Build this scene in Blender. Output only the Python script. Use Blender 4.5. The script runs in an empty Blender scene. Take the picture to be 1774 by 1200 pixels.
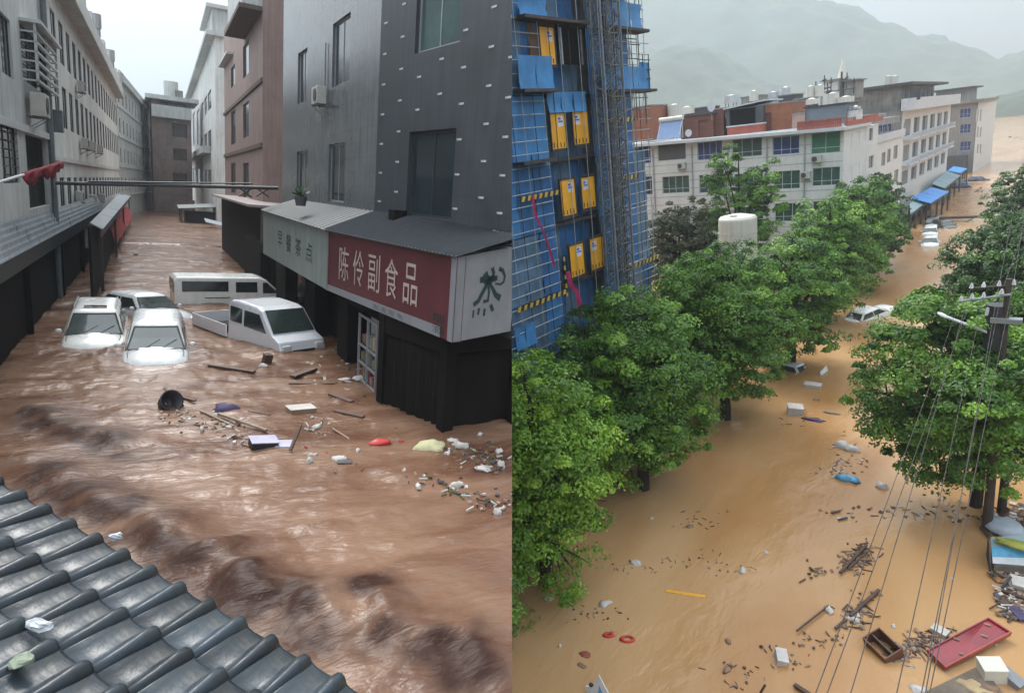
import bpy, bmesh, math, random
import numpy as np
from mathutils import Vector, Matrix, noise, Euler

# ---------------------------------------------------------------- camera, sky, sun, exposure
USE_HAZE = True
S = bpy.context.scene
COL = S.collection
FOC, CX, CY = 1150.0, 887.0, 600.0      # focal length and centre of the 1774 x 1200 picture

class Place:
    """Local axes of one street: x across, y along, z up; the camera stands at (0,0,h)."""
    def __init__(s, sv, vx, h):
        st = Vector((sv[0]-CX, CY-sv[1], -FOC)); x0 = vx-CX
        vy = -(FOC*FOC+st.x*x0)/st.y
        up = -Vector((x0, vy, -FOC)).normalized(); y = st.normalized(); x = y.cross(up)
        s.M = Matrix((x, y, up)); s.h = h
    def ray(s, px, py): return s.M @ Vector((px-CX, CY-py, -FOC))
    def o(s): return Vector((0, 0, s.h))
    def z(s, px, py, z=0.0):
        r = s.ray(px, py); return s.o()+r*((z-s.h)/r.z)
    def x(s, px, py, x):
        r = s.ray(px, py); return s.o()+r*(x/r.x)
    def y(s, px, py, y):
        r = s.ray(px, py); return s.o()+r*(y/r.y)
    def wall(s, px, py, P, d):
        r = s.ray(px, py); n = Vector((-d[1], d[0]))
        t = (n.x*P[0]+n.y*P[1])/(n.x*r.x+n.y*r.y); return s.o()+r*t
    def pr(s, p):
        c = s.M.transposed() @ (Vector(p)-s.o()); return (CX+FOC*c.x/-c.z, CY-FOC*c.y/-c.z)
    def camx(s, p): return (s.M.transposed() @ (Vector(p)-s.o())).x

A = Place((255, 305), 443, 5.2)          # narrow street of shops (upper terrace)
B = Place((1895, 145), 1330, 15.0)       # tree lined road (lower level); its axes are the world axes
TA = Matrix.Translation((0, 0, B.h)) @ (B.M @ A.M.transposed()).to_4x4() @ Matrix.Translation((0, 0, -A.h))

cam = bpy.data.cameras.new('camera'); cam.sensor_width = 36; cam.lens = 36*FOC/1774
cam.clip_start = 0.1; cam.clip_end = 6000
co = bpy.data.objects.new('camera', cam); COL.objects.link(co)
co.matrix_world = Matrix.Translation((0, 0, B.h)) @ B.M.to_4x4()
S.camera = co
S.cycles.volume_bounces = 1
S.view_settings.view_transform = 'Standard'; S.view_settings.look = 'None'
S.view_settings.gamma = 1; S.view_settings.use_curve_mapping = False
S.view_settings.exposure = EXPOSURE = 0.9

SUN_EL, SUN_AZ = math.radians(52), math.radians(-60)
w = bpy.data.worlds.new('World'); S.world = w; w.use_nodes = True
nt = w.node_tree; nt.nodes.clear()
def wn(t, **k):
    n = nt.nodes.new(t)
    for a, b in k.items(): setattr(n, a, b)
    return n
sky = wn('ShaderNodeTexSky', sky_type='NISHITA', sun_disc=False, sun_elevation=SUN_EL, sun_rotation=SUN_AZ,
         air_density=1.0, dust_density=5.0, ozone_density=1.0)
bw = wn('ShaderNodeRGBToBW'); hs = wn('ShaderNodeHueSaturation'); hs.inputs['Saturation'].default_value = 0.22
cl = wn('ShaderNodeMixRGB', blend_type='MIX'); cl.inputs[0].default_value = 0.6     # the closed cloud deck
cl.inputs[2].default_value = (6.6, 7.3, 7.9, 1)
nz = wn('ShaderNodeTexNoise'); nz.inputs['Scale'].default_value = 2.2; nz.inputs['Detail'].default_value = 5
mr = wn('ShaderNodeMapRange'); mr.inputs[3].default_value = 0.88; mr.inputs[4].default_value = 1.12
mu = wn('ShaderNodeMixRGB', blend_type='MULTIPLY'); mu.inputs[0].default_value = 1
bg = wn('ShaderNodeBackground'); bg.inputs['Strength'].default_value = 0.15
out = wn('ShaderNodeOutputWorld')
tc = wn('ShaderNodeTexCoord')
L_ = nt.links.new
L_(sky.outputs[0], hs.inputs['Color']); L_(hs.outputs[0], cl.inputs[1])
L_(tc.outputs['Generated'], nz.inputs['Vector']); L_(nz.outputs[0], mr.inputs[0])
L_(cl.outputs[0], mu.inputs[1]); L_(mr.outputs[0], mu.inputs[2]); L_(mu.outputs[0], bg.inputs['Color'])
L_(bg.outputs[0], out.inputs[0])
# an overcast sky is darker near the horizon than overhead
sx = wn('ShaderNodeSeparateXYZ'); el = wn('ShaderNodeMapRange'); el.inputs[1].default_value = -.02; el.inputs[2].default_value = .75
el.inputs[3].default_value = .215; el.inputs[4].default_value = 1.5; m2 = wn('ShaderNodeMixRGB', blend_type='MULTIPLY'); m2.inputs[0].default_value = 1
L_(tc.outputs['Generated'], sx.inputs[0]); L_(sx.outputs['Z'], el.inputs[0]); L_(mu.outputs[0], m2.inputs[1]); L_(el.outputs[0], m2.inputs[2]); L_(m2.outputs[0], bg.inputs['Color'])

sl = bpy.data.lights.new('sun', 'SUN'); sl.energy = 1.5; sl.angle = math.radians(16); sl.color = (1, .97, .92)
so = bpy.data.objects.new('sun', sl); COL.objects.link(so)
# sun_rotation turns clockwise from +y
sd = Vector((math.sin(SUN_AZ)*math.cos(SUN_EL), math.cos(SUN_AZ)*math.cos(SUN_EL), math.sin(SUN_EL)))
so.rotation_euler = sd.to_track_quat('Z', 'Y').to_euler(); so.location = (0, 0, 200)

# ---------------------------------------------------------------- materials
MATS = {}
def mat(name, col, rough=.8, var=.18, scale=1.5, bump=.15, bscale=25, metal=0, streak=0, tint=None, spec=.5, coat=0, trans=0, rnd=0, joints=None):
    if name in MATS: return MATS[name]
    m = bpy.data.materials.new(name); m.use_nodes = True; t = m.node_tree; N = t.nodes; K = t.links.new
    b = N['Principled BSDF']
    b.inputs['Roughness'].default_value = rough; b.inputs['Metallic'].default_value = metal
    b.inputs['Specular IOR Level'].default_value = spec
    if coat: b.inputs['Coat Weight'].default_value = coat; b.inputs['Coat Roughness'].default_value = .08
    tc = N.new('ShaderNodeTexCoord'); n1 = N.new('ShaderNodeTexNoise'); n1.inputs['Scale'].default_value = scale
    n1.inputs['Detail'].default_value = 6; n1.inputs['Roughness'].default_value = .65
    K(tc.outputs['Object'], n1.inputs['Vector'])
    cr = N.new('ShaderNodeValToRGB'); e = cr.color_ramp.elements
    dk = [c*(1-var) for c in col]; lt = [min(1, c*(1+var)) for c in col]
    if tint: dk = [c*(1-var*.3) for c in tint]
    e[0].position = .33; e[0].color = (*dk, 1); e[1].position = .67; e[1].color = (*lt, 1)
    K(n1.outputs[0], cr.inputs[0]); last = cr.outputs[0]
    if streak:
        mp = N.new('ShaderNodeMapping'); mp.inputs['Scale'].default_value = (2.3, 2.3, .16)
        n2 = N.new('ShaderNodeTexNoise'); n2.inputs['Scale'].default_value = 2.5; n2.inputs['Detail'].default_value = 5
        K(tc.outputs['Object'], mp.inputs[0]); K(mp.outputs[0], n2.inputs['Vector'])
        r2 = N.new('ShaderNodeMapRange'); r2.inputs[1].default_value = .35; r2.inputs[2].default_value = .62
        r2.inputs[3].default_value = 1-streak; r2.inputs[4].default_value = 1
        K(n2.outputs[0], r2.inputs[0])
        mx = N.new('ShaderNodeMixRGB'); mx.blend_type = 'MULTIPLY'; mx.inputs[0].default_value = 1
        K(last, mx.inputs[1]); K(r2.outputs[0], mx.inputs[2]); last = mx.outputs[0]
    if joints:
        sp = N.new('ShaderNodeSeparateXYZ'); K(tc.outputs['Object'], sp.inputs[0]); ad = N.new('ShaderNodeMath'); ad.operation = 'ADD'
        K(sp.outputs['X'], ad.inputs[0]); K(sp.outputs['Y'], ad.inputs[1]); cb = N.new('ShaderNodeCombineXYZ'); K(ad.outputs[0], cb.inputs['X']); K(sp.outputs['Z'], cb.inputs['Y'])
        br = N.new('ShaderNodeTexBrick'); br.inputs['Scale'].default_value = 1; br.inputs['Brick Width'].default_value = joints[0]; br.inputs['Row Height'].default_value = joints[1]
        br.inputs['Mortar Size'].default_value = .012; br.inputs['Color1'].default_value = (1, 1, 1, 1); br.inputs['Color2'].default_value = (.965, .965, .965, 1); br.inputs['Mortar'].default_value = (.84, .84, .84, 1)
        K(cb.outputs[0], br.inputs['Vector']); mj = N.new('ShaderNodeMixRGB'); mj.blend_type = 'MULTIPLY'; mj.inputs[0].default_value = 1
        K(last, mj.inputs[1]); K(br.outputs[0], mj.inputs[2]); last = mj.outputs[0]
    if rnd:
        oi = N.new('ShaderNodeObjectInfo'); r5 = N.new('ShaderNodeMapRange'); r5.inputs[3].default_value = 1-rnd; r5.inputs[4].default_value = 1+rnd*.6
        K(oi.outputs['Random'], r5.inputs[0]); m5 = N.new('ShaderNodeMixRGB'); m5.blend_type = 'MULTIPLY'; m5.inputs[0].default_value = 1
        K(last, m5.inputs[1]); K(r5.outputs[0], m5.inputs[2]); last = m5.outputs[0]
    K(last, b.inputs['Base Color'])
    if bump:
        n3 = N.new('ShaderNodeTexNoise'); n3.inputs['Scale'].default_value = bscale; n3.inputs['Detail'].default_value = 3
        K(tc.outputs['Object'], n3.inputs['Vector'])
        bp = N.new('ShaderNodeBump'); bp.inputs['Strength'].default_value = bump; bp.inputs['Distance'].default_value = .02
        K(n3.outputs[0], bp.inputs['Height']); K(bp.outputs[0], b.inputs['Normal'])
        rr = N.new('ShaderNodeMapRange'); rr.inputs[3].default_value = max(0, rough-.12); rr.inputs[4].default_value = min(1, rough+.12)
        K(n1.outputs[0], rr.inputs[0]); K(rr.outputs[0], b.inputs['Roughness'])
    if trans:
        tr = N.new('ShaderNodeBsdfTransparent'); ms = N.new('ShaderNodeMixShader'); ms.inputs[0].default_value = trans
        K(b.outputs[0], ms.inputs[1]); K(tr.outputs[0], ms.inputs[2]); K(ms.outputs[0], N['Material Output'].inputs[0])
    MATS[name] = m; return m

def glass(name='window glass', col=(.02, .03, .035), rough=.12):
    return mat(name, col, rough, .3, .8, .05, 2, spec=.8)

def water_mat(name, deep, silt, foam, sc, rough, bump, foam_amt, stretch=(1.0, .45, 1), oct_=(1.0, .45, .15)):
    m = bpy.data.materials.new(name); m.use_nodes = True; t = m.node_tree; N = t.nodes; K = t.links.new
    b = N['Principled BSDF']; b.inputs['IOR'].default_value = 1.33; b.inputs['Specular IOR Level'].default_value = .38; b.inputs['Roughness'].default_value = rough
    tc = N.new('ShaderNodeTexCoord'); mp = N.new('ShaderNodeMapping'); mp.inputs['Scale'].default_value = stretch
    K(tc.outputs['Object'], mp.inputs[0])
    n1 = N.new('ShaderNodeTexNoise'); n1.inputs['Scale'].default_value = sc; n1.inputs['Detail'].default_value = 7
    n1.inputs['Distortion'].default_value = 1.2
    K(mp.outputs[0], n1.inputs['Vector'])
    cr = N.new('ShaderNodeValToRGB'); e = cr.color_ramp.elements
    e[0].position = .34; e[0].color = (*deep, 1); e[1].position = .6; e[1].color = (*silt, 1)
    K(n1.outputs[0], cr.inputs[0]); last = cr.outputs[0]
    at = N.new('ShaderNodeAttribute'); at.attribute_name = 'wave_shade'      # shade of the unlit wave backs, put into the colour
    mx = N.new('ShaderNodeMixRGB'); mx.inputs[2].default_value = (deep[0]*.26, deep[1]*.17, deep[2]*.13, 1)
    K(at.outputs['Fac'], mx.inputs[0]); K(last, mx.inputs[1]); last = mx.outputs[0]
    if foam_amt:
        n2 = N.new('ShaderNodeTexNoise'); n2.inputs['Scale'].default_value = sc*9; n2.inputs['Detail'].default_value = 6
        n2.inputs['Distortion'].default_value = 2
        K(mp.outputs[0], n2.inputs['Vector'])
        r = N.new('ShaderNodeMapRange'); r.inputs[1].default_value = .62; r.inputs[2].default_value = .78; r.inputs[4].default_value = foam_amt
        K(n2.outputs[0], r.inputs[0])
        mf = N.new('ShaderNodeMixRGB'); mf.inputs[2].default_value = (*foam, 1)
        K(r.outputs[0], mf.inputs[0]); K(last, mf.inputs[1]); last = mf.outputs[0]
    K(last, b.inputs['Base Color'])
    rg_ = N.new('ShaderNodeMapRange'); rg_.inputs[3].default_value = rough; rg_.inputs[4].default_value = .5; K(at.outputs['Fac'], rg_.inputs[0]); K(rg_.outputs[0], b.inputs['Roughness'])
    h = None
    for s_, w_ in ((sc*5, oct_[0]), (sc*17, oct_[1]), (sc*50, oct_[2])):
        n = N.new('ShaderNodeTexNoise'); n.inputs['Scale'].default_value = s_; n.inputs['Detail'].default_value = 3
        n.inputs['Distortion'].default_value = .8
        K(mp.outputs[0], n.inputs['Vector'])
        q = N.new('ShaderNodeMath'); q.operation = 'MULTIPLY'; q.inputs[1].default_value = w_; K(n.outputs[0], q.inputs[0])
        if h is None: h = q.outputs[0]
        else:
            a = N.new('ShaderNodeMath'); a.operation = 'ADD'; K(h, a.inputs[0]); K(q.outputs[0], a.inputs[1]); h = a.outputs[0]
    bp = N.new('ShaderNodeBump'); bp.inputs['Strength'].default_value = 1; bp.inputs['Distance'].default_value = bump
    K(h, bp.inputs['Height']); K(bp.outputs[0], b.inputs['Normal'])
    return m

# ---------------------------------------------------------------- mesh helpers
class MB:
    def __init__(s): s.v = []; s.f = []; s.mi = []; s.cur = 0
    def add(s, vs, fs, mi=None):
        k = len(s.v); s.v += [tuple(p) for p in vs]
        for f in fs: s.f.append(tuple(i+k for i in f)); s.mi.append(s.cur if mi is None else mi)
        return s
    def hexa(s, p, mi=None):
        """eight corners: bottom ring 0-3, top ring 4-7"""
        return s.add(p, [(3, 2, 1, 0), (4, 5, 6, 7), (0, 1, 5, 4), (1, 2, 6, 5), (2, 3, 7, 6), (3, 0, 4, 7)], mi)
    def box(s, x0, y0, z0, x1, y1, z1, mi=None):
        return s.hexa([(x0, y0, z0), (x1, y0, z0), (x1, y1, z0), (x0, y1, z0), (x0, y0, z1), (x1, y0, z1), (x1, y1, z1), (x0, y1, z1)], mi)
    def obox(s, c, h, R=None, mi=None):
        R = R or Matrix.Identity(3); c = Vector(c)
        P = [c+R@Vector((sx*h[0], sy*h[1], sz*h[2])) for sz in (-1, 1) for sx, sy in ((-1, -1), (1, -1), (1, 1), (-1, 1))]
        return s.hexa(P, mi)
    def slab(s, a, b, c, d, t, mi=None):
        a, b, c, d = map(Vector, (a, b, c, d)); n = (b-a).cross(d-a).normalized()*t
        return s.hexa([a-n, b-n, c-n, d-n, a, b, c, d], mi)
    def tube(s, a, b, r, r2=None, n=8, mi=None, cap=True):
        a, b = Vector(a), Vector(b); r2 = r if r2 is None else r2
        q = (b-a).to_track_quat('Z', 'Y'); vs = []
        for p, rr in ((a, r), (b, r2)):
            for i in range(n):
                t = 2*math.pi*i/n; vs.append(p+q@Vector((math.cos(t)*rr, math.sin(t)*rr, 0)))
        fs = [(i, (i+1) % n, n+(i+1) % n, n+i) for i in range(n)]
        if cap: fs += [tuple(range(n-1, -1, -1)), tuple(range(n, 2*n))]
        return s.add(vs, fs, mi)
    def path(s, pts, r, n=6, mi=None, taper=None):
        for i in range(len(pts)-1):
            ra = r if taper is None else r+(taper-r)*i/(len(pts)-1)
            rb = r if taper is None else r+(taper-r)*(i+1)/(len(pts)-1)
            s.tube(pts[i], pts[i+1], ra, rb, n, mi)
        return s
    def prism(s, poly, z0, z1, mi=None):
        n = len(poly); vs = [(x, y, z0) for x, y in poly]+[(x, y, z1) for x, y in poly]
        return s.add(vs, [tuple(range(n-1, -1, -1)), tuple(range(n, 2*n))]+[(i, (i+1) % n, n+(i+1) % n, n+i) for i in range(n)], mi)
    def loft(s, rings, cap=True, mi=None, closed=True):
        n = len(rings[0]); vs = [p for r in rings for p in r]; fs = []
        for k in range(len(rings)-1):
            for i in range(n if closed else n-1):
                j = (i+1) % n; fs.append((k*n+i, k*n+j, (k+1)*n+j, (k+1)*n+i))
        if cap: fs += [tuple(range(n-1, -1, -1)), tuple(range((len(rings)-1)*n, len(rings)*n))]
        return s.add(vs, fs, mi)
    def blob(s, c, r, seed=0, amp=.2, n=10, m=6, mi=None):
        c = Vector(c); rings = []
        for j in range(1, m):
            th = math.pi*j/m; ring = []
            for i in range(n):
                ph = 2*math.pi*i/n; d = Vector((math.sin(th)*math.cos(ph), math.sin(th)*math.sin(ph), math.cos(th)))
                k = 1+amp*noise.noise(d*1.7+Vector((seed*3.1, 0, 0)))*2
                ring.append(c+Vector((d.x*r[0]*k, d.y*r[1]*k, d.z*r[2]*k)))
            rings.append(ring)
        return s.loft(rings, True, mi)
    def clip(s, pl, keep):
        s._clip = (pl, keep); return s
    def mesh(s, name, mats, smooth=False):
        me = bpy.data.meshes.new(name); me.from_pydata(s.v, [], s.f)
        for m in (mats if isinstance(mats, (list, tuple)) else [mats]): me.materials.append(m)
        if max(s.mi, default=0): me.polygons.foreach_set('material_index', s.mi)
        bm = bmesh.new(); bm.from_mesh(me); bmesh.ops.recalc_face_normals(bm, faces=bm.faces); bm.to_mesh(me); bm.free()
        if smooth: me.polygons.foreach_set('use_smooth', [True]*len(me.polygons))
        me.update(); return me
    def build(s, name, mats, parent=None, loc=(0, 0, 0), rot=(0, 0, 0), smooth=False, bevel=0, seg=2):
        return obj(name, s.mesh(name, mats, smooth), parent, loc, rot, bevel, seg)

def obj(name, me, parent=None, loc=(0, 0, 0), rot=(0, 0, 0), bevel=0, seg=2):
    o = bpy.data.objects.new(name, me); COL.objects.link(o); o.location = loc; o.rotation_euler = rot
    if parent: o.parent = parent
    if bevel:
        b = o.modifiers.new('bevel', 'BEVEL'); b.width = bevel; b.segments = seg; b.limit_method = 'ANGLE'; b.angle_limit = .6
        b.harden_normals = False
    return o

UPPER = []      # top-level objects that stand in the upper street
def tag(o, label=None, cat=None, group=None, kind=None, up=False):
    if label: o['label'] = label
    if cat: o['category'] = cat
    if group: o['group'] = group
    if kind: o['kind'] = kind
    if up: UPPER.append(o)
    return o
def thing(name, label, cat, loc=(0, 0, 0), rot=(0, 0, 0), group=None, up=False):
    o = bpy.data.objects.new(name, None); COL.objects.link(o); o.location = loc; o.rotation_euler = rot
    o.empty_display_size = .3
    return tag(o, label, cat, group, None, up)
KIDS = {}
def copy_tree(o, parent=None):
    c = o.copy(); COL.objects.link(c); c.parent = parent
    for ch in list(o.children): copy_tree(ch, c)
    return c

def seam_clip(o, place):
    """end a mesh at the boundary between the two places"""
    n = (place.M @ Vector((1, 0, 0))); me = o.data
    bm = bmesh.new(); bm.from_mesh(me)
    q = o.matrix_basis.inverted() @ (place.o())
    r = bmesh.ops.bisect_plane(bm, geom=bm.verts[:]+bm.edges[:]+bm.faces[:], plane_co=q, plane_no=o.matrix_basis.to_3x3().inverted() @ n, clear_outer=True)
    ed = [e for e in r['geom_cut'] if isinstance(e, bmesh.types.BMEdge)]
    try: bmesh.ops.holes_fill(bm, edges=ed, sides=0)
    except Exception: pass
    bm.to_mesh(me); bm.free()

class Wall:
    """vertical wall plane: P start point, d unit direction, n outward"""
    def __init__(s, pl, P, d, out):
        s.pl = pl; s.P = Vector(P[:2]); s.d = Vector(d[:2]).normalized(); s.n = Vector((-s.d.y, s.d.x))*out; s.out = out
        s.rz = math.atan2(s.d.y, s.d.x)
    def pt(s, a, z, off=0): q = s.P+s.d*a+s.n*off; return Vector((q.x, q.y, z))
    def sz(s, px, py):
        p = s.pl.wall(px, py, s.P, s.d); return ((Vector((p.x, p.y))-s.P).dot(s.d), p.z)
    def box(s, mb, a0, a1, z0, z1, o0, o1, mi=None):
        return mb.hexa([s.pt(a0, z0, o0), s.pt(a1, z0, o0), s.pt(a1, z0, o1), s.pt(a0, z0, o1), s.pt(a0, z1, o0), s.pt(a1, z1, o0), s.pt(a1, z1, o1), s.pt(a0, z1, o1)], mi)
    def shell(s, mb, a0, a1, z0, z1, ops, dep, reveal=.16, mi=None, rm=None):
        """front with real openings, reveals, and a closed body behind"""
        xs = sorted({a0, a1}|{o[0] for o in ops}|{o[1] for o in ops}); zs = sorted({z0, z1}|{o[2] for o in ops}|{o[3] for o in ops})
        for i in range(len(xs)-1):
            for j in range(len(zs)-1):
                cx, cz = (xs[i]+xs[i+1])/2, (zs[j]+zs[j+1])/2
                if any(o[0] < cx < o[1] and o[2] < cz < o[3] for o in ops): continue
                mb.add([s.pt(xs[i], zs[j]), s.pt(xs[i+1], zs[j]), s.pt(xs[i+1], zs[j+1]), s.pt(xs[i], zs[j+1])], [(0, 1, 2, 3)], mi)
        for o in ops:
            A_, B_, C_, D_ = [(o[0], o[2]), (o[1], o[2]), (o[1], o[3]), (o[0], o[3])]
            for p, q in ((A_, B_), (B_, C_), (C_, D_), (D_, A_)):
                mb.add([s.pt(*p), s.pt(*q), s.pt(q[0], q[1], -reveal), s.pt(p[0], p[1], -reveal)], [(0, 1, 2, 3)], rm if rm is not None else mi)
        F = [s.pt(a0, z0), s.pt(a1, z0), s.pt(a1, z1), s.pt(a0, z1)]; G = [s.pt(a0, z0, -dep), s.pt(a1, z0, -dep), s.pt(a1, z1, -dep), s.pt(a0, z1, -dep)]
        mb.add(F+G, [(4, 5, 6, 7), (0, 4, 7, 3), (1, 2, 6, 5), (3, 7, 6, 2), (0, 1, 5, 4)], mi)
        return mb

WC = {}
def window(W, op, parent, fm, gm, mull=1, transom=0, inset=.1, fw=.05, bars=0, name='window', sub=True):
    w_, h_ = round(op[1]-op[0], 2), round(op[3]-op[2], 2)
    k = (w_, h_, fm.name, gm.name, mull, transom, bars, fw)
    if k not in WC:
        mb = MB(); x, z = w_/2, h_/2; e = .004
        mb.box(-x+e, -.03, -z+e, -x+fw, .03, z-e); mb.box(x-fw, -.03, -z+e, x-e, .03, z-e)
        mb.box(-x+fw, -.03, -z+e, x-fw, .03, -z+fw); mb.box(-x+fw, -.03, z-fw, x-fw, .03, z-e)
        for i in range(1, mull+1):
            q = -x+w_*i/(mull+1); mb.box(q-.02, -.026, -z+fw, q+.02, .026, z-fw)
        if transom: q = z-h_*transom; mb.box(-x+fw, -.022, q-.02, x-fw, .022, q+.02)
        for i in range(1, bars+1):
            q = -z+h_*i/(bars+1); mb.box(-x, -.09*W.out*-1-.012, q-.014, x, -.09*W.out*-1+.012, q+.014)
        g = MB().box(-x+.02, -.006, -z+.02, x-.02, .006, z-.02)
        WC[k] = (mb.mesh(name, fm), g.mesh('pane', gm))
    c = W.pt((op[0]+op[1])/2, (op[2]+op[3])/2, -inset)
    o = obj(name, WC[k][0], parent, c, (0, 0, W.rz))
    if sub: obj('pane', WC[k][1], o)
    return o
# ================================================================ THE NARROW STREET (upper terrace)
M_white = mat('white render', (.64, .65, .62), .8, .14, .35, .15, 20, streak=.2)
M_white2 = mat('pale grey render', (.50, .515, .50), .8, .16, .35, .15, 20, streak=.22)
M_trim = mat('white painted trim', (.5, .51, .5), .6, .1, 1, .05)
M_greywall = mat('grey glazed wall tile', (.12, .13, .138), .22, .14, .9, .04, 6, streak=.22, joints=(.9, .45))
M_greydark = mat('dark grey wall tile', (.045, .05, .058), .5, .16, .9, .05, 8, streak=.2, joints=(.9, .41))
M_brown = mat('brown wall tile', (.27, .185, .16), .7, .16, .7, .1, 18, streak=.18, joints=(.5, .12))
M_brown2 = mat('dull brown render', (.11, .075, .062), .8, .2, .7, .1, 18, streak=.3)
M_dark = mat('shaded shop interior', (.008, .0065, .0065), .9, .3, 1, .1, spec=.15)  # near black: shade of shop interiors and under canopies is put into the colour
M_darkgrey = mat('dark grey concrete', (.07, .07, .075), .85, .2, 1, .2)
M_frame = mat('dark window frame', (.03, .032, .035), .5, .1, 2, 0)
M_alu = mat('aluminium frame', (.35, .36, .37), .4, .1, 2, 0, metal=.4)
M_glass = glass()
M_greenglass = glass('pale green glass', (.05, .09, .085), .15)
M_metal = mat('painted grey metal', (.12, .14, .15), .5, .2, 2, .05)
M_ac = mat('air conditioner casing', (.42, .41, .37), .5, .12, 3, .02)
M_acd = mat('air conditioner grille', (.05, .05, .05), .5, .2, 4, 0)
M_red = mat('red cloth', (.35, .03, .035), .8, .25, 3, .2)
M_concrete = mat('weathered concrete', (.22, .215, .2), .9, .25, .8, .3, 20, streak=.3)

def ac_unit(W, a, z, parent_up=True, up=True, label='', w_=.85, group=None, off=0.0, s=1.0):
    t = thing('air_conditioner', label, 'air conditioner', W.pt(a, z, off), (0, 0, W.rz), group, up)
    y = W.out
    def bx(mb, x0, y0, z0, x1, y1, z1): return mb.box(x0*s, min(y*y0, y*y1)*s, z0*s, x1*s, max(y*y0, y*y1)*s, z1*s)
    m = bx(MB(), -.42, .12, 0, .42, .46, .6); m.build('casing', M_ac, t, bevel=.015)
    f = MB(); c = Vector((-.12*s, y*.463*s, .3*s)); f.tube(c, c+Vector((0, y*.02, 0)), .22*s, n=14)
    for i in range(5): f.box((-.34)*s, y*.483*s-.004, (.12+.09*i)*s, .1*s, y*.483*s+.004, (.132+.09*i)*s)
    f.build('fan_grille', M_acd, t)
    k = MB()
    for x in (-.3, .3): bx(k, x-.02, 0, -.04, x+.02, .5, 0); k.slab((x*s-.015, 0, -.36*s), (x*s+.015, 0, -.36*s), (x*s+.015, y*.45*s, -.04*s), (x*s-.015, y*.45*s, -.04*s), .02)
    k.build('bracket', M_metal, t)
    return t

# ---- the flood in the street
def in_rect(x, y, cx, cy, rx, ry): return math.exp(-(((x-cx)/rx)**2+((y-cy)/ry)**2))
WAKES = []
def fbm(x, y, s, o=4): return noise.fractal(Vector((x*s, y*s, 3.7)), 1.0, 2.0, o)
def wave_a(x, y):
    h = .06*fbm(x*.8, y, .9)+.022*fbm(x*.7, y*1.1, 3.2, 3)
    rg = noise.ridged_multi_fractal(Vector((x*.9+.4*fbm(x, y, .8), y*1.9, 4.4)), .9, 2.1, 4, 1, 2); h += .026*(rg-1)*(.5+.5*min(1, max(0, .6+fbm(x, y, .35)*1.5)))
    if False: h += .012*(noise.ridged_multi_fractal(Vector((x*2.2+fbm(x, y, 1.5)*.5, y*4.2, 9.1)), .9, 2.1, 3, 1, 2)-1)
    far = min(1, max(0, (y-16)/20)); h += far*(.06*fbm(x*.8, y, .55)+.03*noise.ridged_multi_fractal(Vector((x*.7, y*1.1, 0)), 1, 2, 3, 1, 2)*.4)
    # breaking crests that run along the roof in the foreground
    ch = 0
    for (x0, y0, x1, y1, wd, amp, ph) in CRESTS:
        dx, dy = x1-x0, y1-y0; Ln = math.hypot(dx, dy); t = ((x-x0)*dx+(y-y0)*dy)/Ln/Ln
        d = ((x-x0)*-dy+(y-y0)*dx)/Ln
        wob = .35*noise.noise(Vector((t*3.2+ph, ph, 0)))+.14*noise.noise(Vector((t*9+ph, 1, 0)))
        d += wob
        e = math.exp(-(max(0, abs(t-.5)-.38)/.14)**2)
        k = .65+.7*noise.noise(Vector((t*6+ph, 7, ph)))
        h += amp*e*k*math.exp(-(d/wd)**2)*(1 if d > 0 else math.exp(-(d/(wd*.6))**2))
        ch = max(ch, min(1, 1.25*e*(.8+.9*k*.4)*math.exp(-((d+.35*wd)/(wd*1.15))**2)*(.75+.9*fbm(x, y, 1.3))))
    for (cx, cy, r, a) in WAKES:
        q = math.hypot(x-cx, (y-cy)*.8)/r
        if q < 3: h += a*math.exp(-((q-1.1)/.35)**2)*(1+.6*fbm(x, y, 2.5)); 
    return h, max(0, min(1, ch))
def gz(px, py, z=0): p = A.z(px, py, z); return (p.x, p.y)
CRESTS = []
for (p, q, wd, amp, ph) in (((60, 800), (420, 1010), .6, .2, 1.3), ((330, 960), (640, 1090), .6, .2, 4.1), ((600, 1020), (880, 1170), .5, .2, 9.2), ((20, 700), (260, 790), .5, .14, 5.5)):
    CRESTS.append((*gz(*p), *gz(*q), wd, amp, ph))
for q, r, a in (((158, 590), 1.3, .05), ((273, 620), 1.3, .06), ((520, 600), 1.3, .05), ((700, 700), 1.2, .04)): WAKES.append((*gz(*q), r, a))
def make_water_a():
    ny, nx = 520, 300
    y0, y1 = 2.2, 185.0
    ys = np.concatenate([np.linspace(y0, 9, 150, endpoint=False), 9*np.power(y1/9, np.linspace(0, 1, ny-150))])
    vs = []; ch = []
    for y in ys:
        half = 2.2+y*.32
        xl = max(-half-1.5, -7.0) if y > 9 else -half-1; xr = min(half+3.0, 9.5)
        if y > 60: xl, xr = -7, 30
        for i in range(nx):
            x = xl+(xr-xl)*i/(nx-1)
            h, c = wave_a(x, y); vs.append((x, y, h)); ch.append(c)
    idx = np.arange(ny*nx).reshape(ny, nx)
    f = np.stack([idx[:-1, :-1], idx[:-1, 1:], idx[1:, 1:], idx[1:, :-1]], -1).reshape(-1, 4)
    me = bpy.data.meshes.new('street_flood_water'); me.from_pydata(vs, [], f.tolist())
    at = me.attributes.new('wave_shade', 'FLOAT', 'POINT'); at.data.foreach_set('value', ch)
    me.polygons.foreach_set('use_smooth', [True]*len(me.polygons))
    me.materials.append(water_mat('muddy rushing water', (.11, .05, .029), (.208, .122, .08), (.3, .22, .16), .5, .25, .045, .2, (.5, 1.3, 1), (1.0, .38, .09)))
    o = obj('street_flood_water', me); seam_clip(o, A); return tag(o, kind='structure', up=True)
water_a = make_water_a()
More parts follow.
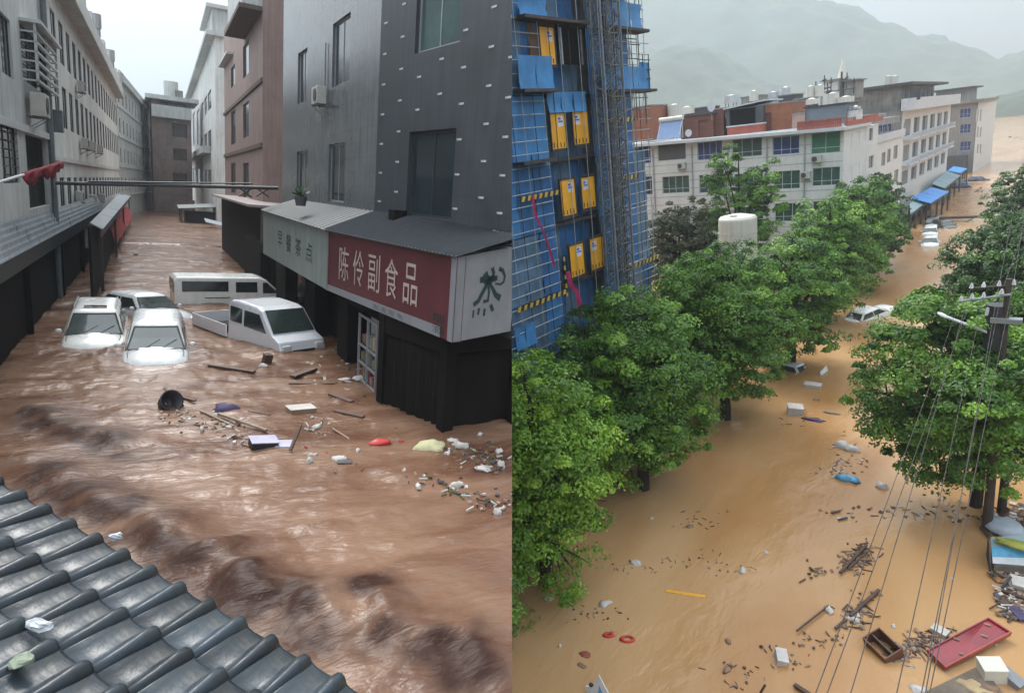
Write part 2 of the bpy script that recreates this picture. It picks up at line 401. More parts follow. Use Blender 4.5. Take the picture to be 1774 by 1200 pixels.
# retaining wall that carries the upper street above the lower road
n_ = A.M @ Vector((1, 0, 0))
def seam_pt(y, z, off):       # point on the boundary plane at street distance y, height z, off to the left
    x = -(n_.y*y+n_.z*(z-A.h))/n_.x; return Vector((x, y, z))-n_*off
rw = MB(); seq = [3.2, 6, 10, 16, 26, 40]
rings = []
for y in seq: rings.append([seam_pt(y, -.45, .03), seam_pt(y, -.45, .33), seam_pt(y, -11, .33), seam_pt(y, -11, .03)])
rw.loft(rings); tag(rw.build('retaining_wall', M_concrete), 'tall concrete retaining wall holding the upper street above the lower road', 'retaining wall', up=True)

# ---- left hand row
DL = (.018, 1.0)
def left_wall(x_at0, off=0): return Wall(A, (x_at0, 0), DL, -1)
# near house
WN = left_wall(-4.02)
t = thing('grey_house', 'grey rendered house with barred window at the left edge behind the corrugated canopy', 'house', WN.pt(30, 0), up=True)
def root_inv(t): return Matrix.Translation(-Vector(t.location))
def P(mb, name, m, t, **k):
    """build a mesh given in place coordinates as a child of thing t"""
    R = t.matrix_basis.inverted(); mb.v = [tuple(R @ Vector(p)) for p in mb.v]
    return mb.build(name, m, t, **k)
def Pwin(W, op, t, *a, **k):
    o = window(W, op, t, *a, **k); o.location = o.location-Vector(t.location); return o
def opx(W, xl, xr, yt, yb):
    xm, ym = (xl+xr)/2, (yt+yb)/2
    a0, a1 = W.sz(xl, ym)[0], W.sz(xr, ym)[0]; z1, z0 = W.sz(xm, yt)[1], W.sz(xm, yb)[1]
    return (round(min(a0, a1), 2), round(max(a0, a1), 2), round(z0, 2), round(z1, 2))
e1 = WN.sz(88, 200)[0]
ops = [opx(WN, 1, 20, 30, 130), opx(WN, 38, 76, 62, 150), opx(WN, 2, 32, 215, 318), opx(WN, 48, 84, 238, 360)]
w0 = 18.0
P(WN.shell(MB(), w0, e1, -1, 15, ops, 8), 'wall', M_white2, t)
for i, o_ in enumerate(ops[:3]): Pwin(WN, o_, t, M_frame, M_glass, mull=2, bars=6 if i != 0 else 0)
P(WN.box(MB(), ops[3][0], ops[3][1], ops[3][2], ops[3][3], -1.0, -.9), 'recess_back', M_brown2, t)
# projecting burglar cage with slats
cg = MB(); a0, a1, z0, z1 = ops[1]
for k in range(7): z = z0+(z1-z0)*k/6; WN.box(cg, a0, a1, z, z+.06, .35, .45); WN.box(cg, a0, a0+.05, z, z+.05, 0, .45); WN.box(cg, a1-.05, a1, z, z+.05, 0, .45)
for a in (a0, (a0+a1)/2, a1-.05): WN.box(cg, a, a+.05, z0, z1, .36, .44)
P(cg, 'window_cage', M_trim, t)
P(WN.box(MB(), a0-.1, a1+.1, z1, z1+.1, 0, .6), 'window_hood', M_trim, t)
P(WN.box(MB(), w0, e1, ops[3][3]+.02, ops[3][3]+.25, .003, .12), 'floor_band', M_trim, t)
pp = MB(); q = WN.sz(84, 300)[0]; pp.tube(WN.pt(q, 0, .15), WN.pt(q, 13, .15), .1); pp.tube(WN.pt(q+.35, 2, .15), WN.pt(q+.35, 15, .15), .07)
P(pp, 'drain_pipe', M_metal, t)
a_, z_ = WN.sz(48, 190); ac_unit(WN, a_, z_-.2, label='cream air conditioner on the grey house below its barred cage window', s=1.25)
a_, z_ = WN.sz(83, 205); bx = WN.box(MB(), a_-.2, a_+.25, z_-.5, z_+.35, .1, .5)
tag(bx.build('meter_box', M_metal, bevel=.02), 'small grey meter box on the drain pipe of the grey house', 'meter box', up=True)

# main white row
WL = left_wall(-4.35)
s0 = e1+.6; s1 = WL.sz(205, 250)[0]
t = thing('apartment_row', 'long white apartment row with narrow windows on the left of the narrow street', 'apartment building', WL.pt(s0, 0), up=True)
z3 = WL.sz(105, 6)[1]; ops = []
a = WL.sz(94, 65)[0]
pitch = 3.6; rows = [(5.9-3.2+.1, 1.7), (6.9, 1.9), (10.3, 1.9)]
rowz = [WL.sz(100, 330)[1]-1.0, WL.sz(109, 221)[1], WL.sz(97, 100)[1]]
k = 0
aa = s0+1.0
while aa+1.7 < s1:
    for r, z in enumerate((3.1, rowz[1], rowz[2])): ops.append((round(aa, 2), round(aa+1.7, 2), round(z, 2), round(z+(2.0 if r else 1.7), 2)))
    aa += 2.85; k += 1
zt = z3
P(WL.shell(MB(), s0, s1, -1, zt, ops, 9), 'wall', M_white, t)
for o_ in ops: Pwin(WL, o_, t, M_frame, M_glass, mull=1, inset=.07)
P(WL.box(MB(), s0, s1, zt+.002, zt+.16, -.1, .75), 'cornice', M_white2, t)
P(WL.box(MB(), s0, s1, zt+.162, zt+1.1, .5, .68), 'parapet', M_trim, t)
for zz in (5.55,): P(WL.box(MB(), s0, s1, zz, zz+.22, .003, .12), 'floor_band', M_trim, t)
for i in range(11):
    a = s0+3+i*(s1-s0-4)/10; P(WL.box(MB(), a, a+1.3, zt+1.1, zt+1.75, .3, .62), 'parapet_post', M_white2, t)
acs = [(132, 142, 'top floor window'), (140, 245, 'second floor near end'), (150, 250, 'second floor second'), (163, 255, 'second floor third')]
for i, (px, py, s_) in enumerate([(131, 150, ''), (138, 248, ''), (150, 252, ''), (165, 258, ''), (152, 345, ''), (168, 342, ''), (128, 340, '')]):
    a_, z_ = WL.sz(px, py)
    ac_unit(WL, a_, z_-.3, label=['air conditioner high up under the top windows of the white row', 'nearest air conditioner of the middle group on the white row', 'second air conditioner of the middle group on the white row', 'farthest air conditioner of the middle group on the white row',
      'low air conditioner just above the near end of the flat tin canopy', 'low air conditioner above the middle of the flat tin canopy', 'low air conditioner behind the far end of the corrugated canopy'][i], group='air conditioners along the white row')
# next blocks down the street
def block(W, s0, s1, zt, label, name='apartment_block', wall=M_white2, cols=5, rows=4, dep=9, band=True, up=True, ww=1.2, wh=1.6, z_first=3.2, cat='apartment building', frame=None, gl=None, storey=3.1, ac=0, parapet=.9, inset_mats=None):
    t = thing(name, label, cat, W.pt(s0, 0), up=up)
    ops = []; st = storey; gap = (s1-s0)/cols
    for r in range(rows):
        for c in range(cols):
            a = s0+gap*(c+.5)-ww/2; z = z_first+r*st
            if z+wh < zt-.1: ops.append((round(a, 2), round(a+ww, 2), round(z, 2), round(z+wh, 2)))
    P(W.shell(MB(), s0, s1, -1, zt, ops, dep), 'wall', wall, t)
    for o_ in ops: Pwin(W, o_, t, frame or M_frame, gl or M_glass, mull=1, inset=.12)
    if band:
        for r in range(rows+1):
            z = z_first-.55+r*st
            if z < zt-.3: P(W.box(MB(), s0, s1, z, z+.14, .003, .1), 'floor_band', M_trim, t)
    P(W.box(MB(), s0-.1, s1+.1, zt+.002, zt+.15, -.2, .45), 'cornice', M_trim, t)
    P(W.box(MB(), s0-.1, s1+.1, zt+.15, zt+parapet, .2, .4), 'parapet', wall, t)
    return t
W2 = Wall(A, WL.pt(s1+.6, 0)[:2], (.075, 1), -1)
l2 = 34
block(W2, 0, l2, 15.5, 'pale block farther down the left side of the narrow street', cols=9, rows=4, wall=M_white2, storey=3.3)
W3 = Wall(A, W2.pt(l2+.5, 0)[:2], (.16, 1), -1)
block(W3, 0, 24, 15.8, 'farthest pale block at the left bend of the narrow street', cols=6, rows=4, wall=M_concrete, storey=3.3)
W4 = Wall(A, (-6.5, 172), (1, 0.0), -1)
M_pinkwall = mat('dark red tile', (.16, .06, .065), .8, .2, .6, .1, streak=.3)
block(W4, 0, 12, 17.5, 'dark red block with pale window sills closing the street end', cols=4, rows=5, wall=M_pinkwall, storey=3.3, frame=M_trim)
# roof rail figures: water heaters etc on the left row
for i in range(4):
    a = s0+8+i*15; 
    tk = thing('roof_tank', ['small steel water tank nearest on the white row roof', 'second steel water tank along the white row roof', 'third steel water tank along the white row roof', 'farthest steel water tank along the white row roof'][i], 'water tank', WL.pt(a, zt+1.1, .4), up=True, group='tanks on the white row roof')
    MB().tube((0, 0, .5), (0, 0, 1.4), .42, n=14).build('tank', M_alu, tk); m = MB()
    for x, y in ((-.3, -.3), (.3, -.3), (.3, .3), (-.3, .3)): m.tube((x, y, 0), (x, y, .5), .03)
    m.build('stand', M_metal, tk)

# ---- corrugated canopy at the left edge
M_corr = mat('corrugated grey roofing', (.42, .47, .51), .3, .2, 1.2, .1, 15, streak=.3)
M_flat = mat('pale tin roofing', (.30, .33, .355), .4, .14, .8, .05, 12)
def canopy(W, a0, a1, zo, zi, o_in, o_out, label, m, npan=6, corr=0, name='canopy', th=.03, fascia=M_frame, up=True, posts=3, postz=-1, group=None, cat='canopy'):
    t = thing(name, label, cat, W.pt(a0, zo, o_out), up=up, group=group)
    L = (a1-a0)/npan
    for i in range(npan):
        mb = MB(); b0, b1 = a0+i*L+.006, a0+(i+1)*L-.006
        if corr:
            n = max(2, int(corr*L)); top = []; bot = []
            for j in range(n*4+1):
                a = b0+(b1-b0)*j/(n*4); h = .045*math.sin(j*math.pi/2+.4) if corr else 0
                top.append((a, h))
            vs = []
            for a, h in top: vs += [W.pt(a, zo+h+th, o_out), W.pt(a, zi+h+th, o_in), W.pt(a, zi+h, o_in), W.pt(a, zo+h, o_out)]
            fs = []
            for j in range(len(top)-1):
                k = j*4
                for c in range(4): d_ = (c+1) % 4; fs.append((k+c, k+d_, k+4+d_, k+4+c))
            mb.add(vs, fs)
        else:
            mb.hexa([W.pt(b0, zi, o_in), W.pt(b1, zi, o_in), W.pt(b1, zo, o_out), W.pt(b0, zo, o_out), W.pt(b0, zi+th, o_in), W.pt(b1, zi+th, o_in), W.pt(b1, zo+th, o_out), W.pt(b0, zo+th, o_out)])
        P(mb, 'roof_panel', m, t)
    P(W.box(MB(), a0, a1, zo-.22, zo-.03, o_out-.08, o_out-.02), 'edge_beam', fascia, t)
    for i in range(posts):
        a = a0+.3+(a1-a0-.6)*i/max(1, posts-1); P(W.box(MB(), a, a+.12, postz, zo-.22, o_out-.2, o_out-.08), 'post', fascia, t)
    return t
zc = 2.75
oo = lambda px, py, z: (WN.P.x*0+1)*((Vector(A.z(px, py, z)[:2])-WN.P).dot(WN.n))
o1 = oo(5, 455, zc); a0 = (Vector(A.z(-160, 550, zc)[:2])-WN.P).dot(WN.d); a1 = (Vector(A.z(160, 361, zc)[:2])-WN.P).dot(WN.d)
# ridges run with the street, so the sheet is laid in long strips across its width
t = thing('corrugated_canopy', 'dark corrugated lean-to canopy along the left edge of the street', 'canopy', WN.pt(a0, zc, o1), up=True)
NS = 5
for k in range(NS):
    f0, f1 = k/NS, (k+1)/NS; oa, ob = .02+(o1-.02)*f0, .02+(o1-.02)*f1; za, zb = 3.55+(zc-3.55)*f0, 3.55+(zc-3.55)*f1
    nseg = 12
    for j in range(nseg):
        b0, b1 = a0+(a1-a0)*j/nseg+.004, a0+(a1-a0)*(j+1)/nseg-.004
        mb = MB(); prof = []
        for i in range(13):
            u = i/12; h = .10 if i in (3, 4) else (.03 if i in (2, 5) else 0)
            prof.append((oa+(ob-oa-.01)*u, za+(zb-za)*u+h))
        r0 = [WN.pt(b0, z, o) for o, z in prof]+[WN.pt(b0, z-.02, o) for o, z in reversed(prof)]
        r1 = [WN.pt(b1, z, o) for o, z in prof]+[WN.pt(b1, z-.02, o) for o, z in reversed(prof)]
        mb.loft([r0, r1]); P(mb, 'roof_sheet', M_corr, t)
P(WN.box(MB(), a0, a1, zc-.5, zc-.03, o1-.08, o1-.02), 'edge_beam', M_frame, t)
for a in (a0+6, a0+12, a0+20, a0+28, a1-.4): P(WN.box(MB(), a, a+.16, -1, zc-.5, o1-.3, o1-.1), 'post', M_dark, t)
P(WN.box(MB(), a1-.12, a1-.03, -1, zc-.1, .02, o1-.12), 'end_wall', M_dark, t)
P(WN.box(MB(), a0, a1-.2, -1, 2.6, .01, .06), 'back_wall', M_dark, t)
# hanging cloth at the end of the canopy
p = A.z(148, 410, 1.6); tag(MB().box(-.28, -.02, -.75, .25, .02, .5).build('hanging_sheet', mat('pale cloth', (.42, .36, .34), .9, .2, 3, .2), None, (p.x+.1, p.y-.3, 1.75), (0, 0, .2)), 'small pale cloth sheet hanging below the end of the corrugated canopy', 'cloth', up=True)
# flat tin canopy
WF = left_wall(-4.35)
zt2 = 2.9
P0 = A.z(178, 397, zt2); P1 = A.z(227, 339, zt2); Q0 = A.z(156, 386, zt2+.35); Q1 = A.z(204, 337, zt2+.35)
t = thing('tin_canopy', 'pale flat tin canopy sloping over the left kerb in front of the white row', 'canopy', P0, up=True)
for i in range(6):
    f, g = i/6+.002, (i+1)/6-.002
    a_, b_, c_, d_ = P0.lerp(P1, f), P0.lerp(P1, g), Q0.lerp(Q1, g), Q0.lerp(Q1, f)
    P(MB().slab(a_, b_, c_, d_, .05), 'roof_panel', M_flat, t)
P(MB().slab(P0-Vector((.06, 0, .35)), P1-Vector((.06, 0, .35)), P1-Vector((.06, 0, .06)), P0-Vector((.06, 0, .06)), .05), 'edge_beam', M_darkgrey, t)
for f in (.03, .3, .6, .97): q = P0.lerp(P1, f); P(MB().box(q.x-.25, q.y-.06, -1, q.x-.12, q.y+.06, zt2-.1), 'post', M_frame, t)
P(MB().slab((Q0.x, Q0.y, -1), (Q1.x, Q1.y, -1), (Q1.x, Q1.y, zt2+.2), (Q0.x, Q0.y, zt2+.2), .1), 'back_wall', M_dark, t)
# red awning cloth under it
m = MB(); r0 = A.z(190, 400, 1.5); r1 = A.z(222, 362, 1.6)
for i in range(7):
    pass
rr = []
for i in range(9):
    q = r0.lerp(r1, i/8); sg = .12*math.sin(i*2.1)
    rr.append([q+Vector((.35, 0, -.9+sg)), q+Vector((.1, 0, .1+sg*.4)), q+Vector((-.6, 0, .45)), q+Vector((-.6, 0, .38)), q+Vector((.05, 0, .02+sg*.4)), q+Vector((.3, 0, -.92+sg))])
m.loft(rr); tag(m.build('red_awning', M_red), 'crumpled red cloth awning hanging under the tin canopy', 'awning', up=True)
# furled red flag on a pale pole at the near house
pa = WN.pt(WN.sz(-20, 318)[0], WN.sz(-20, 318)[1], .9); pa = A.x(-10, 318, -3.1); pb = A.x(104, 283, -2.9)
pb = A.y(104, 284, pa.y+3.0)
t = thing('furled_flag', 'furled red flag on a pale pole sticking out from the grey house', 'flag', pa, up=True)
P(MB().tube(pa, pb, .035), 'flag_pole', M_trim, t)
G = []
for i in range(15):
    f = .40+.62*i/14; q = pa.lerp(pb, f); hang = .16+.13*math.sin(min(1, i/9)*2.4)+.05*math.sin(i*1.9); row = []
    for k in range(9):       # cloth wound round the pole and sagging below it
        u = k/8*2*math.pi; c_, s_ = math.cos(u), math.sin(u)
        row.append(q+Vector((c_*(.055+.02*math.sin(i*1.3+k)), 0, s_*.06-(hang if 4 <= k <= 7 else .0)*(.6+.4*math.sin(k+i*.8)))))
    G.append(row)
P(MB().loft(G), 'flag_cloth', mat('dull red flag cloth', (.20, .022, .03), .9, .35, 5, .3), t, smooth=True)

# overhead pipe across the street
b0, b1 = A.y(96, 317, 30), A.y(482, 326, 30)
t = thing('overhead_pipe', 'thin dark pipe crossing the narrow street above the canopies', 'pipe', b0, up=True)
P(MB().tube(b0, b1, .07), 'pipe', M_frame, t)
P(MB().tube(b0+Vector((1, 0, .14)), b1+Vector((-1, 0, .1)), .03), 'cable', M_frame, t)
for px in (425, 455): q = A.y(px, 326, 30); P(MB().tube(q+Vector((-.25, 0, -.35)), q+Vector((.25, 0, 0)), .03).tube(q+Vector((.25, 0, -.35)), q+Vector((-.25, 0, 0)), .03), 'bracket', M_frame, t)

# ---- right hand side: grey tiled building
PB = Vector((6.0, 20.0)); DB = Vector((.14, -.99)); DA = Vector((-.02, 1))
WB = Wall(A, PB, DB, -1); WA = Wall(A, PB, DA, 1)
t = thing('grey_tiled_building', 'tall grey tiled building with white dashes over the shop signs', 'building', (PB.x, PB.y, 0), up=True)
opA = [opx(WA, 516, 532, 88, 178), opx(WA, 576, 606, 32, 146), opx(WA, 514, 533, 262, 350), opx(WA, 569, 597, 249, 350)]
opA = [(max(.1, o[0]), o[1], o[2], o[3]) for o in opA]
la = WA.sz(490, 200)[0]
P(WA.shell(MB(), 0.0, la, -1, 15, opA, 8), 'street_wall', M_greywall, t)
for o_ in opA: Pwin(WA, o_, t, M_alu, M_glass, mull=1, inset=.12, fw=.06)
opB = [opx(WB, 706, 786, 226, 378), opx(WB, 722, 800, -60, 82)]
mb = WB.shell(MB(), 0.0, 13, 2.3, 15, opB, 8)
wb = P(mb, 'dashed_wall', M_greydark, t); 
for i, o_ in enumerate(opB): Pwin(WB, o_, t, M_frame if i == 0 else M_alu, M_glass if i == 0 else M_greenglass, mull=1, inset=.14, fw=.07)
me = MB(); 
M_dash = mat('white tile inlay', (.42, .43, .44), .5, .3, 6, 0)
cols_px = [662, 691, 722, 759, 797, 842, 877]; DASH = []
for c, px in enumerate(cols_px):
    a_ = WB.sz(px, 220)[0]
    zb_ = WB.sz(660, 96)[1] if c % 2 == 0 else WB.sz(690, 121)[1]
    for j in range(-2, 7):
        z = zb_-j*.82
        if z < 4.6 or z > 11: continue
        if any(o[0]-.1 < a_ < o[1]+.1 and o[2]-.05 < z < o[3]+.05 for o in opB): continue
        DASH.append((a_, z))
dm = WB.box(MB(), -.105, .105, -.024, .024, .002, .01); dm.v = [tuple(Vector(p)-Vector((PB.x, PB.y, 0))) for p in dm.v]; dme = dm.mesh('tile_inlay', M_dash)
for a_, z in DASH: obj('tile_inlay', dme, t, WB.pt(a_, z)-Vector((PB.x, PB.y, 0)))
# window box with dark plants below the large window
a0, a1, z0, z1 = opB[0]
P(WB.box(MB(), a0-.25, a0+.1, z0-.25, z0+.12, .01, .4), 'window_planter', M_dark, t)
a_, z_ = WA.sz(566, 176); ac_unit(WA, a_, z_-.15, label='grey air conditioner between the tall windows of the grey tiled building')
cb = MB(); q = WA.sz(567, 75); cb.tube(WA.pt(q[0], q[1], .05), WA.pt(q[0], z_+.3, .05), .02); P(cb, 'pipe', M_metal, t)

# sign boards along the shops (bottom line / top line)
zs = 2.3
S0, S1, S2 = [A.z(*q, zs) for q in ((456, 439), (566, 502), (783, 593))]
D12 = (S2-S1).normalized(); n12 = Vector((D12.y, -D12.x, 0)); perp = Vector((.992, .13, 0))
def topz(px, py, P_, d): return A.wall(px, py, P_[:2], d[:2]).z
hT0 = A.wall(455, 364, S0[:2], (S1-S0)[:2]).z; hT1 = A.wall(566, 399, S1[:2], D12[:2]).z; hT2 = A.wall(795, 446, S1[:2], D12[:2]).z
S0t, S1t, S2t = Vector((S0.x, S0.y, hT0)), Vector((S1.x, S1.y, hT1)), Vector((S2.x, S2.y, hT2))
M_signw = mat('white sign panel', (.20, .21, .225), .5, .08, 1.2, .02, streak=.08)
M_signg = mat('pale green sign panel', (.21, .25, .235), .5, .12, .8, .02, streak=.2)
M_signr = mat('dark red sign panel', (.085, .016, .02), .5, .15, 1, .02, streak=.1)
M_ink = mat('dark green paint', (.008, .03, .028), .6, .2, 3, 0)
M_cream = mat('cream lettering', (.38, .31, .29), .6, .1, 3, 0)
class Quad:
    """a sign face given by its four corners, u along, v up"""
    def __init__(s, bl, br, tr, tl): s.c = [Vector(p) for p in (bl, br, tr, tl)]; s.n = (s.c[1]-s.c[0]).cross(s.c[3]-s.c[0]).normalized()
    def at(s, u, v, o=0): b = s.c[0].lerp(s.c[1], u); t_ = s.c[3].lerp(s.c[2], u); return b.lerp(t_, v)+s.n*o
def board(q, th): return MB().hexa([q.c[0]-q.n*th, q.c[1]-q.n*th, q.c[2]-q.n*th, q.c[3]-q.n*th, *q.c])
def glyphs(q, text, u0, u1, v0, v1, parent, m, vertical=False, name='lettering', gap=.12, bold=.0):
    n = len(text)
    for i, ch in enumerate(text):
        c = bpy.data.curves.new('glyph', 'FONT'); c.body = ch; c.resolution_u = 3; c.offset = bold
        tmp = bpy.data.objects.new('glyph', c); COL.objects.link(tmp)
        dg = bpy.context.evaluated_depsgraph_get(); me = bpy.data.meshes.new_from_object(tmp.evaluated_get(dg))
        bpy.data.objects.remove(tmp)
        if not me.vertices: continue
        xs = [v.co.x for v in me.vertices]; ys = [v.co.y for v in me.vertices]
        if vertical: a, b = v1-(v1-v0)*(i+1-gap/2)/n, v1-(v1-v0)*(i+gap/2)/n; ua, ub = u0, u1
        else: a, b = v0, v1; ua, ub = u0+(u1-u0)*(i+gap/2)/n, u0+(u1-u0)*(i+1-gap/2)/n
        vs = [q.at(ua+(ub-ua)*(v.co.x-min(xs))/(max(xs)-min(xs)), a+(b-a)*(v.co.y-min(ys))/(max(ys)-min(ys)), .012) for v in me.vertices]
        mb = MB(); mb.add(vs, [tuple(p.vertices) for p in me.polygons])
        P(mb, name, m, parent)
t = thing('pale_green_sign', 'pale green and white shop sign board with four small dark characters', 'shop sign', S0, up=True)
q = Quad(S0, S1, S1t, S0t); 
if q.n.x > 0: q.n = -q.n
P(board(q, .22), 'board', M_signg, t)
glyphs(q, '早餐茶点', .27, .86, .32, .68, t, M_ink, gap=.45)
t = thing('red_shop_sign', 'long dark red shop sign board with cream characters 陈伶副食品', 'shop sign', S1, up=True)
q = Quad(S1, S2, S2t, S1t)
if q.n.x > 0: q.n = -q.n
P(board(q, .22), 'board', M_signr, t)
P(MB().hexa([q.at(.0, .0, .001), q.at(.93, .0, .001), q.at(.93, .0, .012), q.at(0, 0, .012), q.at(0, .1, .001), q.at(.93, .13, .001), q.at(.93, .13, .012), q.at(0, .1, .012)]), 'cream_strip', M_signw, t)
glyphs(q, '陈伶副食品', .11, .80, .26, .80, t, M_cream, gap=.3, bold=.0)
glyphs(q, '烟酒', .88, .95, .02, .30, t, M_ink, vertical=True, gap=.2)
glyphs(q, '批发零售', .45, .70, .02, .09, t, M_ink, gap=.3)
P(MB().hexa([q.at(.975, 0, -.02), q.at(1, 0, -.02), q.at(1, 0, .02), q.at(.975, 0, .02), q.at(.975, 1, -.02), q.at(1, 1, -.02), q.at(1, 1, .02), q.at(.975, 1, .02)]), 'edge_trim', M_signw, t)
for u in (-.003,): P(MB().hexa([q.at(u, 0, -.03), q.at(u+.012, 0, -.03), q.at(u+.012, 0, .03), q.at(u, 0, .03), q.at(u, 1, -.03), q.at(u+.012, 1, -.03), q.at(u+.012, 1, .03), q.at(u, 1, .03)]), 'divider_strip', M_signw, t)
# tea sign on the end of the shop
T1 = A.wall(886.6, 573, S2[:2], perp[:2]); T1t = A.wall(886.6, 428, S2[:2], perp[:2])
t = thing('tea_sign', 'white end sign panel with a brushed dark green tea character', 'shop sign', S2, up=True)
q = Quad(S2+Vector((.02, 0, 0)), T1, T1t, S2t+Vector((.02, 0, 0)))
if q.n.y > 0: q.n = -q.n
P(board(q, .2), 'board', M_signw, t)
def stroke(pts, w0, w1, parent, name='brush_stroke', m=M_ink):
    mb = MB(); k = len(pts); Lf = []; Rt = []
    for i, (u, v) in enumerate(pts):
        a, b = pts[max(0, i-1)], pts[min(k-1, i+1)]; dx, dy = b[0]-a[0], b[1]-a[1]; l = math.hypot(dx, dy) or 1
        w_ = w0+(w1-w0)*i/(k-1); Lf.append((u-dy/l*w_, v+dx/l*w_)); Rt.append((u+dy/l*w_, v-dx/l*w_))
    vs = [q.at(*p, .008) for p in Lf+Rt]; mb.add(vs, [(i, i+1, k+i+1, k+i) for i in range(k-1)]); P(mb, name, m, parent)
def uv(px, py):   # crop pixels (of the enlarged sign) to panel coordinates
    X, Y = 740+px*148/1045, 430+py*170/1200
    u = (X-789)/(887-789); return u, 1-(Y-(445-17*u))/(148)
for pts, a, b in ([[(630, 385), (700, 380), (760, 370), (850, 360)], .035, .03], [[(700, 290), (720, 350), (740, 420)], .03, .025], [[(780, 235), (800, 300), (790, 370), (830, 380)], .028, .03],
                  [[(740, 330), (720, 440), (660, 550), (620, 640), (560, 690)], .03, .028], [[(740, 400), (790, 490), (830, 570), (890, 610)], .018, .04], [[(740, 450), (745, 540), (735, 640), (680, 650)], .018, .022],
                  [[(660, 340), (700, 400), (760, 400), (800, 350)], .04, .04],
                  [[(870, 245), (920, 270), (945, 340), (930, 410), (890, 440), (820, 430)], .028, .01],
                  [[(565, 755), (560, 850)], .014, .012], [[(630, 730), (620, 815)], .02, .015], [[(700, 740), (690, 830)], .02, .017], [[(770, 690), (800, 770)], .026, .026]):
    stroke([uv(*p) for p in pts], a, b, t)
# canopy roofs over the signs, ribs run down the slope
M_tile2 = mat('small grey roof tile', (.018, .023, .028), .4, .3, 3, .1)
def ribbed(t, a, b, c, d, n, m, h=.05, name='roof_strip'):
    """a-b eave, d-c against the wall; one strip and rib per step"""
    a, b, c, d = map(Vector, (a, b, c, d)); up_ = (b-a).cross(d-a).normalized(); up_ = up_ if up_.z > 0 else -up_
    for i in range(n):
        f, g, k = i/n, (i+1)/n, (i+.32)/n
        e0, e1, ek = a.lerp(b, f), a.lerp(b, g), a.lerp(b, k); w0, w1, wk = d.lerp(c, f), d.lerp(c, g), d.lerp(c, k); mid0 = e0.lerp(ek, .5)+up_*h; mid1 = w0.lerp(wk, .5)+up_*h
        mb = MB(); r0 = [e0, mid0, ek, e1, e1-up_*.03, e0-up_*.03]; r1 = [w0, mid1, wk, w1, w1-up_*.03, w0-up_*.03]
        mb.loft([r0, r1]); P(mb, name, m, t)
t = thing('sign_canopy', 'low grey ribbed tile canopy running above the shop signs', 'canopy', S1t, up=True)
ov = Vector((-.12, 0, .02))
wA = WA.pt(WA.sz(500, 350)[0], 4.75, .0); wB = WA.pt(0.0, 4.75, .0)
far0 = S0t+ov; 
ribbed(t, S1t+ov, far0, Vector((6.0-.35, S0t.y, 4.7)), Vector((5.99, 20.02, 4.7)), 26, mat('dull grey roof sheet', (.028, .034, .038), .4, .2, 1, .1), .045)
e2 = S2t+ov+Vector((0, -.1, 0)); wEnd = WB.pt((Vector(S2t[:2])-PB).dot(WB.d)+.15, 4.6, .0)
ribbed(t, e2, S1t+ov, Vector((5.99, 19.98, 4.7)), wEnd, 46, M_tile2, .05)
e3 = A.wall(886.6, 424, (S2.x, S2.y-.1), perp[:2]); 
ribbed(t, e2, e3, Vector((e3.x, e3.y+1.0, e3.z+.25)), wEnd, 14, M_tile2, .05)
# things on that canopy
p = A.z(521, 350, 4.75); pt = thing('potted_plant', 'small potted plant standing on the canopy below the far window', 'potted plant', (p.x, p.y, 4.62), up=True)
MB().tube((0, 0, 0), (0, 0, .32), .16, .22, 10).build('pot', M_darkgrey, pt)
m = MB(); 
for i in range(24): 
    a = random.Random(i).uniform(0, 6.28); r = .1+.2*random.Random(i+50).random(); z = .35+.3*random.Random(i+90).random()
    m.slab((0, 0, .3), (r*math.cos(a), r*math.sin(a), z), (r*math.cos(a+.4), r*math.sin(a+.4), z+.06), (.03, 0, .36), .004)
m.build('leaves', mat('pot plant leaves', (.05, .09, .04), .6, .3, 4, 0), pt)

# ground floor shops under the signs
zb = 2.28
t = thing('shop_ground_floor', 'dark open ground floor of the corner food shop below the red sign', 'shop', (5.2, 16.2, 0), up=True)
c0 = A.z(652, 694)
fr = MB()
# open shop corner nearest the camera, filled with sheets in place of its shade
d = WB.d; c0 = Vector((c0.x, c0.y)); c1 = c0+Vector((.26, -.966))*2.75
M_shut = mat('dark shop opening shade', (.007, .006, .006), .8, .25, 1, .1, spec=.15)  # near black meant as shade of the unlit opening, unused
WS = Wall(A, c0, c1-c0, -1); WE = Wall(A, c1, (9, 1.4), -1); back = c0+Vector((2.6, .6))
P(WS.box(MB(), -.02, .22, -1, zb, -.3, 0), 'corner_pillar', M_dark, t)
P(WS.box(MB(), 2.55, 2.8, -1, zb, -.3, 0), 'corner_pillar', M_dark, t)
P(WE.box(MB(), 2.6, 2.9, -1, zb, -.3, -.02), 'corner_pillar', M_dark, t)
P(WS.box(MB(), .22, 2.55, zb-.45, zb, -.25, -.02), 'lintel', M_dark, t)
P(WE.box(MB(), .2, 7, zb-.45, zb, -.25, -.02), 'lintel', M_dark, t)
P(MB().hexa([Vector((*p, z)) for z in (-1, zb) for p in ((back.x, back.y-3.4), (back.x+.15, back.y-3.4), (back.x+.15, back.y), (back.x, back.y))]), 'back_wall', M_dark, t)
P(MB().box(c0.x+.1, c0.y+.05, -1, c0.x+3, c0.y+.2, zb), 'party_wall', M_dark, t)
P(MB().prism([(c0.x, c0.y), (c1.x, c1.y), (c1.x+8, c1.y+1.2), (c0.x+8, c0.y+.2)], zb-.03, zb-.002), 'ceiling', M_dark, t)
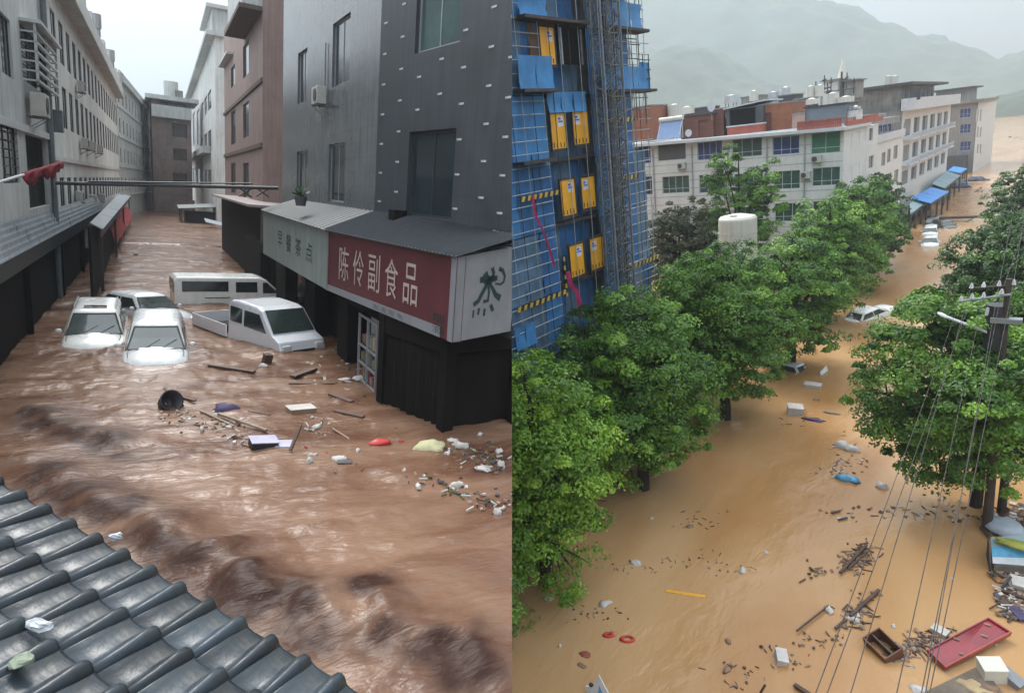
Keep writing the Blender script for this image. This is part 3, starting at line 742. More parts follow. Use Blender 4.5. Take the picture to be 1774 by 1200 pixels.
def fill_shade(W_, a0, a1, name='shade_sheet'):
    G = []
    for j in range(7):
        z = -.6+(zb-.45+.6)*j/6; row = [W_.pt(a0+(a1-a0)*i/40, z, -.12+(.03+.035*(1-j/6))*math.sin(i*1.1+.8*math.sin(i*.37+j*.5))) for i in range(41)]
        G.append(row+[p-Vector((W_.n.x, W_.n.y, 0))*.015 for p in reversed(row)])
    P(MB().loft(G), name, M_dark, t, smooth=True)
fill_shade(WS, .2, 2.58); fill_shade(WE, .0, 6.5)  # near-black folded sheets stand in for the shade inside the open shop
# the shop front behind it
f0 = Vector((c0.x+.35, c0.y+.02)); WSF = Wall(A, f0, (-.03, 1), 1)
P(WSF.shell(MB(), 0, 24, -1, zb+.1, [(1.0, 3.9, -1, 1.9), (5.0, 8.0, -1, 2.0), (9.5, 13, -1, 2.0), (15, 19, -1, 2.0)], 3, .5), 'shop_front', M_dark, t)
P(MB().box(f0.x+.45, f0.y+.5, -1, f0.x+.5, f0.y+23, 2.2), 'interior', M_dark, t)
# white framed glass door with stickers and goods in the opening
dr = thing('display_cabinet', 'white framed display case full of coloured packets beside the dark shop corner', 'display case', (f0.x-.2, f0.y+.55, -.6), up=True)
m = MB()
for y in (0, .85, 1.7): m.box(-.03, y, 0, .03, y+.06, 2.5)
for z in (.6, 1.1, 1.6, 2.44): m.box(-.03, .06, z, .03, 1.7, z+.05)
m.build('frame', M_signw, dr)
MB().box(.34, 0, 0, .38, 1.76, 2.5).build('back_panel', M_signg, dr)
cols_ = [(.2, .03, .03), (.07, .12, .06), (.2, .17, .09), (.18, .06, .07), (.26, .26, .24), (.05, .09, .15)]
rnd = random.Random(4)
for r in range(3):
    for i in range(9):
        y = .1+i*.18; h = rnd.uniform(.2, .38); c = cols_[rnd.randrange(6)]
        MB().box(.06, y, .66+r*.5, .28, y+.14, .66+r*.5+h).build('packet', mat('packet %d' % cols_.index(c), c, .5, .2, 5, 0), dr)
# pillars by the water further along
for i, (px, py) in enumerate(((532, 520), (556, 555))):
    p = A.z(px, py); tag(MB().box(-.22, -.22, -1, .22, .22, 2.3).build('pillar', [M_brown, M_darkgrey][i], None, (p.x, p.y, 0), bevel=.02), ['brown tiled pillar under the pale green sign behind the minibus', 'dark pillar under the pale green sign behind the pickup cab'][i], 'pillar', up=True)

# ---- brown building, white building, far block
WR = Wall(A, (6.1, 37.2), (.01, 1), 1)
t = thing('brown_building', 'brown tiled building with tall thin windows next to the grey one', 'building', (6.1, 37.5, 0), up=True)
aC = WR.sz(455, 200)[0]; aE = WR.sz(389, 200)[0]
ops = [opx(WR, 400, 407, 115, 150), opx(WR, 421, 431, 75, 132), opx(WR, 400, 408, 192, 250), opx(WR, 421, 431, 178, 238), opx(WR, 400, 408, 282, 335), opx(WR, 421, 431, 282, 345)]
P(WR.shell(MB(), aC, aE, -1, 18.5, ops, 10), 'street_wall', M_brown, t)
for o_ in ops: Pwin(WR, o_, t, M_frame, M_glass, mull=0, inset=.12, fw=.08)
for z in (WR.sz(430, 165)[1], WR.sz(430, 262)[1]): P(WR.box(MB(), aC, aE, z, z+.25, .003, .12), 'floor_band', M_brown2, t)
WRe = Wall(A, WR.pt(aC, 0)[:2], (1, 0), -1)
P(WRe.shell(MB(), .35, 6, -1, 18, [], .5), 'end_wall', M_brown2, t)
z = WR.sz(425, 60)[1]; P(WR.box(MB(), aC+.2, aC+9, z, z+3.4, .004, 1.1), 'bay_window', M_white2, t); P(WR.box(MB(), aC+.0, aC+9.3, z-.25, z-.003, .004, 1.3), 'bay_sill', M_brown2, t)
z = WR.sz(400, 100)[1]; P(WR.box(MB(), aE-8, aE, z, z+.2, .004, .5), 'canopy_ledge', M_trim, t)
# its ground floor: dark booth
p0 = A.z(381, 432); 
t2 = thing('dark_kiosk', 'dark brown roofed shop booth in front of the brown building', 'kiosk', (p0.x, p0.y, 0), up=True)
k0, k1 = A.z(384, 350, 3.5), A.z(455, 362, 3.5)
WK = Wall(A, (5.1, 42), (0, 1), 1)
ka, kb = WK.sz(455, 380)[0], WK.sz(384, 380)[0]
P(WK.shell(MB(), ka, kb, -1, WK.sz(420, 352)[1], [], 2), 'wall', M_dark, t2)
zz = WK.sz(420, 350)[1]; P(WK.box(MB(), ka-.3, kb+.3, zz, zz+.12, -2, .7), 'roof_slab', mat('pinkish grey concrete', (.3, .25, .24), .8, .2, 1, .1), t2)
P(MB().box(5.0, 42+ka-.1, -1, 7.5, 42+ka, zz), 'end_panel', M_brown2, t2)
P(WK.box(MB(), ka+.5, ka+1.1, -1, 1.2, .01, .1), 'door', M_brown, t2)

WW = Wall(A, (6.9, 60), (.015, 1), 1)
t = thing('white_building', 'pale grey building with dark eave and balconies beyond the brown building', 'building', (6.9, 75, 0), up=True)
a0, a1 = WW.sz(374, 200)[0], WW.sz(326, 200)[0]
ops = []
for (xl, xr, yt, yb) in ((360, 366, 158, 190), (354, 359, 168, 200), (349, 353, 178, 208), (360, 366, 226, 262), (354, 359, 232, 266), (348, 352, 238, 268), (341, 346, 190, 250), (334, 338, 195, 252), (360, 366, 294, 322), (354, 359, 294, 322), (349, 353, 294, 322), (341, 346, 292, 320), (334, 338, 292, 320)):
    ops.append(opx(WW, xl, xr, yt, yb))
zt_ = WW.sz(360, 95)[1]
P(WW.shell(MB(), a0, a1, -1, zt_, ops, 10), 'wall', M_white, t)
for o_ in ops: Pwin(WW, o_, t, M_frame, M_glass, mull=1, inset=.12, fw=.08)
P(WW.box(MB(), a0-.5, a1+.5, zt_+.004, zt_+.5, -5, 1.0), 'eave', M_white2, t)
P(WW.box(MB(), a0, a0+14, zt_+.5, zt_+3.0, -4, .3), 'roof_storey', M_white2, t)
P(WW.box(MB(), a0-.3, a0+14.6, zt_+3.0, zt_+3.4, -4, .9), 'roof_slab', M_trim, t)
z = WW.sz(345, 275)[1]; P(WW.box(MB(), a0+10, a1-.2, z, z+.9, .004, 1.0), 'balcony', M_white2, t)
WWe = Wall(A, WW.pt(a0, 0)[:2], (1, 0), -1); P(WWe.shell(MB(), .01, 6, -1, zt_-.01, [], .3), 'end_wall', M_darkgrey, t)

WQ = Wall(A, (1, 118), (1, 0.02), -1)
t = thing('far_balcony_building', 'brick building with balconies and a roof tank facing down the narrow street', 'building', (1, 118, 0), up=True)
a0, a1 = WQ.sz(264, 250)[0], WQ.sz(332, 250)[0]; ztq = WQ.sz(300, 176)[1]
ops = [opx(WQ, 276, 322, 178, 192), opx(WQ, 298, 324, 214, 238), opx(WQ, 300, 324, 258, 278), opx(WQ, 300, 324, 300, 318)]
P(WQ.shell(MB(), a0, a1, -1, ztq, ops, 10, 1.5), 'wall', mat('weathered brownish render', (.25, .19, .17), .8, .25, .3, .1, streak=.2, tint=(.16, .1, .09)), t)
for o_ in ops: Pwin(WQ, o_, t, M_frame, M_glass, mull=3, inset=1.3)
P(WQ.box(MB(), a0-.8, a1+1, ztq+.004, ztq+.6, -8, 1.2), 'roof_slab', M_white2, t)
for py in (196, 206): z = WQ.sz(300, py)[1]; P(WQ.box(MB(), a0, a1, z, z+.9-.02, .004, .9), 'balcony', M_white2, t)
q = WQ.sz(298, 172); P(MB().tube(WQ.pt(q[0], ztq+.6, -2), WQ.pt(q[0], ztq+3.0, -2), 1.0, n=12), 'roof_tank', M_white2, t)
P(WQ.box(MB(), q[0]+.5, a1-1, ztq+.6, ztq+1.8, -6, -1), 'roof_room', M_concrete, t)
# parked truck / sheds on the right far
p = A.z(305, 362); tag(MB().box(-2.3, -1, -.5, 2.3, 2, 1.5).box(-2.4, -1.1, 1.5, 2.4, 2.1, 1.62, 0).build('brick_shed', mat('dull shed brick', (.14, .11, .12), .8, .3, 2, .2), None, (p.x+.6, p.y, 0)), 'low dull brown shed at the far bend on the right', 'shed', up=True)
p = A.z(345, 385); t = thing('grey_stall', 'grey tarpaulin covered stall beside the low brown shed', 'stall', (p.x, p.y, 0), up=True)
MB().slab((-2.4, -3, 1.7), (2.2, -3, 2.2), (2.2, 3, 2.4), (-2.4, 3, 1.9), .08).build('tarpaulin', M_metal, t)
for x, y in ((-2.1, -2.7), (2, -2.7), (2, 2.7), (-2.1, 2.7)): MB().box(x-.08, y-.08, -1, x+.08, y+.08, 1.75).build('post', M_frame, t)
MB().box(-1.6, -2, -1, 2.2, 2.6, 1.3).build('goods', M_dark, t, bevel=.1)
p = A.z(368, 392); tag(MB().slab((-1, -1, .5), (1, -1, .1), (1, 1, .4), (-1, 1, .8), .06).build('loose_panel', M_flat, None, (p.x, p.y-3, .2)), 'pale tilted sheet leaning over the water by the dark booth', 'sheet', up=True)
p = A.z(236, 352); t = thing('dark_van', 'dark van with a bright light stopped at the far left bend', 'van', (p.x-.8, p.y, 0), up=True)
MB().loft([[(-1, -2, -.6), (1, -2, -.6), (1, 2.4, -.6), (-1, 2.4, -.6)], [(-1, -2, .5), (1, -2, .5), (1, 2.4, .5), (-1, 2.4, .5)], [(-.9, -1.4, 1.5), (.9, -1.4, 1.5), (.9, 2.3, 1.5), (-.9, 2.3, 1.5)]]).build('body', M_frame, t, bevel=.1)
MB().slab((-.8, -1.95, .6), (.8, -1.95, .6), (.75, -1.5, 1.35), (-.75, -1.5, 1.35), .02).build('windscreen', M_glass, t)
for x in (-.7, .7): MB().box(x-.15, -2.05, .05, x+.15, -1.98, .3).build('headlight', M_trim, t)

# ---- glazed tile roof in the foreground
E0, E1 = A.z(-40, 826, 3.65), A.z(606, 1206, 3.2)
ed = (E1-E0); elen = ed.length; ed.normalize()
inn = Vector((ed.y, -ed.x, 0)); inn = inn if inn.x < 0 else -inn
SL = math.tan(math.radians(8)); up_dir = (inn+Vector((0, 0, SL))).normalized(); nr = ed.cross(up_dir).normalized(); nr = nr if nr.z > 0 else -nr
M_rt = mat('dark blue grey glazed roof tile', (.018, .030, .046), .36, .4, 3.5, .18, 22, spec=.4, rnd=.45, tint=(.03, .034, .03))
t = thing('tiled_roof', 'blue grey glazed tile roof in the bottom left foreground', 'roof', E0, up=True)
MR = Matrix((-ed, up_dir, nr)).transposed()
tw, tl = .172, .29
def tile_mesh():
    mb = MB(); prof = [(0, .008), (.008, .02), (.018, .031), (.030, .036), (.042, .031), (.052, .02), (.060, .006), (.085, .002), (.13, .002), (tw-.02, .005), (tw, .012), (tw+.01, .012)]
    rings = []
    for y, lift, sc_, kx in ((-.015, .018, 1.1, 1.15), (.0, .022, 1.3, 1.25), (.05, .020, 1.28, 1.22), (tl*.5, .012, .95, .95), (tl+.03, 0, .55, .7)):
        top = [((.030+(x-.030)*kx) if x < .07 else x, y, z*(sc_ if x < .07 else 1)+lift) for x, z in prof]; bot = [(x, y, z-.012) for x, y, z in reversed(top)]
        rings.append(top+bot)
    return mb.loft(rings).mesh('roof_tile', M_rt, True)
tm = tile_mesh(); n1 = int(elen/tw)+2; rnd = random.Random(3)
for c in range(-1, n1):
    for r in range(17):
        p = ed*(c*tw)+up_dir*(r*tl)
        px, py = A.pr(E0+p+up_dir*.3)
        if px < -190 or py > 1420: continue
        o = obj('roof_tile', tm, t, p+nr*rnd.uniform(0, .006)); o.rotation_euler = (MR @ Matrix.Rotation(rnd.uniform(-.02, .02), 3, 'Z')).to_euler()
q0, q1 = E0-ed*.3, E1+ed*.3
P(MB().slab(q0-nr*.1, q1-nr*.1, q1+up_dir*3-nr*.1, q0+up_dir*3-nr*.1, .04), 'roof_deck', M_darkgrey, t)
P(MB().slab(q0-nr*.04-inn*.02-Vector((0, 0, .2)), q1-nr*.04-inn*.02-Vector((0, 0, .2)), q1-inn*.02-nr*.02, q0-inn*.02-nr*.02, .03), 'eave_board', M_brown2, t)
# end board of the roof
P(MB().hexa([q1+ed*.0-Vector((0, 0, 4.5)), q1+ed*.05-Vector((0, 0, 4.5)), q1+ed*.05+up_dir*3-Vector((0, 0, 5.4)), q1+up_dir*3-Vector((0, 0, 5.4)), q1-nr*.05, q1+ed*.05-nr*.05, q1+ed*.05+up_dir*3-nr*.05, q1+up_dir*3-nr*.05]), 'end_wall', M_concrete, t)
P(MB().slab(q0+inn*.4-Vector((0, 0, 4.6)), q1+inn*.4-Vector((0, 0, 4.6)), q1+inn*.4-nr*.08+Vector((0, 0, .1)), q0+inn*.4-nr*.08+Vector((0, 0, .1)), .12), 'house_wall', M_concrete, t)
# bits lying on the roof
def on_roof(px, py):
    r = A.ray(px, py); d = (E0-A.o()).dot(nr)/r.dot(nr); return A.o()+r*d+nr*.07
p = on_roof(62, 1110); tag(MB().blob((0, 0, 0), (.05, .028, .018), 3, .3).build('plastic_scrap', mat('white plastic', (.36, .38, .4), .5, .1, 3, 0), None, p, (.1, .2, -.5)), 'white plastic scrap caught on the roof tiles near the left edge', 'scrap', up=True)
p = on_roof(30, 1175); tag(MB().blob((0, 0, 0), (.04, .035, .018), 5, .25).build('mossy_stone', mat('mossy stone', (.2, .23, .17), .9, .3, 9, .4), None, p), 'grey green lump of mortar in the bottom left roof corner', 'mortar lump', up=True)
p = on_roof(193, 962); tag(MB().blob((0, 0, 0), (.03, .02, .015), 7, .3).build('plastic_scrap', mat('white plastic', (.5, .52, .54), .5), None, p+nr*.03), 'tiny white scrap lying at the roof eave', 'scrap', up=True)
# ================================================================ VEHICLES
M_carw = mat('white car paint', (.80, .80, .77), .28, .05, .8, .02, 3, coat=.6, streak=.08)
M_carw2 = mat('cool white car paint', (.72, .74, .75), .28, .05, .8, .02, 3, coat=.6, streak=.1)
M_cars = mat('silver car paint', (.62, .63, .66), .3, .05, .8, .02, 3, metal=.05, coat=.5)
M_carb = mat('black car paint', (.02, .018, .022), .22, .2, .8, .02, 3, coat=.6)
M_carblue = mat('dark blue car paint', (.02, .03, .09), .25, .2, .8, .02, 3, coat=.6)
M_wind = mat('windscreen glass', (.035, .05, .045), .06, .3, .5, .02, 1.5, spec=1.0, coat=.6)
M_rubber = mat('black rubber', (.012, .012, .013), .7, .2, 3, 0)
M_lamp = mat('headlight glass', (.55, .56, .55), .1, .05, 3, 0, spec=.8)

def rrect(x, y0, y1, z, r, n=4, bulge=0):
    """rounded rectangle ring, half width x, from y0 to y1"""
    pts = []
    for cx, cy, s in ((x-r, y1-r, 0), (-x+r, y1-r, 1), (-x+r, y0+r, 2), (x-r, y0+r, 3)):
        for i in range(n+1):
            a = math.pi/2*(s+i/n); pts.append((cx+r*math.cos(a), cy+r*math.sin(a), z))
    return pts
def vehicle(label, kind, loc, rz, paint=None, pitch=0, roll=0, L=4.4, W=1.76, H=1.5, hood=.95, hz=.95, belt=.98, wb=.45, rb=.12, tail=.25, up=False, group=None, sunroof=False, cat='car', name='car', open_hatch=False, rails=False, win=2, hoodbulge=.06):
    """front of the vehicle looks along -y; hood length, wb windscreen run, tail rear run"""
    t = thing(name, label, cat, loc, (0, 0, 0), group, up); t.rotation_euler = (Matrix.Rotation(rz, 3, 'Z') @ Matrix.Rotation(pitch, 3, 'X') @ Matrix.Rotation(roll, 3, 'Y')).to_euler()
    w = W/2; y0, y1 = -L/2, L/2; c0 = y0+hood; c1 = y1-(.55 if kind == 'sedan' else .08); r0 = c0+wb; r1 = c1-tail
    st = [(y0, .72, .40, hz-.28), (y0+.1, .88, .3, hz-.17), (y0+.35, .97, .25, hz-.06), (y0+hood*.7, 1, .25, hz), (c0+.1, 1, .25, belt), (0, 1, .25, belt), (c1-.2, 1, .25, belt), (y1-.3, .98, .25, belt-.02), (y1-.06, .92, .3, belt-.1), (y1, .84, .4, belt-.22)]
    rings = []
    for y, k, zb, zt in st:
        x = w*k; rings.append([(-x*.92, y, zb), (-x, y, zb+.18), (-x*1.0, y, (zb+zt)/2+.08), (-x*.97, y, zt-.09), (-x*.88, y, zt-.015), (-x*.45, y, zt+hoodbulge*.7), (0, y, zt+hoodbulge), (x*.45, y, zt+hoodbulge*.7), (x*.88, y, zt-.015), (x*.97, y, zt-.09), (x, y, (zb+zt)/2+.08), (x, y, zb+.18), (x*.92, y, zb)])
    MB().loft(rings).build('body', paint, t, smooth=True)
    # cabin
    B0, B1, Rr = w*.93, w*.74, .16
    cz = H-.07
    def ring(f, extra=0):   # 0 belt .. 1 roof edge
        z = belt-.03+(cz-belt+.03)*f; g = f**.9
        return rrect(B0+(B1-B0)*f, c0+(r0-c0)*g, c1+(r1-c1)*g, z, .14+.06*f)
    rg = [ring(f) for f in (0, .33, .66, 1)]
    rf = [rrect(B1-.05, r0+.08, r1-.06, H-.02, .16), rrect(B1-.22, r0+.28, r1-.2, H+.012, .14), rrect(B1*.4, r0+.6, r1-.5, H+.03, .1)]
    MB().loft(rg+rf).build('cabin', paint, t, smooth=True)
    def P2(f, side, y):     # point on the cabin side at belt fraction f
        return Vector((side*(B0+(B1-B0)*f+.012), y, belt-.03+(cz-belt+.03)*f))
    def fr(f, x, front=True):
        z = belt-.03+(cz-belt+.03)*f; g = f**.9
        y = (c0+(r0-c0)*g-.014) if front else (c1+(r1-c1)*g+.014)
        return Vector((x, y, z))
    def pane(nm, front, f0, f1, k0, k1, m=M_wind, lift=0):
        mb = MB(); n = 6; G = []
        for f in (f0, (f0+f1)/2, f1):
            k = k0+(k1-k0)*(f-f0)/(f1-f0); half = (B0+(B1-B0)*f)*k; row = []
            for i in range(n+1):
                x = -half+2*half*i/n; p = fr(f, x, front); e = (1-(x/half)**2)*.03*(-1 if front else 1); p.y += e+(-lift if front else lift); row.append(p)
            G.append(row)
        off = Vector((0, -.008 if front else .008, 0))
        rings = [[*r, *[p-off*3 for p in reversed(r)]] for r in G]
        mb.loft(rings).build(nm, m, t)
    pane('windscreen_seal', True, .03, .975, .965, .91, M_rubber); pane('windscreen', True, .09, .91, .9, .83, M_wind, .012)
    sm_ = MB()
    for sd in (-1, 1): sm_.path([(sd*w*.80, y0+.36, hz-.005+hoodbulge*.2), (sd*w*.84, y0+hood*.7, hz+.022+hoodbulge*.2), (sd*w*.80, c0-.02, belt+.02)], .009, 5)
    sm_.tube((-w*.80, c0-.02, belt+.035), (w*.80, c0-.02, belt+.035), .016, n=5); sm_.build('bonnet_seam', M_rubber, t)
    if not open_hatch: pane('rear_window', False, .2, .9, .86, .8)
    ys0 = c0+.22; ys1 = c1-.2
    for sd in (-1, 1):
        for i in range(win):
            a = ys0+(ys1-ys0)*i/win+.04; b = ys0+(ys1-ys0)*(i+1)/win-.04
            sk0 = (r0-c0)*.75 if i == 0 else 0; sk1 = (c1-r1)*.6 if i == win-1 else 0
            q = [P2(.12, sd, a), P2(.12, sd, b), P2(.86, sd, b-sk1), P2(.86, sd, a+sk0)]
            MB().slab(*q, .012 if sd < 0 else -.012).build('side_window', M_wind, t)
        MB().blob((0, 0, 0), (.1, .05, .075), 2, .05).build('mirror', paint, t, (sd*(w+.1), c0+.28, belt+.08), smooth=True)
        MB().obox((0, 0, 0), (.12, .14, .06), Matrix.Rotation(sd*.5, 3, 'Z')).build('headlight', M_lamp, t, (sd*w*.74, y0+.2, hz-.22), bevel=.03)
        for yy in (y0+.85, y1-.8): MB().tube((sd*(w-.2), yy, .3), (sd*(w+.012), yy, .3), .3, n=16).build('wheel', M_rubber, t)
    if sunroof:
        MB().box(-B1*.5, r0+.25, H+.022, B1*.5, r0+.6, H+.04).build('sunroof', M_carb, t, bevel=.01)
    if rails:
        for sd in (-1, 1): MB().path([(sd*(B1-.06), r0+.3, H), (sd*(B1-.06), r0+.4, H+.07), (sd*(B1-.06), r1-.4, H+.07), (sd*(B1-.06), r1-.3, H)], .018).build('roof_rail', M_alu, t)
    wp = MB()
    for x in (-.35, .1): wp.tube(fr(.08, x)+Vector((0, -.05, 0)), fr(.45, x+.45)+Vector((0, -.05, 0)), .008, n=5)
    wp.build('wiper', M_rubber, t)
    return t
def yaw_to(dx, dy): return math.atan2(dx, -dy)     # front looks along (dx, dy)

wz = -.72
p = A.z(160, 600); vehicle('white car with a sunroof, sunk to the bonnet, leftmost of the jammed cars', 'suv', (p.x+.02, p.y+1.9, wz), yaw_to(.0, -1), M_carw, L=4.3, W=1.72, H=1.62, sunroof=True, up=True, pitch=.04, rails=True, hood=1.0, wb=.7, group='cars jammed across the narrow street')
p = A.z(274, 627); vehicle('white hatchback in the middle of the jam facing the camera', 'hatch', (p.x, p.y+1.95, wz), yaw_to(-.03, -1), M_carw2, L=4.4, W=1.76, H=1.58, up=True, pitch=.05, hood=1.0, wb=.9, group='cars jammed across the narrow street')
p = A.z(245, 540); vehicle('white saloon car turned sideways behind the two white cars', 'sedan', (p.x+.05, p.y-.1, wz-.02), yaw_to(.62, -1), M_carw2, L=4.5, W=1.72, H=1.5, up=True, pitch=-.02, roll=.03, hood=1.1, wb=.6, tail=.5, group='cars jammed across the narrow street')
# long white minibus
p0, p1 = A.z(306, 526), A.z(505, 524)
c = (p0+p1)/2; dr_ = (p1-p0).normalized()
t = thing('minibus', 'long white minibus lying across the street with dark side windows', 'minibus', (c.x-.1, c.y+.75, -.85), up=True)
Lb = (p1-p0).length+.1
t.rotation_euler = (0, 0, math.atan2(dr_.y, dr_.x))
h = Lb/2
prof = [(-h, .3), (-h, 1.86), (-h+.12, 2.0), (h-1.45, 2.0), (h-1.15, 1.9), (h-.42, 1.2), (h-.1, 1.05), (h, .8), (h, .3)]
def ext(mb, prof, w, inset=.1):
    r = []
    for y, k, dz in ((-w, .0, 0), (-w+.02, 0, 0), (0, 0, .03), (w-.02, 0, 0), (w, 0, 0)):
        pass
    n = len(prof)
    rings = []
    for y in (-w, -w*.93, w*.93, w):
        e = 1 if abs(y) < w else 0
        rings.append([(x*(1 if e else .995), (y*(1-.06*max(0, (z-.9))/1.1)), z-(0 if e else (.05 if z > 1.5 else 0))) for x, z in prof])
    return mb.loft(rings)
ext(MB(), prof, .86).build('body', M_carw, t, bevel=.05)
def sidewin(t, x0, x1, z0, z1, slant=0, w=.86, nm='side_window', both=True):
    for sd in ((-1, 1) if both else (-1,)):
        y = lambda z: sd*(w*(1-.06*max(0, z-.9)/1.1)+.012)
        q = [Vector((x0, y(z0), z0)), Vector((x1+slant, y(z0), z0)), Vector((x1, y(z1), z1)), Vector((x0, y(z1), z1))]
        MB().slab(*q, .02 if sd < 0 else -.02).build(nm, M_glass, t, bevel=.008)
sidewin(t, -h+.3, -h+2.15, 1.38, 1.82); sidewin(t, -h+2.45, -h+3.35, 1.34, 1.8, .02); sidewin(t, -h+3.6, h-1.12, 1.3, 1.78, .5)
MB().slab((h-.46, -.76, 1.22), (h-.46, .76, 1.22), (h-1.16, .72, 1.88), (h-1.16, -.72, 1.88), -.02).build('windscreen', M_wind, t)
MB().box(-h-.02, -.7, 1.35, -h+.01, .7, 1.85).build('rear_window', M_glass, t)
MB().box(-h+1.2, -.885, 1.1, -h+2.2, -.86, 1.13).build('door_rail', M_rubber, t)
for sd in (-1, 1):
    MB().box(h-.12, sd*.6-.14, .85, h+.02, sd*.6+.14, 1.0).build('headlight', M_lamp, t, bevel=.02)
    MB().box(h-.75, sd*.98-.05, 1.3, h-.6, sd*.98+.05, 1.5).build('mirror', M_rubber, t, bevel=.02)
    for x in (-h+1, h-.9): MB().tube((x, sd*.7, .3), (x, sd*.87, .3), .3, n=16).build('wheel', M_rubber, t)
# silver double cab pickup, its cab standing high
p0, p1 = A.z(356, 552), A.z(520, 606)
dv = Vector((.42, -.907, 0)); 
fr_ = A.z(522, 607)
t = thing('pickup_truck', 'silvery white double cab mini truck with an open cargo bed half under water', 'pickup truck', (fr_.x-dv.x*2.6, fr_.y-dv.y*2.6, -.68), up=True)
t.rotation_euler = (Matrix.Rotation(math.atan2(dv.y, dv.x), 3, 'Z') @ Matrix.Rotation(.03, 3, 'Y')).to_euler()
h = 2.6
prof = [(-.35, .35), (-.35, 1.66), (-.2, 1.8), (.2, 1.84), (1.2, 1.82), (1.5, 1.74), (2.12, 1.12), (2.5, .98), (h, .75), (h, .35)]
t.scale = (1.04, 1.06, 1.12)
ext(MB(), prof, .82).build('cab', M_cars, t, bevel=.05)
sidewin(t, -.22, .45, 1.17, 1.62, 0, .82); sidewin(t, .58, 1.4, 1.13, 1.62, .42, .82)
MB().slab((2.08, -.74, 1.16), (2.08, .74, 1.16), (1.52, .68, 1.74), (1.52, -.68, 1.74), -.02).build('windscreen', M_wind, t)
for sd in (-1, 1):
    MB().box(h-.2, sd*.6-.15, .72, h+.02, sd*.6+.15, .9).build('headlight', M_lamp, t, bevel=.03)
    for x in (-h+.8, h-.7): MB().tube((x, sd*.66, .3), (x, sd*.83, .3), .29, n=16).build('wheel', M_rubber, t)
MB().box(h-.02, -.4, .62, h+.03, .4, .75).build('grille', M_rubber, t)
MB().box(-h, -.8, .55, -.42, .8, .6).build('bed_floor', M_darkgrey, t)
for a in ((-h, -.84, .6, -.42, -.8, .98), (-h, .8, .6, -.42, .84, .98), (-h-.04, -.8, .6, -h, .8, .98)): MB().box(*a).build('side_board', M_cars, t, bevel=.01)
MB().box(-1.3, -.5, .6, -.6, .3, .82).build('cargo', M_dark, t, bevel=.04)
# ================================================================ FLOTSAM IN THE NARROW STREET
M_wood = mat('wet brown wood', (.075, .04, .028), .6, .35, 4, .3)
M_wood2 = mat('pale wet wood', (.24, .17, .12), .7, .3, 4, .3)
M_foam = mat('dirty white foam plastic', (.48, .45, .42), .8, .15, 3, .1)
M_blackp = mat('black plastic', (.015, .013, .016), .5, .3, 3, .1)
M_purple = mat('dark purple cloth', (.06, .045, .10), .8, .3, 4, .3)
M_lil = mat('pale lilac panel', (.38, .36, .48), .6, .15, 3, .05)
M_yell = mat('pale yellow sack', (.45, .42, .24), .8, .2, 3, .2)
M_redp = mat('red plastic', (.45, .03, .03), .5, .25, 3, .1)
M_card = mat('wet cardboard', (.22, .14, .09), .85, .25, 3, .2)
M_bluep = mat('light blue plastic', (.10, .32, .50), .5, .2, 3, .1)
M_leafd = mat('olive weeds', (.09, .085, .03), .8, .4, 6, .3)
def plank(pl, p, q, w_, h_, m, label, up, z=.05, name='plank', cat='plank', group=None, zq=None):
    a, b = pl.z(*p, z), pl.z(*q, z if zq is None else zq); c = (a+b)/2; d = b-a; R = Matrix.Rotation(math.atan2(d.y, d.x), 3, 'Z') @ Matrix.Rotation(-math.asin(d.z/d.length), 3, 'Y')
    o = MB().obox((0, 0, 0), (d.length/2, w_/2, h_/2)).build(name, m, None, c, R.to_euler(), bevel=h_*.15); return tag(o, label, cat, group, up=up)
def lump(pl, px, py, rx, ry, rz_, m, label, up, seed=0, name='bag', cat='bag', yaw=0, z=.02, amp=.22, group=None):
    p = pl.z(px, py, z); o = MB().blob((0, 0, 0), (rx, ry, rz_), seed, amp, 14, 8).build(name, m, None, p, (0, 0, yaw), smooth=True); return tag(o, label, cat, group, up=up)
def crate(pl, px, py, sx, sy, sz, m, label, up, rot=(0, 0, 0), name='box', cat='box', z=None, lid=None, lm=None, open_=False, group=None):
    p = pl.z(px, py, .0); t = thing(name, label, cat, (p.x, p.y, (z if z is not None else sz*.15)), rot, group, up)
    if open_:
        th = .04
        for i, a in enumerate(((-sx/2, -sy/2, -sz/2, sx/2, -sy/2+th, sz/2), (-sx/2, sy/2-th, -sz/2, sx/2, sy/2, sz/2), (-sx/2, -sy/2+th, -sz/2, -sx/2+th, sy/2-th, sz/2), (sx/2-th, -sy/2+th, -sz/2, sx/2, sy/2-th, sz/2))): MB().box(*a).build('side', m, t, bevel=.008)
        MB().box(-sx/2+th, -sy/2+th, -sz/2, sx/2-th, sy/2-th, -sz/2+th).build('base', lm or m, t)
    else:
        MB().box(-sx/2, -sy/2, -sz/2, sx/2, sy/2, sz/2*.8).build('body', m, t, bevel=.015)
        MB().box(-sx/2-.012, -sy/2-.012, sz/2*.8+.002, sx/2+.012, sy/2+.012, sz/2).build('lid', lm or m, t, bevel=.01)
    return t
U = True
plank(A, (362, 632), (441, 644), .14, .06, M_wood, 'dark plank floating right below the white hatchback', U)
plank(A, (285, 672), (300, 692), .05, .05, M_wood, 'short dark stick rising beside the round black tub', U, .1)
plank(A, (306, 685), (338, 694), .07, .04, M_wood, 'thin dark stick lying right of the round black tub', U)
plank(A, (347, 711), (405, 738), .05, .04, M_wood2, 'pale pole floating just left of the purple bundle end', U)
plank(A, (378, 716), (462, 745), .07, .05, M_wood2, 'long pale pole crossing under the purple bundle', U, .1)
plank(A, (430, 712), (468, 718), .05, .03, M_wood, 'thin brown stick right of the purple bundle', U)
plank(A, (503, 780), (521, 736), .06, .05, M_wood, 'dark stick standing up out of the water beside the lilac panel', U, .05, zq=.45)
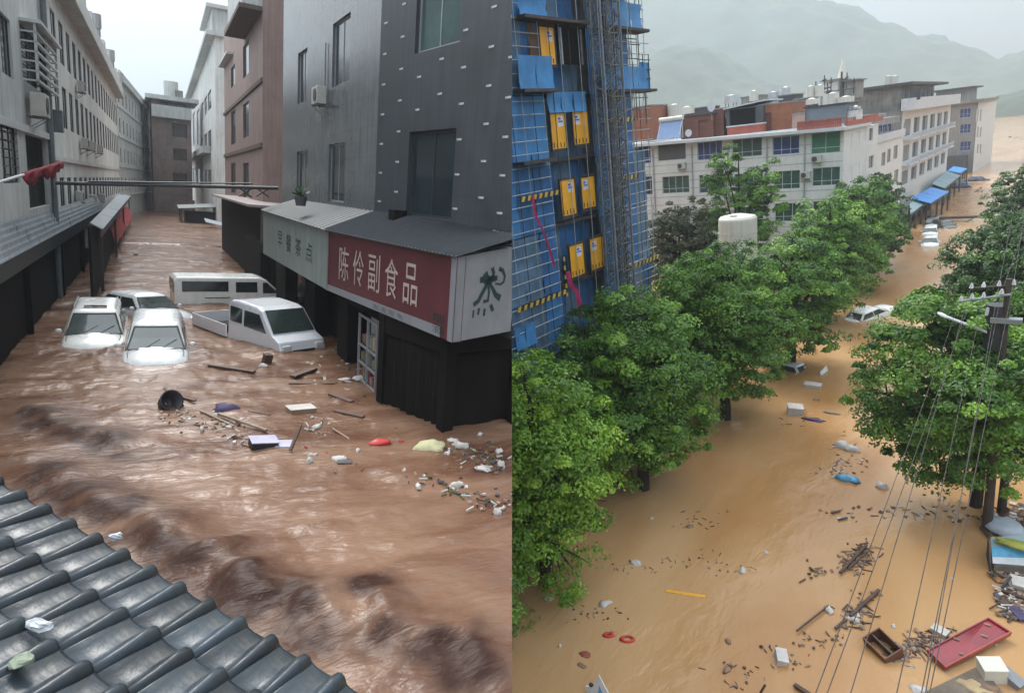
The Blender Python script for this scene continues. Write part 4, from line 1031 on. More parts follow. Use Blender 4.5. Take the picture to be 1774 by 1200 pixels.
plank(A, (507, 652), (545, 638), .2, .06, M_wood, 'brown board floating in front of the silver truck', U)
plank(A, (572, 682), (610, 696), .16, .06, M_wood, 'dark plank below the dark shop corner', U)
plank(A, (580, 711), (630, 722), .12, .05, M_wood, 'brown plank with a curled end right of the lidded crate', U)
plank(A, (500, 664), (580, 664), .05, .03, M_wood, 'long thin stick left of the foam pieces by the shop corner', U)
plank(A, (576, 742), (605, 760), .04, .03, M_wood2, 'thin pale curved strip near the red plastic bag', U)
# round tub
p = A.z(293, 705); t = thing('round_tub', 'round black tub floating on its side at the left of the flotsam', 'tub', (p.x, p.y, .12), (1.1, .2, .3), up=True)
m = MB(); 
R0 = [[(math.cos(a)*r, math.sin(a)*r, z) for a in [k*math.pi/8 for k in range(16)]] for r, z in ((.02, -.2), (.18, -.2), (.24, .15), (.26, .15), (.26, .18), (.22, .17), (.16, -.15), (.02, -.15))]
m.loft(R0, cap=False).build('shell', M_blackp, t, smooth=True)
lump(A, 393, 710, .32, .2, .17, M_purple, 'dark purple bundle of cloth floating in the middle', U, 3, 'cloth_bundle', 'cloth', -.2)
crate(A, 521, 713, .62, .36, .2, M_card, 'low crate with a pale bulging lid upstream of the flotsam', U, (.03, .05, .2), lm=M_foam)
crate(A, 456, 773, .52, .34, .26, M_blackp, 'black box with a pale lilac top in the middle of the flotsam', U, (.12, .1, .1), lm=M_lil)
plank(A, (478, 768), (505, 768), .4, .02, M_lil, 'thin lilac sheet lying right of the black box', U, .03, 'sheet', 'sheet')
lump(A, 659, 766, .24, .13, .07, M_redp, 'bright red plastic bag in front of the dark shop corner', U, 5)
lump(A, 743, 776, .36, .25, .16, M_yell, 'pale yellow sack floating beside the dark shop corner', U, 6, 'sack', 'sack')
lump(A, 587, 796, .15, .1, .09, M_foam, 'white foam lump with a black shoe like piece below the red bag', U, 8, 'foam_lump', 'foam lump')
crate(A, 597, 803, .26, .12, .08, M_blackp, 'small black plastic tray beside the white foam lump', U, (.1, 0, -.3), name='tray', cat='tray')
p = A.z(463, 628); tag(MB().box(-.13, -.1, -.3, .12, .1, .2).build('stool', M_wood, None, (p.x, p.y, .08), (.2, .15, .3), bevel=.02), 'small dark brown stool bobbing before the silver truck', 'stool', up=True)
lump(A, 456, 634, .14, .1, .07, M_foam, 'white lump floating against the small brown stool', U, 11, 'foam_lump', 'foam lump')
foams = [(598, 657, .3, 'flat white foam piece farthest up by the shop corner'), (625, 655, .5, 'long white foam strip along the shop corner'), (645, 650, .25, 'bright foam lump touching the shop corner'), (550, 668, .25, 'small white foam piece left of the foam strip'),
         (541, 790, .18, 'upper of two thin white foam pieces left of the black tray'), (536, 800, .14, 'lower of two thin white foam pieces left of the black tray'), (620, 780, .12, 'small pale foam piece above the black tray'), (786, 765, .3, 'white foam slab right behind the yellow sack'),
         (800, 773, .3, 'long white foam slab to the right of the yellow sack'), (832, 752, .12, 'small foam piece at the foot of the dark shop wall'), (864, 782, .25, 'square white foam block at the right end of the flotsam'), (868, 806, .22, 'bright foam scrap below the square foam block'),
         (836, 812, .3, 'long thin foam strip below the square foam block'), (791, 841, .28, 'curved white foam strip in the lower flotsam line'), (775, 788, .2, 'flat pale foam piece under the yellow sack'), (724, 842, .16, 'thin pale foam sliver at the left of the lower flotsam line'),
         (700, 818, .08, 'tiny pale foam bead above the lower flotsam line'), (862, 890, .12, 'bright foam scrap at the lowest end of the flotsam line'), (872, 880, .1, 'pale foam chip next to the lowest foam scrap'), (350, 744, .14, 'pale foam chip left of the black box'),
         (373, 724, .16, 'pale foam sliver just below the purple bundle'), (398, 740, .16, 'pale foam sliver between the poles and the black box'), (549, 740, .2, 'pale lump at the top of the reddish scraps'), (235, 442, .4, 'dark pale rimmed thing far up the street')]
for i, (px, py, s_, lb) in enumerate(foams):
    lump(A, px, py, s_*.55, s_*.3, .045+.03*(i % 3), M_blackp if 'dark pale' in lb else M_foam, lb, U, 20+i, 'foam_piece', 'foam', (i*.7) % 3, .01, .35, 'foam pieces in the narrow street')
def scatter(pl, pts, n, seed, mats_, label, up, smin=.03, smax=.1, name='floating_scraps', spread=(20, 9), zoff=0):
    """fine scraps nobody could count: twigs, chips and bits of leaf in one mesh"""
    rnd = random.Random(seed); mb = MB()
    for px, py, k in pts:
        for i in range(int(n*k)):
            p = pl.z(px+rnd.gauss(0, spread[0]), py+rnd.gauss(0, spread[1]), 0); mi = rnd.randrange(len(mats_)); s_ = rnd.uniform(smin, smax)
            if rnd.random() < .55:
                a = rnd.uniform(0, 6.28); mb.obox((p.x, p.y, .015+zoff), (s_*1.6, s_*.16, .015), Matrix.Rotation(a, 3, 'Z') @ Matrix.Rotation(rnd.uniform(-.2, .2), 3, 'Y'), mi)
            else:
                a = rnd.uniform(0, 6.28); mb.obox((p.x, p.y, .02+zoff), (s_*.7, s_*.5, .02), Euler((rnd.uniform(-.5, .5), rnd.uniform(-.5, .5), a)).to_matrix(), mi)
    return tag(mb.build(name, mats_), label, 'debris', kind='stuff', up=up)
scatter(A, [(330, 728, 1), (380, 730, 1.2), (430, 760, .8), (545, 742, .6), (300, 715, .5)], 26, 1, [M_wood, M_wood2, M_card, M_foam], 'chips and twigs round the poles in the narrow street', U, .02, .07)
scatter(A, [(570, 660, .8), (620, 640, 1), (600, 620, .8), (600, 690, .4)], 26, 2, [M_wood, M_leafd, M_foam, M_wood2], 'weeds and chips at the shop corner', U, .02, .09, spread=(28, 8))
scatter(A, [(800, 790, 2), (850, 800, 2), (760, 780, 1), (860, 870, 1.4), (790, 850, 1), (740, 830, .6)], 30, 3, [M_wood, M_darkgrey, M_foam, M_leafd, M_wood2], 'mixed rubbish along the right edge of the narrow street', U, .015, .06, spread=(24, 10))
scatter(A, [(600, 800, .5), (560, 760, .5), (640, 760, .4)], 16, 4, [M_card, M_redp, M_wood2], 'reddish scraps near the red plastic bag', U, .015, .05, spread=(30, 12))

# ================================================================ THE TREE LINED ROAD (lower level)
HAZE_D = 0.00066
def make_water_b():
    ys = np.concatenate([np.linspace(5, 60, 230, endpoint=False), 60*np.power(2000/60, np.linspace(0, 1, 110))])
    vs = []; nx = 150
    for y in ys:
        xl, xr = -22-y*.55-(y > 100)*y*.4, 8+y*.12+(y > 60)*(y-60)*.8
        for i in range(nx):
            x = xl+(xr-xl)*i/(nx-1); k = max(0, 1-y/120)
            vs.append((x, y, k*(.04*fbm(x, y*.6, .35)+.02*fbm(x, y*.7, 1.6, 3))))
    idx = np.arange(len(ys)*nx).reshape(len(ys), nx)
    f = np.stack([idx[:-1, :-1], idx[:-1, 1:], idx[1:, 1:], idx[1:, :-1]], -1).reshape(-1, 4)
    me = bpy.data.meshes.new('road_flood_water'); me.from_pydata(vs, [], f.tolist()); me.polygons.foreach_set('use_smooth', [True]*len(me.polygons))
    me.materials.append(water_mat('muddy slow water', (.35, .175, .066), (.455, .28, .14), (.5, .4, .3), .12, .15, .05, .0, (1, .5, 1), (1, .6, .2)))
    return tag(obj('road_flood_water', me), kind='structure')
make_water_b()
# hills behind, mostly lost in rain
M_hill = mat('wet wooded hillside', (.035, .065, .04), .9, .5, .02, .8, .3)
def hills(name, pts, yd, depth, seed, amp=6, extend=None, label=None):
    P_ = [B.y(px, py, yd) for px, py in pts]; P_.sort(key=lambda p: p.x)
    if extend: P_ = [Vector((P_[0].x-extend[0], yd, extend[1]))]+P_+[Vector((P_[-1].x+extend[2], yd, extend[3]))]
    xs = np.linspace(P_[0].x, P_[-1].x, 150); rid = np.interp(xs, [p.x for p in P_], [p.z for p in P_])
    vs = []; fr_ = [i/24 for i in range(25)]
    for f in fr_:
        prof = math.sin(f*math.pi*.5)**1.1 if f <= 1 else 1
        for x, r in zip(xs, rid):
            y = yd-depth*(1-f); nz_ = noise.fractal(Vector((x*.02, y*.02, seed)), 1, 2, 5)
            vs.append((x+nz_*4, y, -2+(r+2)*prof+amp*nz_*(.3+.7*f)*min(1, f*4)*1.4+amp*.35*noise.noise(Vector((x*.13, y*.13, seed)))*min(1, f*4)))
    for x, r in zip(xs, rid): vs.append((x, yd+depth*.8, -2))
    n = len(xs); m = len(vs)//n; idx = np.arange(len(vs)).reshape(m, n)
    f = np.stack([idx[:-1, :-1], idx[:-1, 1:], idx[1:, 1:], idx[1:, :-1]], -1).reshape(-1, 4)
    me = bpy.data.meshes.new(name); me.from_pydata(vs, [], f.tolist()); me.materials.append(M_hill); me.polygons.foreach_set('use_smooth', [True]*len(me.polygons))
    return tag(obj(name, me), kind='structure')
hills('hill_near', [(1090, 100), (1150, 82), (1210, 74), (1240, 86), (1270, 105), (1310, 135), (1400, 170)], 950, 400, 3.3, 4, (220, 90, 90, 5))
hills('hill_far', [(1150, -60), (1300, -30), (1400, -5), (1460, 8), (1500, 22), (1530, 42), (1600, 64), (1660, 80), (1700, 92), (1735, 108), (1774, 92)], 1500, 500, 8.1, 9, (460, 210, 400, 140))
hills('wooded_bank', [(1700, 185), (1720, 172), (1745, 166), (1774, 158)], 640, 70, 5.5, 2.5, (14, 3, 140, 18))

# ---- tower under construction
M_net = mat('blue safety netting', (.03, .13, .32), .75, .3, .7, .4, 9, trans=.06)
M_net2 = mat('brighter blue netting', (.05, .21, .46), .7, .25, .7, .4, 9, trans=.05)
M_net3 = mat('faded grey blue netting', (.10, .18, .28), .85, .3, .7, .4, 9, trans=.08)
M_pipe = mat('galvanised scaffold pipe', (.34, .37, .4), .45, .25, 3, 0, metal=.5)
M_pipeb = mat('rusty scaffold pipe', (.05, .042, .04), .7, .3, 3, 0)
M_yel = mat('yellow hoist gate', (.75, .36, .015), .45, .1, 1.5, .02)
M_stripeY = mat('yellow stripe paint', (.5, .34, .06), .6, .2, 3, 0)
M_stripeK = mat('black stripe paint', (.02, .02, .02), .6, .2, 3, 0)
M_notice = mat('white notice', (.6, .6, .62), .5, .1, 3, 0)
M_noticeb = mat('blue print', (.08, .10, .4), .5, .1, 3, 0)
M_mast = mat('grey lattice steel', (.15, .155, .15), .5, .3, 3, 0, metal=.3)
WT = Wall(B, (-20, 17.5), (0, 1), -1); AE = WT.sz(1126, 440)[0]; ZT = 27.5
t = thing('tower_under_construction', 'tall building under construction wrapped in blue safety netting and scaffolding', 'building', (-20, 17.5, 0))
rnd = random.Random(11)
P(MB().box(-22.6, 18.6, -1, -21.4, 36.2, ZT-.5), 'concrete_core', M_concrete, t)
st = 3.16; z0_ = WT.sz(1095, 455)[1]-2*st
for k in range(11):
    z = z0_+k*st+.1
    if z > ZT: break
    P(MB().box(-21.4, 18.2, z-.08, -20.15, 36.2, z+.08), 'working_platform', M_pipeb, t)
dx0, dx1 = WT.sz(944, 225)[0], WT.sz(1030, 225)[0]
bay = 1.45; nb = int(AE/bay)+1
for k in range(-1, 11):
    z = z0_+k*st
    for i in range(nb):
        a, b = i*AE/nb, (i+1)*AE/nb; mid = (a+b)/2
        door = dx0-.3 < mid < dx1+.1
        off = -.75 if door else .0
        m = rnd.choice([M_net, M_net, M_net2, M_net3] if k < 7 else [M_net2, M_net2, M_net])
        if door and z > 3: m = rnd.choice([M_net, M_net3])
        if z > ZT-.2: continue
        if i == nb-1 and k >= 4: continue
        if not door and k >= 5 and rnd.random() < .04 and i > 1: continue
        nx_, nz_ = 10, 10; G = []; sd = rnd.random()*50
        for jz in range(nz_):
            row = []
            for jx in range(nx_):
                aa = a+(b-a)*jx/(nx_-1); zz = z+st*jz/(nz_-1)*.985
                bl = .16*math.sin(math.pi*jx/(nx_-1))*math.sin(math.pi*jz/(nz_-1))*(.3+rnd.random()*.5)+.07*noise.noise(Vector((aa*2.5, zz*2.5, sd)))+.05*noise.noise(Vector((aa*7, zz*1.2, sd+9)))
                row.append(WT.pt(aa, zz, off-bl))
            G.append(row)
        mb = MB(); mb.loft(G, cap=False, closed=False); P(mb, 'net_panel', m, t, smooth=True)
# bright upper skirts of netting (double layer at the climbing platform)
for (xl, xr, yt, yb, off) in ((1040, 1098, 8, 50, .55), (888, 935, 0, 32, .45), (1030, 1106, 118, 158, .6), (888, 948, 100, 158, .5), (946, 1012, 160, 195, .2), (888, 925, 560, 600, .3)):
    a0, zb_ = WT.sz(xl, yb); a1, _ = WT.sz(xr, yb); zt_ = WT.sz((xl+xr)/2, yt)[1]; zb_ = WT.sz((xl+xr)/2, yb)[1]
    n = max(2, int((a1-a0)/.9))
    for i in range(n):
        G = []
        for jz in range(5):
            G.append([WT.pt(a0+(a1-a0)*(i+jx/4)/n, zb_+(zt_-zb_)*jz/4, off-.12*math.sin(math.pi*jz/4)*rnd.random()-.04*rnd.random()) for jx in range(5)])
        P(MB().loft(G, cap=False, closed=False), 'net_skirt', M_net2, t, smooth=True)
for i, a in enumerate(np.linspace(.2, AE+.2, 24)):
    P(MB().tube(WT.pt(a, -1, .16), WT.pt(a, ZT, .16), .022, n=6), 'scaffold_standard', M_pipe if i % 2 else M_pipeb, t)
zz = .8
while zz < ZT:
    P(MB().tube(WT.pt(-1, zz, .2), WT.pt(dx0-.1 if zz > 4 else AE+.35, zz, .2), .026, n=6), 'scaffold_ledger', M_pipe, t)
    if zz > 4: P(MB().tube(WT.pt(dx1+.2, zz, .2), WT.pt(AE+rnd.uniform(.2, .7), zz, .2), .026, n=6), 'scaffold_ledger', M_pipe, t)
    zz += .58
def stripe_board(xl, yl, xr, yr, h=.22):
    a0, z0 = WT.sz(xl, yl); a1, z1 = WT.sz(xr, yr); mb = MB(); n = max(3, int((a1-a0)/.22)); zm = (z0+z1)/2
    for i in range(n):
        p, q = a0+(a1-a0)*i/n, a0+(a1-a0)*(i+1)/n; s_ = .1
        mb.hexa([WT.pt(p, zm-h/2, .26), WT.pt(q, zm-h/2, .26), WT.pt(q, zm-h/2, .29), WT.pt(p, zm-h/2, .29), WT.pt(p+s_, zm+h/2, .26), WT.pt(q+s_, zm+h/2, .26), WT.pt(q+s_, zm+h/2, .29), WT.pt(p+s_, zm+h/2, .29)], i % 2)
    P(mb, 'striped_toe_board', [M_stripeY, M_stripeK], t)
stripe_board(895, 346, 958, 334); stripe_board(888, 534, 972, 508); stripe_board(1072, 465, 1136, 446); stripe_board(1070, 312, 1098, 304); stripe_board(1040, 213, 1092, 205)
a_ = WT.sz(970, 470)[0]
for j in range(9):
    z = WT.sz(970, 515)[1]+j*.23; P(WT.box(MB(), a_, a_+.12, z, z+.21, .26, .3), 'striped_post', [M_stripeY, M_stripeK][j % 2], t)
for (xl, yl, xr, yr) in ((888, 32, 1000, 30), (1040, 50, 1106, 50), (888, 160, 950, 158), (1040, 160, 1120, 160), (888, 285, 945, 280)):
    a0, z0 = WT.sz(xl, yl); a1, _ = WT.sz(xr, yr); P(WT.box(MB(), a0, a1, z0-.08, z0+.06, -.2, .7), 'platform_edge', M_pipeb, t)
# projecting corner frames against the sky
for (px, yt, yb) in ((1101, 0, 60), (1099, 60, 110), (1118, 96, 162), (1108, 96, 162), (1096, 160, 210), (1112, 163, 215)):
    a0, z0 = WT.sz(px, yb); _, z1 = WT.sz(px, yt); P(MB().tube(WT.pt(a0, z0, .3), WT.pt(a0, z1, .3), .03, n=6), 'corner_pole', M_pipeb, t)
for (px, py) in ((1100, 18), (1101, 35), (1098, 80), (1096, 104), (1116, 106), (1117, 122), (1117, 138), (1120, 160), (1098, 190), (1092, 70)):
    a0, z0 = WT.sz(px, py); P(MB().tube(WT.pt(a0-1.2, z0, .3), WT.pt(a0+.15, z0, .3), .028, n=6), 'corner_ledger', M_pipeb, t)
a0, z0 = WT.sz(1110, 160); a1, z1 = WT.sz(1118, 110)
P(MB().slab(WT.pt(a0-.5, z0, .25), WT.pt(a1, z0, .25), WT.pt(a1, z1, .25), WT.pt(a0-.5, z1, .25), .02), 'corner_net', M_net2, t)
# loose sagging pipes, wires, ribbon
for i in range(14):
    a = rnd.uniform(dx1+.2, AE); z = rnd.uniform(4, 24); P(MB().tube(WT.pt(a, z, .3), WT.pt(a+rnd.uniform(-.9, .9), z+rnd.uniform(1.5, 3), .35), .024, n=5), 'brace_pipe', M_pipe, t)
M_rib = mat('faded crimson cloth', (.32, .02, .09), .8, .3, 3, .1)
def ribbon(pts, w_):
    mb = MB(); G = []
    for i, (px, py) in enumerate(pts):
        a, z = WT.sz(px, py); ww = w_*(.6+.6*rnd.random()); G.append([WT.pt(a-ww, z, .34), WT.pt(a+ww, z+.03, .36+.05*rnd.random())])
    mb.loft(G, cap=False, closed=False); P(mb, 'torn_ribbon', M_rib, t)
ribbon([(912, 340), (918, 375), (930, 398), (938, 420), (944, 440), (950, 462)], .07)
ribbon([(974, 470), (978, 492), (990, 505), (994, 525), (996, 545)], .16)
# yellow landing gates
for n_, (xl, xr, yt, yb, xt) in enumerate(((934, 960, 48, 112, -4), (953, 979, 197, 258, -3), (991, 1018, 194, 250, -3), (970, 996, 312, 373, -3), (1006, 1030, 307, 360, -3), (986, 1011, 424, 478, -3), (1021, 1045, 412, 465, -3))):
    a0, _ = WT.sz(xl, (yt+yb)/2); a1, _ = WT.sz(xr, (yt+yb)/2); zt_ = WT.sz((xl+xr)/2, yt)[1]; zb_ = WT.sz((xl+xr)/2, yb)[1]
    # a gate is a thing hung on the scaffold: leaf, frame, notice, row of slots
    a0 += .03; a1 -= .03
    P(WT.box(MB(), a0, a1, zb_, zt_, .0, .05), 'yellow_gate', M_yel, t)
    f = MB(); WT.box(f, a0-.07, a0-.005, zb_-.06, zt_+.06, -.02, .08); WT.box(f, a1+.005, a1+.07, zb_-.06, zt_+.06, -.02, .08); WT.box(f, a0-.07, a1+.07, zt_+.062, zt_+.14, -.02, .08); WT.box(f, a0-.07, a1+.07, zb_-.14, zb_-.062, -.02, .08)
    P(f, 'gate_frame', M_pipeb, t)
    wq = a1-a0; s_ = .55 if n_ % 2 else .15
    nx0 = a0+wq*(.12 if n_ in (2, 4, 6) else .5)
    P(WT.box(MB(), nx0, nx0+wq*.36, zt_-.62, zt_-.12, .052, .058), 'gate_notice', M_notice, t)
    P(WT.box(MB(), nx0+.04, nx0+wq*.36-.04, zt_-.42, zt_-.34, .059, .063), 'notice_print', M_noticeb, t)
    P(WT.box(MB(), nx0+.04, nx0+wq*.2, zt_-.3, zt_-.18, .059, .063), 'notice_print', M_noticeb, t)
    sl_ = MB()
    for j in range(4): q = a0+wq*(j+.35)/4.2; WT.box(sl_, q, q+.07, zb_+.05, zb_+.3-.04*(j % 2), .052, .06)
    P(sl_, 'gate_slots', M_stripeK, t)
# open landing, a near-black panel standing in for its shade, with propped board
a0, zb_ = WT.sz(974, 112); a1, zt_ = WT.sz(1003, 52)
P(WT.box(MB(), a0, a1, zb_, zt_, -.02, .02), 'gateway_shade', M_dark, t)
P(WT.box(MB(), a0-.08, a0+.05, zb_, zt_, .022, .07), 'gate_frame', M_pipe, t); P(WT.box(MB(), a1-.05, a1+.1, zb_, zt_, .022, .07), 'gate_frame', M_mast, t)
a0, zb_ = WT.sz(920, 108); a1, zt_ = WT.sz(933, 42); P(WT.box(MB(), a0, a1, zb_, zt_, -.05, .0), 'plywood_board', mat('brown plywood', (.12, .07, .04), .8, .2, 2, .1), t)
# hoist mast in front
am = WT.sz(1035, 250)[0]+.1
mt = thing('hoist_mast', 'grey lattice hoist mast standing against the blue netting', 'hoist mast', WT.pt(am, -1, .8))
sec = MB(); hw = .55; sh = 1.5
cs = [(-hw, -hw), (hw, -hw), (hw, hw), (-hw, hw)]
for i in range(4):
    (x, y), (x2, y2) = cs[i], cs[(i+1) % 4]; sec.tube((x, y, 0), (x, y, sh-.01), .038, n=6); sec.tube((x, y, .02), (x2, y2, .02), .028, n=5)
    for j in range(2): z = j*.75; sec.tube((x, y, z), (x2, y2, z+.75), .022, n=5); sec.tube((x2, y2, z), (x, y, z+.75), .022, n=5)
sm = sec.mesh('mast_section', M_mast)
for k in range(20): obj('mast_section', sm, mt, (0, 0, k*sh))
# second row of scaffold poles and ties that crowd the mast
for i in range(26):
    a = am+rnd.uniform(-1.0, 2.0); off = rnd.uniform(.35, 1.5)
    P(MB().tube(WT.pt(a, -1, off), WT.pt(a+rnd.uniform(-.15, .15), ZT, off), .024, n=5), 'guide_pipe', rnd.choice([M_pipe, M_mast, M_pipeb]), t)
for i in range(95):
    z = rnd.uniform(2, 26); a = am+rnd.uniform(-.8, 1.6)
    P(MB().tube(WT.pt(a, z, .4), WT.pt(a+rnd.uniform(-1.0, 1.0), z+rnd.uniform(-.2, 1.3), 1.2), .02, n=5), 'mast_tie', rnd.choice([M_pipe, M_mast]), t)
# blue site fence beside it, seen between the trees
t = thing('site_fence', 'blue site hoarding panels between the blue tower and the white tank', 'fence', (-22, 44, 0))
for i in range(8): P(MB().box(-27+i*1.0, 44, -1, -26.03+i*1.0, 44.06, 2.6), 'fence_panel', M_net2, t)
P(MB().tube((-27, 43.9, 2.7), (-19, 43.9, 2.9), .05), 'fence_rail', M_notice, t)

# ---- white tank
p = B.z(1278, 425, 4.0); q0 = B.z(1247, 385, 6.2); q1 = B.z(1310, 385, 6.2)
q0, q1 = B.y(1247, 388, 53), B.y(1310, 388, 53); cx_, cy_ = (q0.x+q1.x)/2, 53.0; rr_ = (q1-q0).length/2
zt_ = B.y(1278, 377, cy_).z
t = thing('water_tank', 'large white round plastic water tank among the trees', 'water tank', (cx_, cy_, 0))
def ring(r, z, n=28): return [(r*math.cos(k*2*math.pi/n), r*math.sin(k*2*math.pi/n), z) for k in range(n)]
M_tank = mat('white tank plastic', (.58, .56, .5), .5, .08, .6, .03, streak=.12)
MB().loft([ring(rr_, -1), ring(rr_, zt_-.15), ring(rr_*.985, zt_-.03), ring(rr_*.9, zt_+.12), ring(rr_*.3, zt_+.3), ring(rr_*.05, zt_+.32)]).build('shell', M_tank, t, smooth=False)
MB().tube((0, -rr_*.55, zt_+.15), (0, -rr_*.55, zt_+.32), .3, n=14).build('manhole_lid', M_tank, t)
for z in (zt_-1.2, zt_-2.6): MB().loft([ring(rr_+.02, z), ring(rr_+.02, z+.07)]).build('hoop', M_tank, t)

# ---- buildings
M_bw = mat('white tiled facade', (.6, .61, .6), .55, .06, .7, .1, 12, streak=.08)
M_bg = mat('grey facade', (.26, .26, .25), .75, .14, .7, .1, 12, streak=.3)
M_blueglass = mat('blue tinted glass', (.03, .05, .16), .15, .3, 1, 0, spec=.8)
M_grg = mat('green tinted glass', (.05, .16, .10), .2, .25, .8, 0, spec=.8)
M_grg2 = mat('dull green curtain glass', (.035, .075, .06), .2, .35, 1.4, 0, spec=.8)
M_shutt = mat('grey roller blind', (.09, .09, .095), .6, .15, 1, .05)
M_brick = mat('orange brick', (.26, .10, .055), .85, .2, 1.2, .2)
M_brickd = mat('dull red brick', (.15, .062, .045), .85, .25, 1.2, .2)
M_redroof = mat('red balustrade paint', (.34, .09, .06), .7, .2, 1.2, .1)
M_mull = mat('white window frame', (.5, .52, .55), .5, .1, 2, 0)
YF = 64.0
WF_ = Wall(B, (-41, YF), (1, 0), -1)
xR = B.y(1462, 220, YF).x; fa = lambda px, py: WF_.sz(px, py)
t = thing('white_row_building', 'white tiled row building with a flat eave facing the camera behind the trees', 'building', (-41, YF, 0))
def rect(xl, xr, yt, yb): return opx(WF_, xl, xr, yt, yb)
FW = [((1100, 1127, 250, 284), M_blueglass, 1), ((1139, 1188, 247, 278), M_shutt, 0), ((1208, 1251, 245, 277), M_blueglass, 3), ((1268, 1320, 240, 272), M_grg2, 2), ((1338, 1385, 236, 268), M_blueglass, 2), ((1405, 1456, 229, 266), M_grg, 1),
      ((1100, 1130, 306, 338), M_frame, 1), ((1147, 1194, 305, 335), M_grg2, 3), ((1211, 1257, 302, 334), M_grg2, 2), ((1272, 1322, 300, 332), M_grg2, 2), ((1340, 1386, 296, 328), M_grg2, 2), ((1407, 1457, 290, 322), M_grg2, 2),
      ((1150, 1196, 364, 392), M_grg2, 2), ((1215, 1258, 360, 392), M_grg2, 2), ((1275, 1322, 358, 388), M_grg2, 2), ((1342, 1388, 352, 384), M_grg2, 2), ((1408, 1458, 348, 378), M_grg2, 2)]
ops = [rect(*f[0]) for f in FW]
zE = 13.55; aR = xR+41
P(WF_.shell(MB(), 0, aR, -1, zE, ops, 9), 'wall', M_bw, t)
for (_, gm, mu), o_ in zip(FW, ops): Pwin(WF_, o_, t, M_mull, gm, mull=mu, transom=.72 if mu else 0, inset=.12, fw=.06)
# grooves of the tiled facade: thin ledges per floor
for k in range(14):
    z = 2.2+k*.8
    segs = [(0, aR)]
    for o_ in ops:
        if o_[2]-.03 < z < o_[3]+.03: segs = [s_ for a, b in segs for s_ in ((a, min(b, o_[0])), (max(a, o_[1]), b)) if s_[1]-s_[0] > .1]
    mb = MB()
    for a, b in segs: WF_.box(mb, a, b, z-.02, z+.02, .001, .012)
    P(mb, 'tile_groove_ledge', M_bg, t)
for px in (1133, 1200, 1262, 1329, 1394):
    a = fa(px, 300)[0]; P(MB().tube(WF_.pt(a, -1, .08), WF_.pt(a, zE-.05, .08), .06, n=8), 'drain_pipe', M_pipe, t)
WSd0 = Wall(B, (xR+.03, YF), (.0, 1), -1); aS = WSd0.sz(1521, 240)[0]
# eave: rises gently to the left as in the stepped row
P(MB().box(xR-20, YF+8.9, -1, xR-.3, YF+aS, zE-.03), 'rear_body', M_bw, t)
P(MB().hexa([(-42, YF-.9, 14.02), (xR+.4, YF-.9, zE+.0), (xR+.4, YF+8, zE+.02), (-42, YF+8, 14.0), (-42, YF-.9, 14.3), (xR+.4, YF-.9, zE+.28), (xR+.4, YF+8, zE+.28), (-42, YF+8, 14.3)]), 'eave_slab', M_mull, t)
for px, py, lb in ((1183, 286, 'dark air conditioner under the grey blind on the white row building'), (1246, 285, 'air conditioner under the blue curtained window of the white row building'), (1250, 341, 'lower air conditioner under the green curtained window of the white row building'), (1106, 292, 'pale air conditioner at the left end of the white row building'), (1416, 274, 'small air conditioner under the bright green window'), (1397, 302, 'air conditioner on the drain pipe left of the lower green window')):
    a_, z_ = fa(px, py); ac_unit(WF_, a_, z_-.35, label=lb, up=False, s=1.0)
WSd = Wall(B, (xR+.03, YF), (.0, 1), -1)
aS = WSd.sz(1521, 240)[0]
def ropx(W, l): return [opx(W, *q) for q in l]
ops = ropx(WSd, [(1467, 1476, 232, 258), (1482, 1489, 228, 252), (1495, 1500, 224, 246), (1505, 1512, 222, 244), (1467, 1476, 290, 312), (1482, 1489, 284, 304), (1495, 1500, 276, 296), (1505, 1513, 270, 292)])
P(WSd.shell(MB(), .01, aS, -1, zE-.02, ops, .25), 'side_wall', M_bw, t)
for o_ in ops: Pwin(WSd, o_, t, M_mull, M_glass, mull=1, inset=.12)
P(WSd.box(MB(), -.3, aS+.2, zE+.29, zE+.7, .2, .35), 'red_balustrade', M_redroof, t)
a1420 = fa(1385, 210)[0]
for i in range(26):
    a = a1420+(aR-a1420)*i/26; P(WF_.box(MB(), a, a+.1, zE+.3, zE+.95, .55, .65), 'baluster', M_redroof, t)
P(WF_.box(MB(), a1420, aR+.3, zE+.96, zE+1.08, .5, .7), 'balustrade_rail', M_redroof, t)
for i in range(int(aS/.6)):
    P(WSd.box(MB(), i*.6, i*.6+.1, zE+.3, zE+.95, .05, .15), 'baluster', M_redroof, t)
